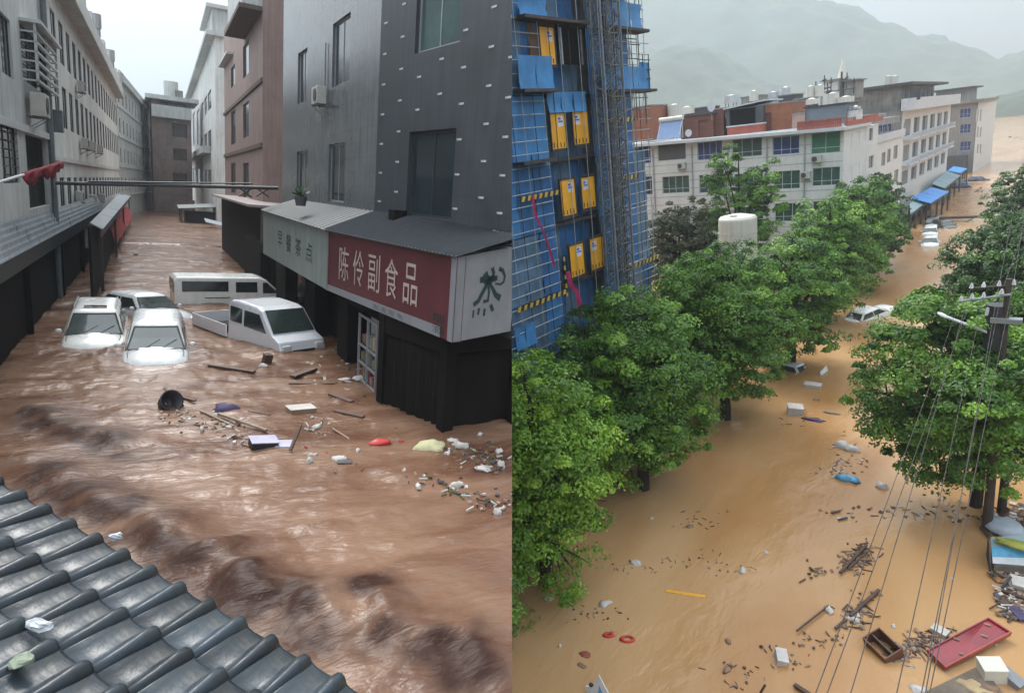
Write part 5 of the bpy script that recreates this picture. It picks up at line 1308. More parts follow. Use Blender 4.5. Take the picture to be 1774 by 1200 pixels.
# roof huts, each a thing on the roof
def hut(xl, xr, yt, yb, yd, dep, m, label, name='roof_hut', roof=None, cat='roof hut', over=.2, opening=None, om=None, rise=0, bricks=False):
    p0_, p1_ = B.y(xl, yb, yd), B.y(xr, yb, yd); zt_ = B.y((xl+xr)/2, yt, yd).z; zb_ = max(13.0, min(p0_.z, p1_.z)-.3)
    t = thing(name, label, cat, (p0_.x, yd, zb_)); w_ = p1_.x-p0_.x; h = zt_-zb_
    W_ = Wall(B, (p0_.x, yd), (1, 0), -1); ops = []
    if opening: ops = [(w_*opening[0], w_*opening[1], zb_+h*opening[2], zb_+h*opening[3])]
    P(W_.shell(MB(), 0, w_, zb_, zt_, ops, dep), 'wall', m, t)
    if opening: P(W_.box(MB(), ops[0][0], ops[0][1], ops[0][2], ops[0][3], -.2, -.14), 'door', om or M_dark, t)
    if bricks:
        rows = int(h/.24)
        for r in range(rows):
            mb = MB(); W_.box(mb, 0, w_, zb_+r*.24+.02, zb_+r*.24+.2, .002, .02); 
            P(mb, 'brick_course', m, t)
    P(MB().hexa([(p0_.x-over, yd-over, zt_+.003), (p1_.x+over, yd-over, zt_+rise+.003), (p1_.x+over, yd+dep, zt_+rise+.003), (p0_.x-over, yd+dep, zt_+.003), (p0_.x-over, yd-over, zt_+.12), (p1_.x+over, yd-over, zt_+rise+.12), (p1_.x+over, yd+dep, zt_+rise+.12), (p0_.x-over, yd+dep, zt_+.12)]), 'roof', roof or M_bg, t)
    return t
hut(1090, 1128, 186, 238, 66, 4, M_brick, 'bright orange brick stair hut beside the scaffold', bricks=True, over=.05)
hut(1180, 1236, 200, 236, 66.5, 3, M_brickd, 'low dull brick hut with dark tiled roof', roof=M_darkgrey, rise=0, opening=(.55, .85, 0, .8), om=M_brickd)
hut(1228, 1254, 190, 234, 67, 3, M_brickd, 'narrow reddish brick hut between the low hut and the open shed', over=.02)
hut(1258, 1322, 186, 214, 66.5, 5, M_darkgrey, 'open roofed shed with a white sheet roof above the red balcony', 'roof_shed', roof=M_mull, cat='roof shed', opening=(.1, .8, .1, .95), rise=.35)
t = hut(1260, 1320, 218, 232, 65.2, 1, M_redroof, 'red balustraded balcony with white rail on the eave', 'red_balcony', roof=M_mull, cat='balcony', over=.08)
hut(1322, 1372, 180, 226, 67, 4, M_brick, 'tall red brown brick hut right of the open shed', opening=(.05, .3, .0, .75), om=M_brickd, over=.02)
hut(1372, 1394, 198, 222, 66.3, 2, mat('pinkish plaster', (.34, .24, .2), .8, .2, 1, .1), 'small pinkish plastered hut beside the grey roof cabin', over=.05)
hut(1395, 1465, 184, 212, 66.5, 4, mat('blue grey cladding', (.13, .16, .19), .6, .1, .8, .05), 'blue grey roof cabin behind the red balustrade', 'roof_cabin', cat='roof cabin', roof=M_frame, over=.15)
hut(1466, 1484, 192, 210, 67, 2, M_bw, 'small pale hut with steel drums right of the blue grey cabin', over=.02)
# solar water heater
p = B.y(1160, 236, 65); t = thing('solar_panel', 'tilted blue solar panel on a white frame on the eave', 'solar panel', (p.x, 65, 14.3))
MB().slab((-1.3, -.4, .1), (1.3, -.4, .1), (1.1, .5, 1.75), (-1.1, .5, 1.75), .06).build('collector', mat('pale blue collector', (.16, .24, .42), .3, .12, 1, 0), t)
MB().tube((-1.3, .5, 1.95), (1.3, .5, 1.95), .22, n=12).build('tank', M_tank, t); m = MB()
for x in (-1.2, 1.2): m.tube((x, -.4, 0), (x, .5, 1.8), .04).tube((x, .5, 0), (x, .5, 1.8), .04)
m.build('frame', M_mull, t)
def roof_tank(px, py, yd, r, h, label, m=None, flat=True, stand=.6, zb=14.2):
    p = B.y(px, py, yd); t = thing('rooftop_tank', label, 'water tank', (p.x, yd, p.z-h))
    MB().tube((0, 0, 0), (0, 0, h), r, n=14).build('drum', m or M_alu, t); MB().tube((0, 0, h+.002), (0, 0, h+.12), r*.6, r*.1, n=14).build('cap', m or M_alu, t)
    s_ = MB(); 
    for a in range(4): s_.tube((r*.7*math.cos(a*1.57+.8), r*.7*math.sin(a*1.57+.8), -(p.z-h-zb)), (r*.7*math.cos(a*1.57+.8), r*.7*math.sin(a*1.57+.8), 0), .04)
    s_.build('stand', M_pipeb, t); return t
M_steel = mat('bright steel drum', (.55, .57, .6), .3, .1, 2, 0, metal=.5)
TW = [(1120, 190, 72, .7, .9, 'pale steel tank just right of the orange brick hut'), (1168, 182, 70, .75, 1.4, 'white upright tank above the solar panel'), (1190, 186, 74, .8, .7, 'low white tank right of the solar panel'),
      (1256, 196, 68, .6, .5, 'low white tank left of the open shed roof'), (1266, 166, 78, .9, .8, 'pale domed steel tank standing behind the open shed'), (1306, 158, 82, .5, 1.1, 'thin pale tank behind the open shed roof'),
      (1340, 160, 84, .6, 1.0, 'steel tank left of the dark roof machinery'), (1361, 152, 84, .6, 1.2, 'brightest steel tank behind the tall brick hut'), (1404, 150, 90, .5, 1.2, 'left one of two slim tanks before the white stair tower'),
      (1420, 148, 90, .5, 1.3, 'right one of two slim tanks before the white stair tower'), (1442, 162, 84, .7, 1.3, 'white tank in front of the white stair tower'), (1465, 168, 84, .9, .6, 'low white tank on the concrete roof room'),
      (1406, 172, 74, .8, .5, 'low white tank at the left of the blue grey cabin'), (1471, 186, 68, .45, .5, 'small steel drum on the small pale hut'), (1482, 185, 68, .45, .5, 'second small steel drum at the hut edge')]
for px, py, yd, r, h, lb in TW: roof_tank(px, py, yd, r, h, lb, M_steel if 'steel' in lb else M_tank)
# dark machinery and rubble on the roofs behind, roofs of the row behind
tag(MB().box(-40, 72, 13.2, -17, 92, 13.9).box(-36, 80, 13.9, -18, 90, 14.4).build('rear_row_roof', M_bg), 'grey flat roofs of the rows behind the white row building', 'building')
hut(1348, 1376, 166, 200, 80, 3, M_darkgrey, 'dark roof machine room behind the tall brick hut', over=.1)
hut(1378, 1402, 172, 196, 78, 3, M_darkgrey, 'low dark shed left of the slim tanks', over=.2)
hut(1284, 1318, 168, 190, 84, 3, M_bg, 'low grey roof room behind the open shed', over=.1)
hut(1130, 1160, 192, 215, 80, 3, M_bg, 'low pale grey roof room behind the solar panel', over=.1)
hut(1186, 1230, 188, 205, 82, 3, M_darkgrey, 'dark low roof room behind the dull brick hut', over=.1)
# satellite dish
p = B.y(1233, 185, 66.5); t = thing('satellite_dish', 'small white satellite dish on the narrow brick hut', 'satellite dish', (p.x, 66.5, p.z-.4))
MB().loft([[(math.cos(k*.63)*r, -.05-r*r*.35, .45+math.sin(k*.63)*r*1.3) for k in range(10)] for r in (.42, .28, .12, .02)]).build('dish', M_mull, t); MB().tube((0, 0, -.9), (0, 0, .4), .04).build('mast', M_pipe, t)
p = B.y(1198, 228, 64.6); t = thing('satellite_dish', 'round white dish low on the eave by the dull brick hut', 'satellite dish', (p.x, 64.0, 14.4)); MB().loft([[(math.cos(k*.63)*r, -.05-r*r*.35, .3+math.sin(k*.63)*r) for k in range(10)] for r in (.36, .2, .02)]).build('dish', M_mull, t); MB().tube((0, 0, -.1), (0, 0, .3), .03).build('mast', M_pipe, t)
# white stair tower with aerials
t = hut(1426, 1450, 140, 175, 96, 5, M_bw, 'white stair tower with aerials and a pale cone behind the roofs', 'stair_tower', cat='stair tower', over=.4, opening=(.2, .5, .3, .6), om=M_glass)
t = hut(1462, 1482, 140, 165, 97, 4, M_bg, 'grey half of the stair tower with a flat cap', 'stair_tower', cat='stair tower', over=.4)
p = B.y(1458, 138, 94); t = thing('aerial_mast', 'dark aerial mast with clustered antennas on the stair tower', 'aerial', (p.x, 94, p.z-2.4))
m = MB(); m.tube((0, 0, -3), (0, 0, 3.3), .12)
for dx, z, l in ((-3, 2.0, 1), (-2, 2.6, .8), (-1.2, 2.2, .7), (.6, 2.5, .6), (-1.6, 1.6, 1.4), (1.4, 1.8, .6)): m.tube((dx, 0, z-1.2), (dx, 0, z+.6), .07); m.tube((dx-.3*l, 0, z), (dx+.3*l, 0, z+.1), .09)
m.tube((-3.2, 0, 1.2), (1.6, 0, 1.2), .06); m.build('antennas', M_darkgrey, t)
p = B.y(1460, 118, 110); tag(MB().tube((0, 0, -4), (0, 0, 2.4), 1.6, .05, n=10).build('pale_spire', M_tank, None, (p.x, 110, p.z-1)), 'pale pointed spire rising behind the aerial mast', 'spire')

# middle building, grey flank to the camera and balconies on the road
yM = 104.0; xM = B.y(1562, 250, yM).x
WM = Wall(B, (xM-14, yM), (1, 0), -1); WMs = Wall(B, (xM, yM), (0, 1), -1)
t = thing('grey_balcony_building', 'grey building with rows of white balconies over the blue canopies', 'building', (xM, yM, 0))
zM = B.y(1560, 193, yM).z
opsf = [opx(WM, 1521, 1545, 203, 229), opx(WM, 1470, 1490, 240, 262), opx(WM, 1523, 1532, 240, 250)]
P(WM.shell(MB(), 0, 13.9, -1, zM, opsf, 5), 'end_wall', M_bg, t)
for o_ in opsf: Pwin(WM, o_, t, M_mull, M_blueglass, mull=2, inset=.12)
aM = WMs.sz(1644, 230)[0]
ops = []; nb_ = 6; flo = [(zM-3.3, 2.2), (zM-6.6, 2.1), (zM-9.8, 1.9)]
for c in range(nb_):
    a = 1.2+c*(aM-1.5)/nb_
    for z, h in flo: ops.append((round(a, 2), round(a+(aM/nb_)*.62, 2), round(z, 2), round(z+h, 2)))
P(WMs.shell(MB(), .02, aM, -1, zM-.003, ops, .6, .5), 'street_wall', M_bw, t)
for o_ in ops: Pwin(WMs, o_, t, M_mull, M_glass, mull=2, inset=.35)
for z, h in flo:
    for c in range(nb_):
        a = .8+c*(aM-1.5)/nb_; b = a+(aM/nb_)*.85
        if z < zM-8: continue
        P(WMs.box(MB(), a, b, z-.5, z-.3, .004, 1.1), 'balcony_slab', M_mull, t)
        mb = MB(); WMs.box(mb, a, b, z+.25, z+.35, 1.0, 1.08)
        for i in range(8): q = a+(b-a)*i/7.2; WMs.box(mb, q, q+.14, z-.3, z+.25, 1.0, 1.07)
        P(mb, 'balcony_rail', M_mull, t)
P(WMs.box(MB(), -.6, aM+.4, zM+.004, zM+1.5, -.2, 1.3), 'white_parapet', M_mull, t)
P(MB().box(xM-13.9, yM+4.9, -1, xM-.62, yM+aM, zM-.01), 'body', M_bg, t)
# top storey set back
z1 = B.y(1550, 150, yM).z
P(MB().box(B.y(1448, 200, yM+1).x, yM+1, zM-.3, xM-.6, yM+26, z1), 'top_storey', M_concrete, t)
P(MB().box(B.y(1448, 200, yM+1).x-.6, yM+.3, z1+.004, xM+.8, yM+30, z1+.35), 'top_roof_slab', M_darkgrey, t)
WMt = Wall(B, (xM-.6, yM+1), (0, 1), -1)
for i in range(7): P(WMt.box(MB(), 3+i*3.3, 5+i*3.3, zM+1.5, z1-.5, .004, .06), 'dark_bay', M_frame, t)
P(Wall(B, (B.y(1448, 200, yM+1).x, yM+1), (1, 0), -1).box(MB(), 9, 10.2, zM+1.2, z1-.5, .004, .07), 'drain_recess', M_darkgrey, t)
roof_tank(1539, 132, yM+8, .55, 1.8, 'left one of the tall twin tanks on the top storey roof', M_tank, zb=z1+.3)
roof_tank(1550, 132, yM+8, .55, 1.8, 'right one of the tall twin tanks on the top storey roof', M_tank, zb=z1+.3)
# lower wing in front of it
yW = 79.0; xW = B.y(1510, 270, yW).x
WW_ = Wall(B, (xW, yW), (0, 1), -1); aW = WW_.sz(1563, 270)[0]; zW = B.y(1510, 250, yW).z
t = thing('low_wing', 'lower white wing with a walled roof terrace between the two larger buildings', 'building', (xW, yW, 0))
ops = ropx(WW_, [(1527, 1534, 264, 288), (1537, 1543, 258, 282), (1548, 1555, 252, 276), (1527, 1534, 306, 330), (1538, 1544, 300, 324), (1549, 1556, 294, 316)])
P(WW_.shell(MB(), -2, aW, -1, zW, ops, 6), 'wall', M_bw, t)
for o_ in ops: Pwin(WW_, o_, t, M_mull, M_glass, mull=1)
P(WW_.box(MB(), -2, aW, zW+.004, zW+.8, .02, .2), 'terrace_wall', M_mull, t)
for a in np.linspace(-1.5, aW-.5, 9): P(WW_.box(MB(), a, a+.12, zW+.8, zW+1.5, .05, .15), 'terrace_post', M_bg, t)
P(Wall(B, (xW-6, yW-2), (1, 0), -1).box(MB(), 0, 6, -1, zW+.6, .01, .1), 'front_wall', M_bg, t)
tag(MB().box(xW-3.2, yW+1, zW, xW-1.2, yW+3, zW+2.0).build('black_tank', M_blackp, bevel=.2), 'black box tank on the terrace of the low wing', 'tank')
# far building
yF_ = 172.0; xF = B.y(1690, 240, yF_).x
WX = Wall(B, (xF-9, yF_), (1, 0), -1); WXs = Wall(B, (xF, yF_), (0.03, 1), -1)
t = thing('far_grey_building', 'farthest grey building with blue windows at the end of the left side', 'building', (xF, yF_, 0))
opf = [opx(WX, 1663, 1682, 188, 204), opx(WX, 1663, 1682, 215, 231), opx(WX, 1663, 1682, 245, 261)]
zF = B.y(1670, 180, yF_).z
P(WX.shell(MB(), 0, 8.98, -1, zF, opf, 5), 'end_wall', M_bg, t)
for o_ in opf: Pwin(WX, o_, t, M_mull, M_blueglass, mull=2, transom=.6, inset=.12)
ops = ropx(WXs, [(1693, 1695, 190, 210), (1698, 1700, 190, 210), (1693, 1695, 220, 238), (1698, 1700, 220, 238), (1693, 1695, 250, 266), (1698, 1700, 250, 266)])
P(MB().box(xF-8.9, yF_+4.9, -1, xF-.3, yF_+25, zF-.01), 'body', M_bg, t); P(WXs.shell(MB(), .02, 26, -1, zF-.003, ops, .25), 'street_wall', M_bw, t)
for o_ in ops: Pwin(WXs, o_, t, M_mull, M_glass, mull=1)
P(MB().box(xF-9.8, yF_-.8, zF+.004, xF+1, yF_+28, zF+.6), 'roof_slab', M_concrete, t)
P(MB().box(xF-8, yF_+3, zF+.6, xF-2, yF_+15, zF+3), 'roof_room', M_bg, t); P(MB().box(xF-10, yF_+2, zF+3.004, xF-1, yF_+16, zF+3.3), 'roof_room_slab', M_darkgrey, t)
p = B.y(1665, 300, yF_-2); P(MB().box(xF-9.2, yF_-2, -1, xF-1, yF_-.01, B.y(1660, 270, yF_-2).z), 'ground_floor_porch', M_darkgrey, t)

# canopies along the kerb
M_bluer = mat('bright blue sheet roofing', (.02, .20, .55), .45, .15, .6, .1)
M_teal = mat('grey teal sheet roofing', (.16, .25, .28), .5, .18, .6, .1)
def kerb_canopy(pix, z_, rise, label, m, n=5, name='sheet_canopy'):
    """four pixels: outer near, outer far, inner far, inner near"""
    a, b = B.z(*pix[0], z_), B.z(*pix[1], z_); c, d = B.z(*pix[2], z_+rise), B.z(*pix[3], z_+rise)
    t = thing(name, label, 'canopy', a)
    for i in range(n):
        f, g = i/n+.003, (i+1)/n-.003; P(MB().slab(a.lerp(b, f), a.lerp(b, g), d.lerp(c, g), d.lerp(c, f), .07), 'roof_sheet', m, t)
    P(MB().slab(a-Vector((0, 0, .35)), b-Vector((0, 0, .35)), b-Vector((0, 0, .08)), a-Vector((0, 0, .08)), .06), 'edge_beam', M_frame, t)
    for f in (.02, .35, .65, .97): q = a.lerp(b, f); P(MB().box(q.x-.1, q.y-.1, -1, q.x+.1, q.y+.1, z_-.1), 'post', M_pipeb, t)
    P(MB().slab((d.x, d.y, -1), (c.x, c.y, -1), (c.x, c.y, z_), (d.x, d.y, z_), .1), 'back_wall', M_dark, t)
    return t
kerb_canopy(((1577, 371), (1606, 349), (1590, 339), (1576, 350)), 2.4, .5, 'grey teal canopy at the near end of the blue canopies', M_teal, 3)
kerb_canopy(((1612, 352), (1644, 332), (1614, 324), (1578, 343)), 2.6, .6, 'bright blue sheet canopy over the left kerb', M_bluer, 4)
kerb_canopy(((1636, 326), (1664, 304), (1640, 296), (1614, 318)), 2.6, .6, 'pale teal canopy just beyond the bright blue one', M_teal, 4)
kerb_canopy(((1664, 300), (1676, 292), (1652, 288), (1641, 296)), 2.6, .5, 'small far blue canopy below the far grey building', M_bluer, 2)
# bar across the road
b0, b1 = B.z(1620, 378, .6), B.z(1706, 375, .6); tag(MB().tube(b0, b1, .16).build('fallen_pole', M_pipeb), 'long dark pole lying across the flooded road', 'pole')
# ================================================================ TREES
def leaf_mat(name, dark, mid, bright):
    m = bpy.data.materials.new(name); m.use_nodes = True; t = m.node_tree; N = t.nodes; K = t.links.new; b = N['Principled BSDF']
    at = N.new('ShaderNodeAttribute'); at.attribute_name = 'tone'; cr = N.new('ShaderNodeValToRGB'); e = cr.color_ramp.elements
    e[0].color = (*dark, 1); e[1].color = (*bright, 1); q = e.new(.5); q.color = (*mid, 1)
    K(at.outputs['Fac'], cr.inputs[0]); K(cr.outputs[0], b.inputs['Base Color']); b.inputs['Roughness'].default_value = .5
    tr = N.new('ShaderNodeBsdfTranslucent'); K(cr.outputs[0], tr.inputs['Color']); ms = N.new('ShaderNodeMixShader'); ms.inputs[0].default_value = .28
    K(b.outputs[0], ms.inputs[1]); K(tr.outputs[0], ms.inputs[2]); K(ms.outputs[0], N['Material Output'].inputs[0]); return m
LM = {'fresh': leaf_mat('fresh camphor leaves', (.075, .17, .015), (.19, .36, .03), (.36, .55, .06)),
      'mid': leaf_mat('camphor leaves', (.036, .098, .013), (.11, .24, .032), (.26, .45, .056)),
      'deep': leaf_mat('deep green leaves', (.022, .06, .015), (.052, .12, .027), (.115, .22, .045)),
      'olive': leaf_mat('olive brown leaves', (.03, .038, .015), (.07, .085, .03), (.14, .15, .05))}
M_bark = mat('wet dark bark', (.03, .022, .018), .85, .3, 3, .5, 12)
def crown_mesh(blobs, n, size, seed, mname, clump=.47, droop=.35):
    r = np.random.default_rng(seed); bl = np.array(blobs, float); wt = bl[:, 3]**2; wt /= wt.sum()
    # clump centres on and in the lobes
    nc = int(sum(b[3]**2 for b in blobs)*15); bi = r.choice(len(bl), nc, p=wt); d = r.normal(size=(nc, 3)); d[:, 2] = d[:, 2]*.9+.15; d /= np.linalg.norm(d, axis=1)[:, None]
    rad = bl[bi, 3]*np.where(r.random(nc) < .82, r.uniform(.82, 1.08, nc), r.uniform(.4, .8, nc))
    C = bl[bi, :3]+d*rad[:, None]*np.array([1, 1, .92])+r.normal(size=(nc, 3))*.16; tone_c = np.clip(r.normal(.45, .26, nc), 0, 1); rc = clump*r.uniform(.4, 1.45, nc)
    keep = r.random(nc) > .10; C, d, tone_c, rc = C[keep], d[keep], tone_c[keep], rc[keep]; nc = len(C)
    ci = r.integers(0, nc, n); o = r.normal(size=(n, 3)); o /= np.linalg.norm(o, axis=1)[:, None]; o[:, 2] = np.abs(o[:, 2])*.9-.25
    Pp = C[ci]+o*(rc[ci]*r.uniform(.55, 1.1, n))[:, None]; Pp[:, 2] -= droop*.1
    nrm = o*.8+d[ci]*.5+np.array([0, 0, .55])+r.normal(size=(n, 3))*.5; nrm /= np.linalg.norm(nrm, axis=1)[:, None]
    u = np.cross(nrm, r.normal(size=(n, 3))); u /= np.linalg.norm(u, axis=1)[:, None]; v = np.cross(nrm, u)
    s_ = size*r.uniform(.65, 1.3, n)[:, None]; a = u*s_; b = v*s_*.55
    V = np.stack([Pp-a*.5, Pp+b*.5+nrm*s_*.08, Pp+a*.5, Pp-b*.5+nrm*s_*.08], 1).reshape(-1, 3)
    me = bpy.data.meshes.new('crown'); me.vertices.add(4*n); me.vertices.foreach_set('co', V.astype(np.float32).ravel())
    me.loops.add(4*n); me.polygons.add(n); me.loops.foreach_set('vertex_index', np.arange(4*n, dtype=np.int32)); me.polygons.foreach_set('loop_start', np.arange(0, 4*n, 4, dtype=np.int32))
    me.update(calc_edges=True); tn = np.clip(tone_c[ci]+r.normal(0, .13, n), 0, 1)
    at = me.attributes.new('tone', 'FLOAT', 'FACE'); at.data.foreach_set('value', tn.astype(np.float32)); me.materials.append(LM[mname]); me.validate(); return me
def tree(name, label, base, blobs, n, size=.24, seed=1, m='mid', tr=.22, group=None, lean=(0, 0)):
    """blobs: (dx, dy, z, r) relative to the trunk base"""
    t = thing(name, label, 'tree', (base[0], base[1], 0), group=group); rnd = random.Random(seed)
    top = max(b[2]+b[3]*.5 for b in blobs); fork = min(b[2]-b[3]*.5 for b in blobs)+.6; fork = max(1.6, fork)
    tk = MB(); pts = [(0, 0, -1), (.03, .02, fork*.5), (lean[0]*.4, lean[1]*.4, fork)]; tk.path(pts, tr*1.15, 10, taper=tr*.85)
    tk.path([pts[-1], (lean[0]*.6, lean[1]*.6, (fork+top)/2), (lean[0], lean[1], top)], tr*.8, 8, taper=tr*.2); tk.build('trunk', M_bark, t)
    for b in blobs:
        lb = MB(); c = Vector(b[:3]); s_ = Vector(pts[-1])+Vector((0, 0, rnd.uniform(0, .8))); mid = s_.lerp(c, .5)+Vector((rnd.uniform(-.3, .3), rnd.uniform(-.3, .3), .2)); lb.path([s_, mid, c], tr*.5, 7, taper=tr*.16)
        for k in range(5):
            e = c+Vector((rnd.gauss(0, 1), rnd.gauss(0, 1), rnd.gauss(.2, .8))).normalized()*b[3]*.85; lb.path([mid.lerp(c, rnd.uniform(.4, 1)), e], tr*.18, 5, taper=.012)
        lb.build('limb', M_bark, t)
    obj('crown', crown_mesh(blobs, int(n*2.7), size*.56, seed, m), t); return t
def lobes(rx, ry, zc, rz, k, seed, r=(.9, 1.5), base=None):
    zc -= .75; rz += .45
    """lobes spread over an egg shaped crown"""
    rnd = random.Random(seed); L_ = [(0, 0, zc, min(rx, ry)*.62)]
    for i in range(k):
        z = 1-2*(i+.5)/k; ph = i*2.4+rnd.uniform(-.3, .3); rr = math.sqrt(1-z*z)
        q = rnd.uniform(*r); f = .9+rnd.uniform(-.15, .12)
        L_.append((math.cos(ph)*rr*max(.2, rx-q)*f, math.sin(ph)*rr*max(.2, ry-q)*f, zc+z*(rz-q*.8)*f, q))
    return L_
g = 'street trees along the left kerb'
tree('street_tree', 'nearest street tree at the bottom left with bright yellow green leaves', (-13.3, 15.6), lobes(3.2, 3.2, 5.2, 3.9, 15, 1, (1.1, 1.7)), 26000, .25, 1, 'fresh', .24, g)
tree('low_bush_tree', 'low leafy tree below the nearest street tree at the left edge of the road', (-13.6, 12.6), lobes(2.2, 2.0, 2.6, 2.3, 9, 21, (.8, 1.2)), 9000, .2, 22, 'mid', .14)
tree('street_tree', 'second street tree from the front with mid green drooping crown', (-13.6, 23.2), lobes(3.6, 3.9, 5.4, 4.2, 18, 2, (1.1, 1.7)), 30000, .26, 2, 'mid', .26, g)
tree('street_tree', 'third street tree from the front standing dark above the bend of the kerb', (-13.4, 31.8), lobes(3.9, 4.0, 5.9, 4.3, 18, 3, (1.2, 1.8)), 28000, .28, 3, 'mid', .28, g)
tree('street_tree', 'fourth street tree, its pale crown below the white tank', (-12.9, 41.0), lobes(3.6, 4.2, 5.4, 4.2, 16, 4, (1.2, 1.8)), 24000, .3, 4, 'mid', .26, g)
tree('street_tree', 'fifth street tree left of the half sunk white saloon', (-13.6, 51.5), lobes(3.6, 4.2, 5.6, 4.2, 15, 5, (1.3, 1.9)), 18000, .34, 5, 'mid', .26, g)
tree('street_tree', 'sixth street tree in front of the low wing', (-14.2, 62.0), lobes(3.8, 4.2, 5.9, 4.5, 14, 6, (1.4, 2.0)), 15000, .38, 6, 'mid', .26, g)
tree('street_tree', 'farthest street tree of the left row beside the parked white cars', (-15.0, 72.5), lobes(3.6, 4.4, 5.2, 4.3, 13, 7, (1.4, 2.0)), 13000, .4, 7, 'deep', .26, g)
tree('yard_tree', 'light green tree rising before the white row building', (-22.4, 57), [(0, 0, 8.4, 2.0), (-1.6, .4, 10.4, 1.3), (-.9, -.6, 12.0, 1.1), (1.5, .3, 9.6, 1.5), (2.4, -.2, 11.0, 1.0), (-2.0, 0, 7.2, 1.4), (1.6, -.8, 6.6, 1.6), (.3, .4, 5.2, 1.8), (2.6, 0, 8.6, 1.2), (-2.8, 0, 4.6, 1.5)], 15000, .36, 9, 'mid', .2)
tree('yard_tree', 'dark olive shrub like tree behind the blue tower', (-26.6, 54), lobes(4.2, 3, 6.0, 4.2, 12, 13, (1.3, 1.9)), 15000, .34, 10, 'olive', .2)
tree('yard_tree', 'dark tree filling the gap between the tower and the street trees', (-20.5, 47), lobes(3.4, 3, 4.2, 3.4, 10, 14, (1.2, 1.7)), 10000, .34, 11, 'deep', .2)
tree('yard_tree', 'tree behind the second street tree at the foot of the tower', (-17.5, 26.5), lobes(2.6, 2.8, 5.4, 3.3, 10, 15, (1.0, 1.4)), 12000, .26, 12, 'deep', .2)
tree('yard_tree', 'tree behind the third street tree below the blue hoarding', (-17.6, 36), lobes(2.8, 3.2, 5.2, 3.4, 10, 16, (1.0, 1.5)), 11000, .28, 18, 'mid', .2)
g2 = 'trees along the right kerb'
tree('street_tree', 'large dark green tree in front of the utility pole on the right', (-1.9, 28.0), [(-1.6, -.2, 6.7, 1.9), (-.2, .5, 6.8, 1.5), (1.7, .3, 6.5, 1.5), (-2.9, .1, 5.6, 1.5), (-3.3, -.2, 4.2, 1.2), (-1.6, -.8, 4.6, 1.9), (.2, -.8, 5.2, 1.8), (-2.3, -.5, 2.9, 1.1), (-.9, -.7, 2.6, 1.5), (.6, -.3, 3.0, 1.2), (3.0, .4, 6.0, 1.3), (2.0, .6, 3.0, 1.1), (-1.9, -.2, 7.6, 1.0), (1.1, -2.5, 6.2, .95), (.5, -2.4, 4.8, 1.0), (3.4, -.8, 6.2, 1.2), (-.3, -2.0, 5.6, .9), (1.4, -2.8, 5.6, 1.1), (-.1, -2.7, 5.5, 1.0), (1.0, -2.6, 3.8, .9), (-2.6, -.4, 3.4, 1.4), (-1.4, -.7, 2.2, 1.2), (0, -.9, 2.3, 1.2), (1.6, -.6, 4.4, 1.4), (0, -.4, 3.9, 1.6), (1.4, .4, 3.4, 1.3)], 40000, .26, 31, 'mid', .22, g2)
tree('street_tree', 'dark spreading tree behind the crossarms on the right', (-2.0, 42), lobes(4.3, 4.2, 5.2, 4.6, 22, 32, (1.3, 1.9)), 34000, .3, 33, 'deep', .26, g2)
tree('street_tree', 'dense dark tree deep at the right edge behind the crossarms', (1.6, 37), lobes(3.8, 3.6, 5.4, 4.9, 17, 34, (1.3, 1.9)), 24000, .3, 35, 'deep', .26, g2)
tree('street_tree', 'farther tree at the right edge above the spreading dark tree', (-3.2, 72), lobes(3.6, 4.4, 5.4, 4.2, 13, 36, (1.3, 1.9)), 13000, .4, 37, 'deep', .26, g2)
tree('street_tree', 'tree behind the dark trees at the far right edge', (-1.0, 58), lobes(3.4, 4.2, 4.6, 3.8, 12, 38, (1.3, 1.9)), 10000, .4, 39, 'deep', .26, g2)
# ================================================================ THINGS ON THE ROAD
p = B.z(1605, 429); vehicle('front white car of the short line of parked cars at the far kerb', 'hatch', (p.x, p.y+2.1, -.6), yaw_to(.12, -1), M_carw, L=4.2, W=1.7, H=1.5, group='cars parked in the far flood')
p = B.z(1607, 405); vehicle('second white car behind the first in the far line', 'hatch', (p.x+.1, p.y+1.2, -.8), yaw_to(.12, -1), M_carw, L=4.2, W=1.7, H=1.5, group='cars parked in the far flood')
p = B.z(1607, 393); vehicle('black car directly behind the two white ones in the far line', 'hatch', (p.x+.2, p.y+2.0, -.6), yaw_to(.12, -1), M_carb, L=4.2, W=1.75, H=1.5, group='cars parked in the far flood')
p = B.z(1632, 396); vehicle('dark car with a brown sheen beside the far line of parked cars', 'hatch', (p.x, p.y+1.5, -.75), yaw_to(.7, -1), M_carb, L=4.0, W=1.7, H=1.5, group='cars parked in the far flood')
p = B.z(1655, 328); vehicle('dark blue van bodied car drifting beyond the blue canopies', 'suv', (p.x-.5, p.y+2, -.5), yaw_to(1, .2), M_carblue, L=5.4, W=2.0, H=2.0, hood=.7, belt=1.2, group='cars drifting far up the road')
p = B.z(1695, 314); vehicle('small blue car half under water far up the road', 'hatch', (p.x, p.y+1, -.7), yaw_to(1, .1), M_carblue, L=3.8, W=1.7, H=1.5, group='cars drifting far up the road')
p = B.z(1712, 222); vehicle('tiny dark car at the far water edge', 'hatch', (p.x, p.y, -.4), yaw_to(1, 0), M_carb, L=4.4, W=1.9, H=1.8, belt=1.1)
# half sunk saloon, tail under water, nose up towards the road
pn, pt_ = B.z(1532, 540), B.z(1466, 556)
dv = (pn-pt_).normalized(); c = (pn+pt_)/2
vehicle('white saloon sunk tail first beside the left trees with its nose out of the water', 'sedan', (c.x+.25, c.y+.35, -.72), yaw_to(dv.x, dv.y), M_carw, pitch=-.14, L=4.6, W=1.76, H=1.46, hood=1.25, wb=.75, tail=.6)
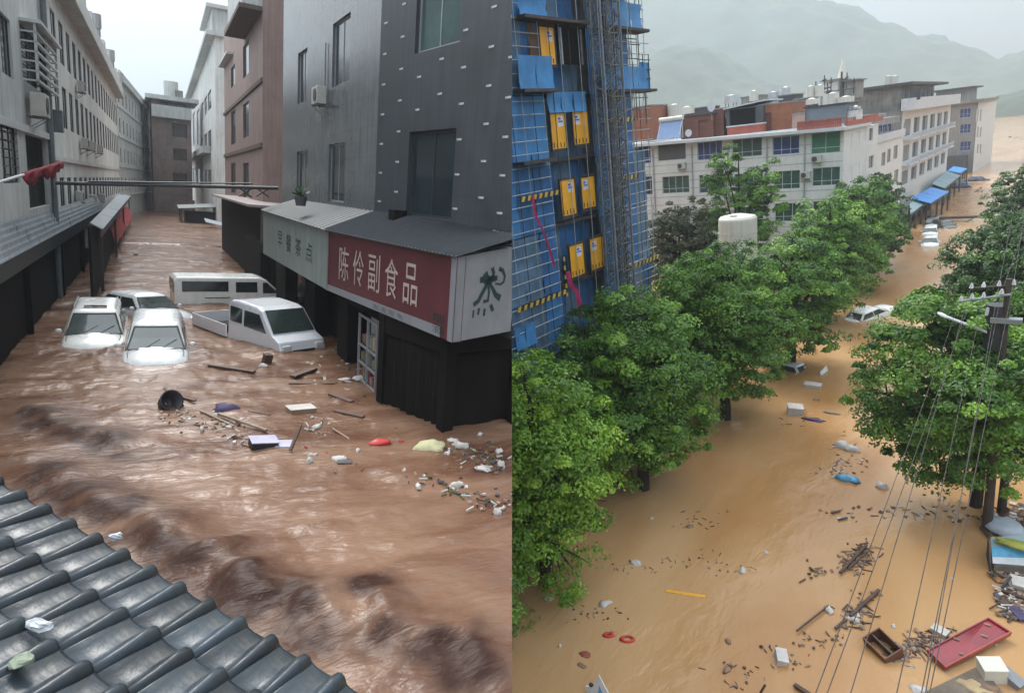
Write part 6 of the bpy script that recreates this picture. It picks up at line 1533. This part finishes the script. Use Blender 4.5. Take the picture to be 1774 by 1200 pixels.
# wrecked white vehicle with lifted bonnet
p = B.z(1400, 645); t = vehicle('wrecked white car with its lid torn open under the left trees', 'hatch', (p.x-1.3, p.y+.4, -1.12), yaw_to(1, -.15), M_carw2, pitch=.1, roll=.12, L=4.0, W=1.65, H=1.5)
MB().slab((-.5, -2.2, 1.0), (.5, -2.2, 1.1), (.5, -1.9, 1.7), (-.4, -1.95, 1.45), .03).build('lifted_bonnet', M_carw2, t)
MB().box(-.5, -1.7, 1.02, .4, -1.2, 1.2).build('engine_bay', M_dark, t)

# utility pole with crossarms and lamp
pb = B.z(1710, 916); t = thing('utility_pole', 'dark utility pole with two crossarms and insulators on the right', 'utility pole', (pb.x, pb.y, 0))
M_pole = mat('dark wet concrete pole', (.05, .038, .03), .8, .3, 2, .3)
HP = 8.9; MB().tube((0, 0, -1), (-.12, 0, HP+.35), .17, .09, 12).build('pole', M_pole, t)
def on_y(px, py, y=None): q = B.y(px, py, pb.y if y is None else y); return q-Vector((pb.x, pb.y, 0))
arms = [((1680, 500), (1758, 494)), ((1664, 522), (1752, 510))]
M_arm = mat('galvanised crossarm', (.25, .27, .27), .5, .2, 3, 0, metal=.3)
ins = [[(1683, 496), (1704, 494), (1731, 492), (1756, 490)], [(1665, 518), (1684, 514), (1704, 512), (1735, 506)]]
ATT = []
for k, (a, b) in enumerate(arms):
    yo = 0 if k == 0 else -.25; q0, q1 = on_y(*a, pb.y+yo), on_y(*b, pb.y+yo)
    MB().tube(q0, q1, .045, n=6).build('crossarm', [M_pole, M_arm][k], t)
    for (px, py) in ins[k]:
        q = on_y(px, py+3, pb.y+yo); MB().tube(q, q+Vector((0, 0, .09)), .07, .05, 8).tube(q+Vector((0, 0, .09)), q+Vector((0, 0, .17)), .05, .02, 8).build('insulator', M_notice, t); ATT.append(q+Vector((pb.x, pb.y, .15)))
for (x0_, y0_, x1_, y1_) in ((1709, 546, 1713, 533), (1724, 546, 1727, 533), (1730, 552, 1736, 544), (1707, 563, 1714, 562)):
    q0, q1 = on_y(x0_, y0_), on_y(x1_, y1_); MB().tube(q0, q1, .055, n=8).build('hanging_insulator', M_notice, t)
MB().box(-.5, -.25, HP-1.1, .35, .1, HP-.95).build('bracket', M_arm, t)
q = on_y(1728, 530); MB().tube(q+Vector((0, .2, -1.5)), q+Vector((0, .2, 0)), .32, n=14).build('transformer', M_frame, t)
q0, q1 = on_y(1712, 576), on_y(1640, 549)
t = thing('street_lamp', 'white lamp arm reaching left from the utility pole over the tree', 'street lamp', (pb.x, pb.y, 0))
MB().tube(q0, q1, .05, n=8).build('arm', M_notice, t); q2 = on_y(1624, 542)
MB().loft([[q1.lerp(q2, f)+Vector((0, math.cos(a)*r, math.sin(a)*r*.55)) for a in [k*.785 for k in range(8)]] for f, r in ((-.2, .05), (.1, .12), (.6, .14), (1.0, .06))]).build('lamp_head', M_notice, t)
# second pole stub beside it
pb2 = B.z(1722, 905); tag(MB().tube((0, 0, -1), (.02, 0, 6.2), .16, .12, 10).build('support_post', M_pole, None, (pb2.x+.15, pb2.y+.6, 0)), 'thinner rusty brown post leaning beside the utility pole', 'post')
# wires from the crossarms towards the camera and away
def wire(p0_, p1_, sag, r, label, m=None):
    pts = [p0_.lerp(p1_, i/24)-Vector((0, 0, sag*4*(i/24)*(1-i/24))) for i in range(25)]
    q = [x-p0_ for x in pts]; o = MB().path(q, r, 5).build('power_line', m or M_pipeb, None, p0_, smooth=True); return tag(o, label, 'power line', 'power lines on the right')
ends = [(1290-70, 1500), (1415, 1197), (1430, 1197), (1474, 1197), (1554, 1197), (1597, 1197), (1604, 1197), (1612, 1197)]
lbs = ['leftmost overhead wire running down from the lower crossarm', 'second overhead wire from the left at the bottom edge', 'third overhead wire from the left at the bottom edge', 'overhead wire passing just left of the brown cabinet', 'overhead wire passing between the brown cabinet and the red board', 'left wire of the close bundle by the red board', 'middle wire of the close bundle by the red board', 'right wire of the close bundle by the red board']
srcs = [4, 4, 5, 0, 6, 7, 2, 3]
ztg = [7.6, 7.6, 7.9, 7.9, 8.3, 8.5, 8.6, 8.6]
bots = [(1412, 1197), (1428, 1197), (1432, 1197), (1473, 1197), (1553, 1197), (1596, 1197), (1603, 1197), (1610, 1197)]
for i in (0, 2, 3, 4, 5, 6, 7):
    s_ = ATT[srcs[i]]; e_ = B.z(*bots[i], 9.0); e_ = s_+(e_-s_)*1.12; wire(s_, e_, .12, .0065, lbs[i])
for i, (px, py) in enumerate(((1774, 372), (1774, 392), (1768, 300), (1774, 430))):
    s_ = ATT[(3, 7, 2, 6)[i]]; e_ = B.z(px, py, 9.3); wire(s_, s_+(e_-s_)*1.6, .2, .009, ['upper wire leaving the top crossarm over the dark tree', 'wire leaving the lower crossarm beside the dark tree', 'steep wire from the middle of the top crossarm', 'lowest wire leaving toward the right edge'][i])
q0, q1 = on_y(1700, 540)+Vector((pb.x, pb.y, 0)), B.z(1400, 800, 0)

# ---- flotsam on the road
D_ = False
M_redb = mat('dark red lacquered board', (.22, .012, .022), .25, .3, .8, .05, 5, coat=.5)
M_redb2 = mat('worn red paint', (.34, .07, .05), .5, .25, 1.2, .05)
# red board (long shallow tray) at the lower right
c_ = [B.z(1606, 1127, .25), B.z(1638, 1158, .15), B.z(1753, 1097, .25), B.z(1712, 1071, .4)]
t = thing('red_board', 'long dark red lacquered board floating at the lower right', 'board', (c_[0]+c_[2])/2)
P(MB().slab(c_[1], c_[2], c_[3], c_[0], .1), 'panel', M_redb, t, bevel=.02)
f_ = lambda u, v: (c_[0].lerp(c_[3], u)).lerp(c_[1].lerp(c_[2], u), v)+Vector((0, 0, .0))
P(MB().slab(f_(.02, .06), f_(.4, .04), f_(.42, .86), f_(.02, .9), -.012), 'worn_patch', M_redb2, t)
for (u0, u1, v0, v1) in ((0, 1, 0, .05), (0, 1, .93, 1), (0, .02, .05, .93), (.98, 1, .05, .93)):
    a = [f_(u0, v0), f_(u1, v0), f_(u1, v1), f_(u0, v1)]; P(MB().hexa([*[q+Vector((0, 0, .002)) for q in a], *[q+Vector((0, 0, .06)) for q in a]]), 'rim', M_redb2 if v0 > .5 else M_redb, t)
for u, v in ((.42, .12), (.72, .55), (.3, .78), (.9, .2)): q = f_(u, v); P(MB().blob(q+Vector((0, 0, .02)), (.1, .05, .02), 3, .3), 'silt_patch', M_wood2, t)
# brown cabinet, open top
p = B.z(1528, 1130); t = crate(B, 1530, 1128, .86, .6, .5, mat('reddish brown cabinet wood', (.12, .05, .03), .5, .3, 2, .15), 'brown open cabinet with a bluish rim tilted in the water left of the red board', False, (.35, .1, -.62), 'cabinet', 'cabinet', z=.12, open_=True, lm=M_wood)
MB().box(-.4, -.02, -.2, .4, .02, .2).build('shelf', M_wood, t)
MB().box(-.46, -.36, -.24, .46, -.305, -.12).build('rim', mat('violet blue laminate', (.16, .17, .33), .4, .2, 2, 0), t)
crate(B, 1717, 1172, .56, .5, .56, mat('ivory appliance enamel', (.56, .55, .48), .4, .08, 1, 0), 'ivory white cube box at the bottom right corner', False, (.06, -.05, .5), 'appliance_box', 'box', z=.18)
crate(B, 1628, 1098, .42, .26, .22, M_foam, 'flat white box touching the top edge of the red board', False, (.1, .05, -.3), z=.08)
crate(B, 1353, 1143, .3, .46, .3, M_foam, 'white rounded container upright in the water left of the cabinet', False, (.15, .2, .5), 'container', 'container', z=.08)
crate(B, 1377, 716, .75, .6, .6, M_foam, 'large white foam box below the wrecked car', False, (.1, .1, .4), z=.15)
crate(B, 1408, 671, .9, .5, .36, M_foam, 'flat white foam box upstream of the large foam box', False, (.05, .05, .1), z=.06)
lump(B, 1459, 773, .36, .3, .26, M_foam, 'left round white bag of the pair left of the large right tree', False, 31)
lump(B, 1476, 779, .4, .24, .2, M_foam, 'right flatter white bag of the pair left of the large right tree', False, 32)
lump(B, 1470, 830, .48, .3, .14, M_bluep, 'crumpled light blue plastic sheet left of the large right tree', False, 33, 'plastic_sheet', 'plastic sheet', amp=.45)
lump(B, 1528, 843, .25, .2, .22, M_foam, 'white crumpled bag at the left foot of the large right tree', False, 34)
lump(B, 1440, 715, .45, .16, .1, M_wood2, 'pale brown log like scrap right of the large foam box', False, 35, 'log', 'log')
lump(B, 1408, 727, .6, .2, .07, M_purple, 'purplish branch with litter right of the large foam box', False, 36, 'litter_branch', 'branch', amp=.5)
lump(B, 1414, 692, .2, .15, .08, M_card, 'small brown scrap between the two foam boxes', False, 37, 'scrap', 'scrap')
plank(B, (1154, 1023), (1222, 1033), .14, .04, mat('orange yellow plastic', (.65, .32, .02), .5, .15, 2, 0), 'orange yellow pole floating just under the surface', D_, .01, 'floating_pole', 'pole')
plank(B, (1455, 992), (1501, 943), .09, .07, M_wood, 'dark beam lying in the upper brush pile', D_, .1, 'beam', 'beam')
plank(B, (1470, 985), (1503, 955), .05, .05, M_wood, 'thinner stick beside the dark beam', D_, .1, 'stick', 'stick')
plank(B, (1473, 1066), (1523, 1021), .1, .08, M_wood, 'dark beam between the overhead wires above the cabinet', D_, .1, 'beam', 'beam')
plank(B, (1447, 1088), (1466, 1072), .08, .06, M_wood, 'short dark beam end left of the upper cabinet beam', D_, .06, 'beam', 'beam')
plank(B, (1380, 1092), (1436, 1048), .05, .05, M_wood, 'long thin brown stick left of the wires', D_, .06, 'stick', 'stick')
plank(B, (1376, 1185), (1408, 1206), .12, .08, M_wood, 'dark beam at the bottom edge right of the white container', D_, .08, 'beam', 'beam')
plank(B, (1317, 1200), (1326, 1185), .05, .05, M_wood, 'dark stick end at the bottom edge', D_, .1, 'stick', 'stick', zq=.35)
plank(B, (1440, 888), (1456, 884), .07, .05, M_wood, 'upper short dark stick left of the tree foot', D_, .05, 'stick', 'stick')
plank(B, (1452, 900), (1468, 896), .08, .05, M_darkgrey, 'lower short bluish stick left of the tree foot', D_, .05, 'stick', 'stick')
for i, (px, py, s_, m_, lb) in enumerate([(1102, 975, .26, M_foam, 'white crumpled scrap near the nearest street tree'), (1048, 1046, .22, M_foam, 'white oval container floating left of the orange pole'), (1286, 988, .18, M_foam, 'small white and grey bag right of the orange pole'), (1327, 956, .1, M_foam, 'tiny pale bead of foam above the small grey bag'),
        (1129, 897, .1, M_foam, 'tiny white bead right of the nearest street tree'), (1258, 1160, .14, M_card, 'small brown clump at the bottom centre'), (1261, 1110, .12, M_card, 'small dark brown chip above the brown clump'), (950, 1036, .18, M_foam, 'pale bag at the edge of the low leafy tree'),
        (1195, 912, .16, M_card, 'brown scrap right of the tiny white bead'), (1436, 1056, .2, M_foam, 'white lump at the top end of the long thin stick'), (1476, 1072, .2, M_foam, 'white lump touching the beam above the cabinet'), (1486, 1065, .14, M_foam, 'small white lump right of the beam above the cabinet'),
        (1548, 1084, .1, M_foam, 'tiny white bead above the cabinet'), (1565, 1142, .09, M_foam, 'white bead right of the cabinet'), (1579, 1155, .09, M_foam, 'white bead below the right corner of the cabinet'), (1725, 1116, .08, M_foam, 'white bead below the red board'),
        (1650, 1002, .08, M_foam, 'tiny bead between wires and debris bank'), (1588, 1193, .2, M_foam, 'white scrap at the bottom edge by the wire bundle'), (1590, 1190, .1, M_card, 'brown chip at the bottom edge'), (970, 1118, .08, M_foam, 'tiny pale bead at the lower left of the road')]):
    lump(B, px, py, s_, s_*.62, s_*.4, m_, lb, False, 60+i, 'floating_scrap', 'scrap', (i*.9) % 3, .01, .35, 'small scraps on the flooded road')
def ringo(px, py, r, label, m):
    p = B.z(px, py); R0 = [[(math.cos(a)*(r+.05*math.cos(b))*1.25, math.sin(a)*(r+.05*math.cos(b))*.8, .03+.05*math.sin(b)) for b in [k*math.pi/3 for k in range(6)]] for a in [j*2*math.pi/18 for j in range(19)]]
    o = MB().loft(R0, cap=False).build('plastic_ring', m, None, p, (0, 0, .5), smooth=True); return tag(o, label, 'ring')
ringo(1087, 1108, .15, 'bright orange red plastic ring floating below the white oval container', M_redp)
ringo(1054, 1101, .1, 'smaller orange red ring left of the bright one', M_redp)
lump(B, 1063, 1097, .12, .1, .06, mat('salmon plastic', (.5, .16, .1), .5, .2, 3, 0), 'salmon coloured scrap between the two red rings', False, 91, 'scrap', 'scrap')
lump(B, 1014, 1133, .2, .12, .03, mat('brick red cloth', (.25, .07, .045), .8, .2, 3, .1), 'soaked brick red cloth below the small red ring', False, 92, 'cloth', 'cloth')
lump(B, 1008, 1152, .16, .08, .03, M_card, 'brownish rag below the soaked red cloth', False, 93, 'cloth', 'cloth')
# pale blue and white sign board tip at the bottom edge
p = B.z(1040, 1200); t = thing('sign_board', 'tip of a white and blue board sticking up at the bottom edge of the road', 'board', (p.x, p.y-.1, 0), (0, 0, .25))
MB().prism([(-.32, 0), (.42, 0), (.42, .04), (-.32, .04)], -.6, -.05).build('panel', M_notice, t)
tb = MB(); tb.add([(-.3, 0, -.05), (.4, 0, -.05), (.02, .1, .62), (-.3, .04, -.05), (.4, .04, -.05), (.02, .14, .62)], [(0, 1, 2), (5, 4, 3), (0, 3, 4, 1), (1, 4, 5, 2), (2, 5, 3, 0)]); tb.build('pointed_panel', M_notice, t)
tb = MB(); tb.add([(-.02, -.012, -.04), (.2, -.012, -.04), (.03, .05, .32)], [(0, 1, 2)]); tb.build('blue_mark', mat('sky blue paint', (.12, .30, .62), .5, .1, 2, 0), t)
MB().box(-.36, -.02, -.3, -.2, .06, .22).build('side_flap', M_notice, t); MB().blob((-.2, .02, .3), (.07, .05, .07), 3).build('dark_knob', M_blackp, t)
# debris bank at the right edge: awning, drums, boards
c4 = [B.z(1720, 975, .35), B.z(1790, 980, .35), B.z(1790, 925, .7), B.z(1716, 930, .7)]
t = thing('blue_stall_roof', 'washed up stall roof with light blue and white stripes at the right edge', 'stall roof', (c4[0]+c4[2])/2)
lz = lambda u, v: c4[0].lerp(c4[1], u).lerp(c4[3].lerp(c4[2], u), v)
for (v0, v1, m_) in ((0, .24, M_mull), (.245, .62, M_bluep), (.625, 1, mat('pale blue grey sheet', (.25, .34, .36), .6, .2, 1.5, .1))): P(MB().slab(lz(0, v0), lz(1, v0), lz(1, v1), lz(0, v1), .03), 'roof_strip', m_, t)
P(MB().slab(lz(0, 0)+Vector((-.04, 0, -.8)), lz(0, 1)+Vector((-.04, 0, -.8)), lz(0, 1)+Vector((-.04, 0, 0)), lz(0, 0)+Vector((-.04, 0, 0)), .03), 'side_board', M_darkgrey, t)
P(MB().slab(lz(0, 0)+Vector((.05, -.02, -.7)), lz(1, 0)+Vector((0, -.02, -.7)), lz(1, 0)+Vector((0, -.02, -.04)), lz(0, 0)+Vector((.05, -.02, -.04)), .03), 'front_board', mat('weathered grey board', (.15, .13, .11), .9, .3, 2, .3), t)
lump(B, 1760, 942, .6, .2, .1, mat('yellow green tarpaulin', (.32, .33, .06), .7, .25, 2, .2), 'yellow green tarpaulin bundle lying on the blue stall roof', False, 95, 'tarpaulin', 'tarpaulin', z=.75, amp=.3)
p = B.z(1738, 920); t = thing('metal_basin', 'upturned pale blue grey basin at the foot of the utility pole', 'basin', (p.x, p.y, .15), (.15, .1, 0))
MB().loft([[(math.cos(a)*r, math.sin(a)*r*.8, z) for a in [k*math.pi/10 for k in range(20)]] for r, z in ((.62, 0), (.62, .05), (.52, .2), (.3, .27), (.05, .28))]).build('shell', mat('pale blue enamel', (.33, .38, .43), .5, .2, 2, .05), t, smooth=True)
plank(B, (1722, 905), (1748, 880), .2, .08, M_wood, 'dark board leaning behind the basin', D_, .2, 'board', 'board', zq=.7)
plank(B, (1700, 912), (1716, 932), .12, .08, M_wood, 'dark board end left of the utility pole foot', D_, .06, 'board', 'board')
lump(B, 1721, 896, .2, .16, .2, M_foam, 'white crumpled paper right of the utility pole foot', False, 96, z=.3)
crate(B, 1765, 1020, .5, .4, .25, M_foam, 'white tilted crate above the rubbish heap at the right edge', False, (.3, .2, .3), z=.2)
plank(B, (1735, 1018), (1752, 998), .06, .06, M_frame, 'dark iron frame bar left of the tilted crate', D_, .2, 'iron_bar', 'bar', zq=.5)
plank(B, (1735, 1022), (1775, 1036), .1, .08, M_wood, 'dark beam below the tilted crate', D_, .15, 'beam', 'beam')
plank(B, (1752, 1050), (1776, 1074), .3, .08, M_purple, 'dark violet board at the right edge of the heap', D_, .1, 'board', 'board')
c5 = [B.z(1605, 1196, .05), B.z(1700, 1150, .12), B.z(1730, 1190, .1), B.z(1640, 1230, .05)]
tag(MB().slab(c5[3]-c5[0], c5[2]-c5[0], c5[1]-c5[0], Vector((0, 0, 0)), .06).build('wet_mat', mat('soaked grey brown mat', (.14, .11, .085), .85, .35, 1.5, .3), None, c5[0]), 'soaked grey brown mat lying below the red board', 'mat')
crate(B, 1752, 1182, .5, .3, .3, M_signw, 'pale slatted box right of the ivory cube', False, (.1, .3, -.4), z=.1)
lump(B, 1690, 1192, .5, .2, .12, mat('tan cloth', (.36, .27, .15), .8, .25, 3, .2), 'tan yellow cloth heap left of the ivory cube', False, 97, 'cloth', 'cloth', amp=.4)
lump(B, 1720, 1196, .3, .14, .1, M_card, 'brown sodden rag below the ivory cube', False, 98, 'cloth', 'cloth', amp=.4)
MD = [M_wood, M_darkgrey, M_wood2, M_foam, M_card]
scatter(B, [(1745, 905, 3), (1755, 895, 2), (1765, 1035, 4), (1770, 1060, 4), (1760, 1005, 2), (1745, 1030, 1.5)], 26, 11, MD, 'heaped small rubbish along the right edge of the road', False, .06, .2, spread=(14, 9), zoff=.06)
scatter(B, [(1485, 970, 3), (1495, 955, 2), (1470, 980, 1), (1420, 995, .6), (1480, 1070, 1.5), (1500, 1050, 1), (1560, 1130, 2.4), (1590, 1120, 2), (1600, 1110, 1.5), (1640, 1110, 1.2)], 22, 12, [M_wood, M_wood2, M_wood, M_wood2, M_card], 'brush and twigs in the piles round the beams and the cabinet', False, .03, .13, spread=(13, 10), zoff=.02)
scatter(B, [(1460, 800, 1), (1450, 815, 1), (1400, 725, .6), (1455, 770, .4), (1450, 890, .5), (1540, 880, .6), (1600, 890, .8), (1680, 900, .6), (1650, 870, .6)], 26, 13, [M_wood, M_card, M_wood2, M_foam], 'loose litter drifting round the pair of white bags', False, .03, .12, spread=(22, 9))
scatter(B, [(1100, 985, .8), (1150, 970, .6), (1210, 968, .8), (1260, 985, .7), (1040, 1060, .8), (1000, 1065, .5), (1200, 905, .7), (1230, 890, .3), (1400, 1110, .8), (1370, 1150, .6), (1270, 1160, .6), (1440, 1100, .4), (1350, 1120, .3), (1290, 1185, .4)], 20, 14, [M_wood, M_card, M_darkgrey, M_wood2], 'thin lines of twigs drifting on the open road water', False, .02, .07, spread=(24, 6))
scatter(B, [(1720, 222, 1), (1765, 236, 1), (1700, 270, .5), (1660, 385, .5), (1690, 330, .5)], 10, 15, [M_wood, M_darkgrey], 'far dark scraps on the flood beyond the buildings', False, .2, .9, spread=(12, 3))

# ---- rain haze
hz = bpy.data.materials.new('rain haze'); hz.use_nodes = True; hn = hz.node_tree; 
for n_ in list(hn.nodes):
    if n_.type == 'BSDF_PRINCIPLED': hn.nodes.remove(n_)
pv = hn.nodes.new('ShaderNodeVolumePrincipled'); pv.inputs['Color'].default_value = (.58, .65, .70, 1); pv.inputs['Density'].default_value = HAZE_D; pv.inputs['Anisotropy'].default_value = .3
hn.links.new(pv.outputs[0], hn.nodes['Material Output'].inputs['Volume'])
if USE_HAZE: tag(MB().box(-1500, -60, -13, 900, 2050, 330).build('haze', hz), kind='stuff')

# ---- the upper street ends at the boundary with the lower road: close every mesh there
bpy.context.view_layer.update()
def below(o):
    yield o
    for c in o.children: yield from below(c)
pn_ = A.M @ Vector((1, 0, 0)); pc_ = A.o()-pn_*.004
for root in list(UPPER):
    for o in list(below(root)):
        if o.type != 'MESH' or o.name.startswith(('street_flood_water', 'retaining_wall')): continue
        mw = o.matrix_world; me = o.data; n = len(me.vertices)
        co_ = np.empty(n*3, np.float32); me.vertices.foreach_get('co', co_); co_ = co_.reshape(-1, 3)
        M4 = np.array(mw); wc = co_ @ M4[:3, :3].T+M4[:3, 3]; dd = (wc-np.array(pc_)) @ np.array(pn_)
        if dd.max() <= 0: continue
        if dd.min() >= 0:
            if o.children or o is root: continue
            bpy.data.objects.remove(o); continue
        if me.users > 1: o.data = me = me.copy()
        bm = bmesh.new(); bm.from_mesh(me); iv = mw.inverted()
        r = bmesh.ops.bisect_plane(bm, geom=bm.verts[:]+bm.edges[:]+bm.faces[:], dist=1e-5, plane_co=iv @ pc_, plane_no=(mw.to_3x3().transposed() @ pn_), clear_outer=True)
        ed = [e for e in r['geom_cut'] if isinstance(e, bmesh.types.BMEdge)]
        bmesh.ops.holes_fill(bm, edges=ed, sides=0)
        bm.to_mesh(me); bm.free()
# ---- stand the upper street in the world
for o in UPPER: o.matrix_basis = TA @ o.matrix_basis
bpy.context.view_layer.update()
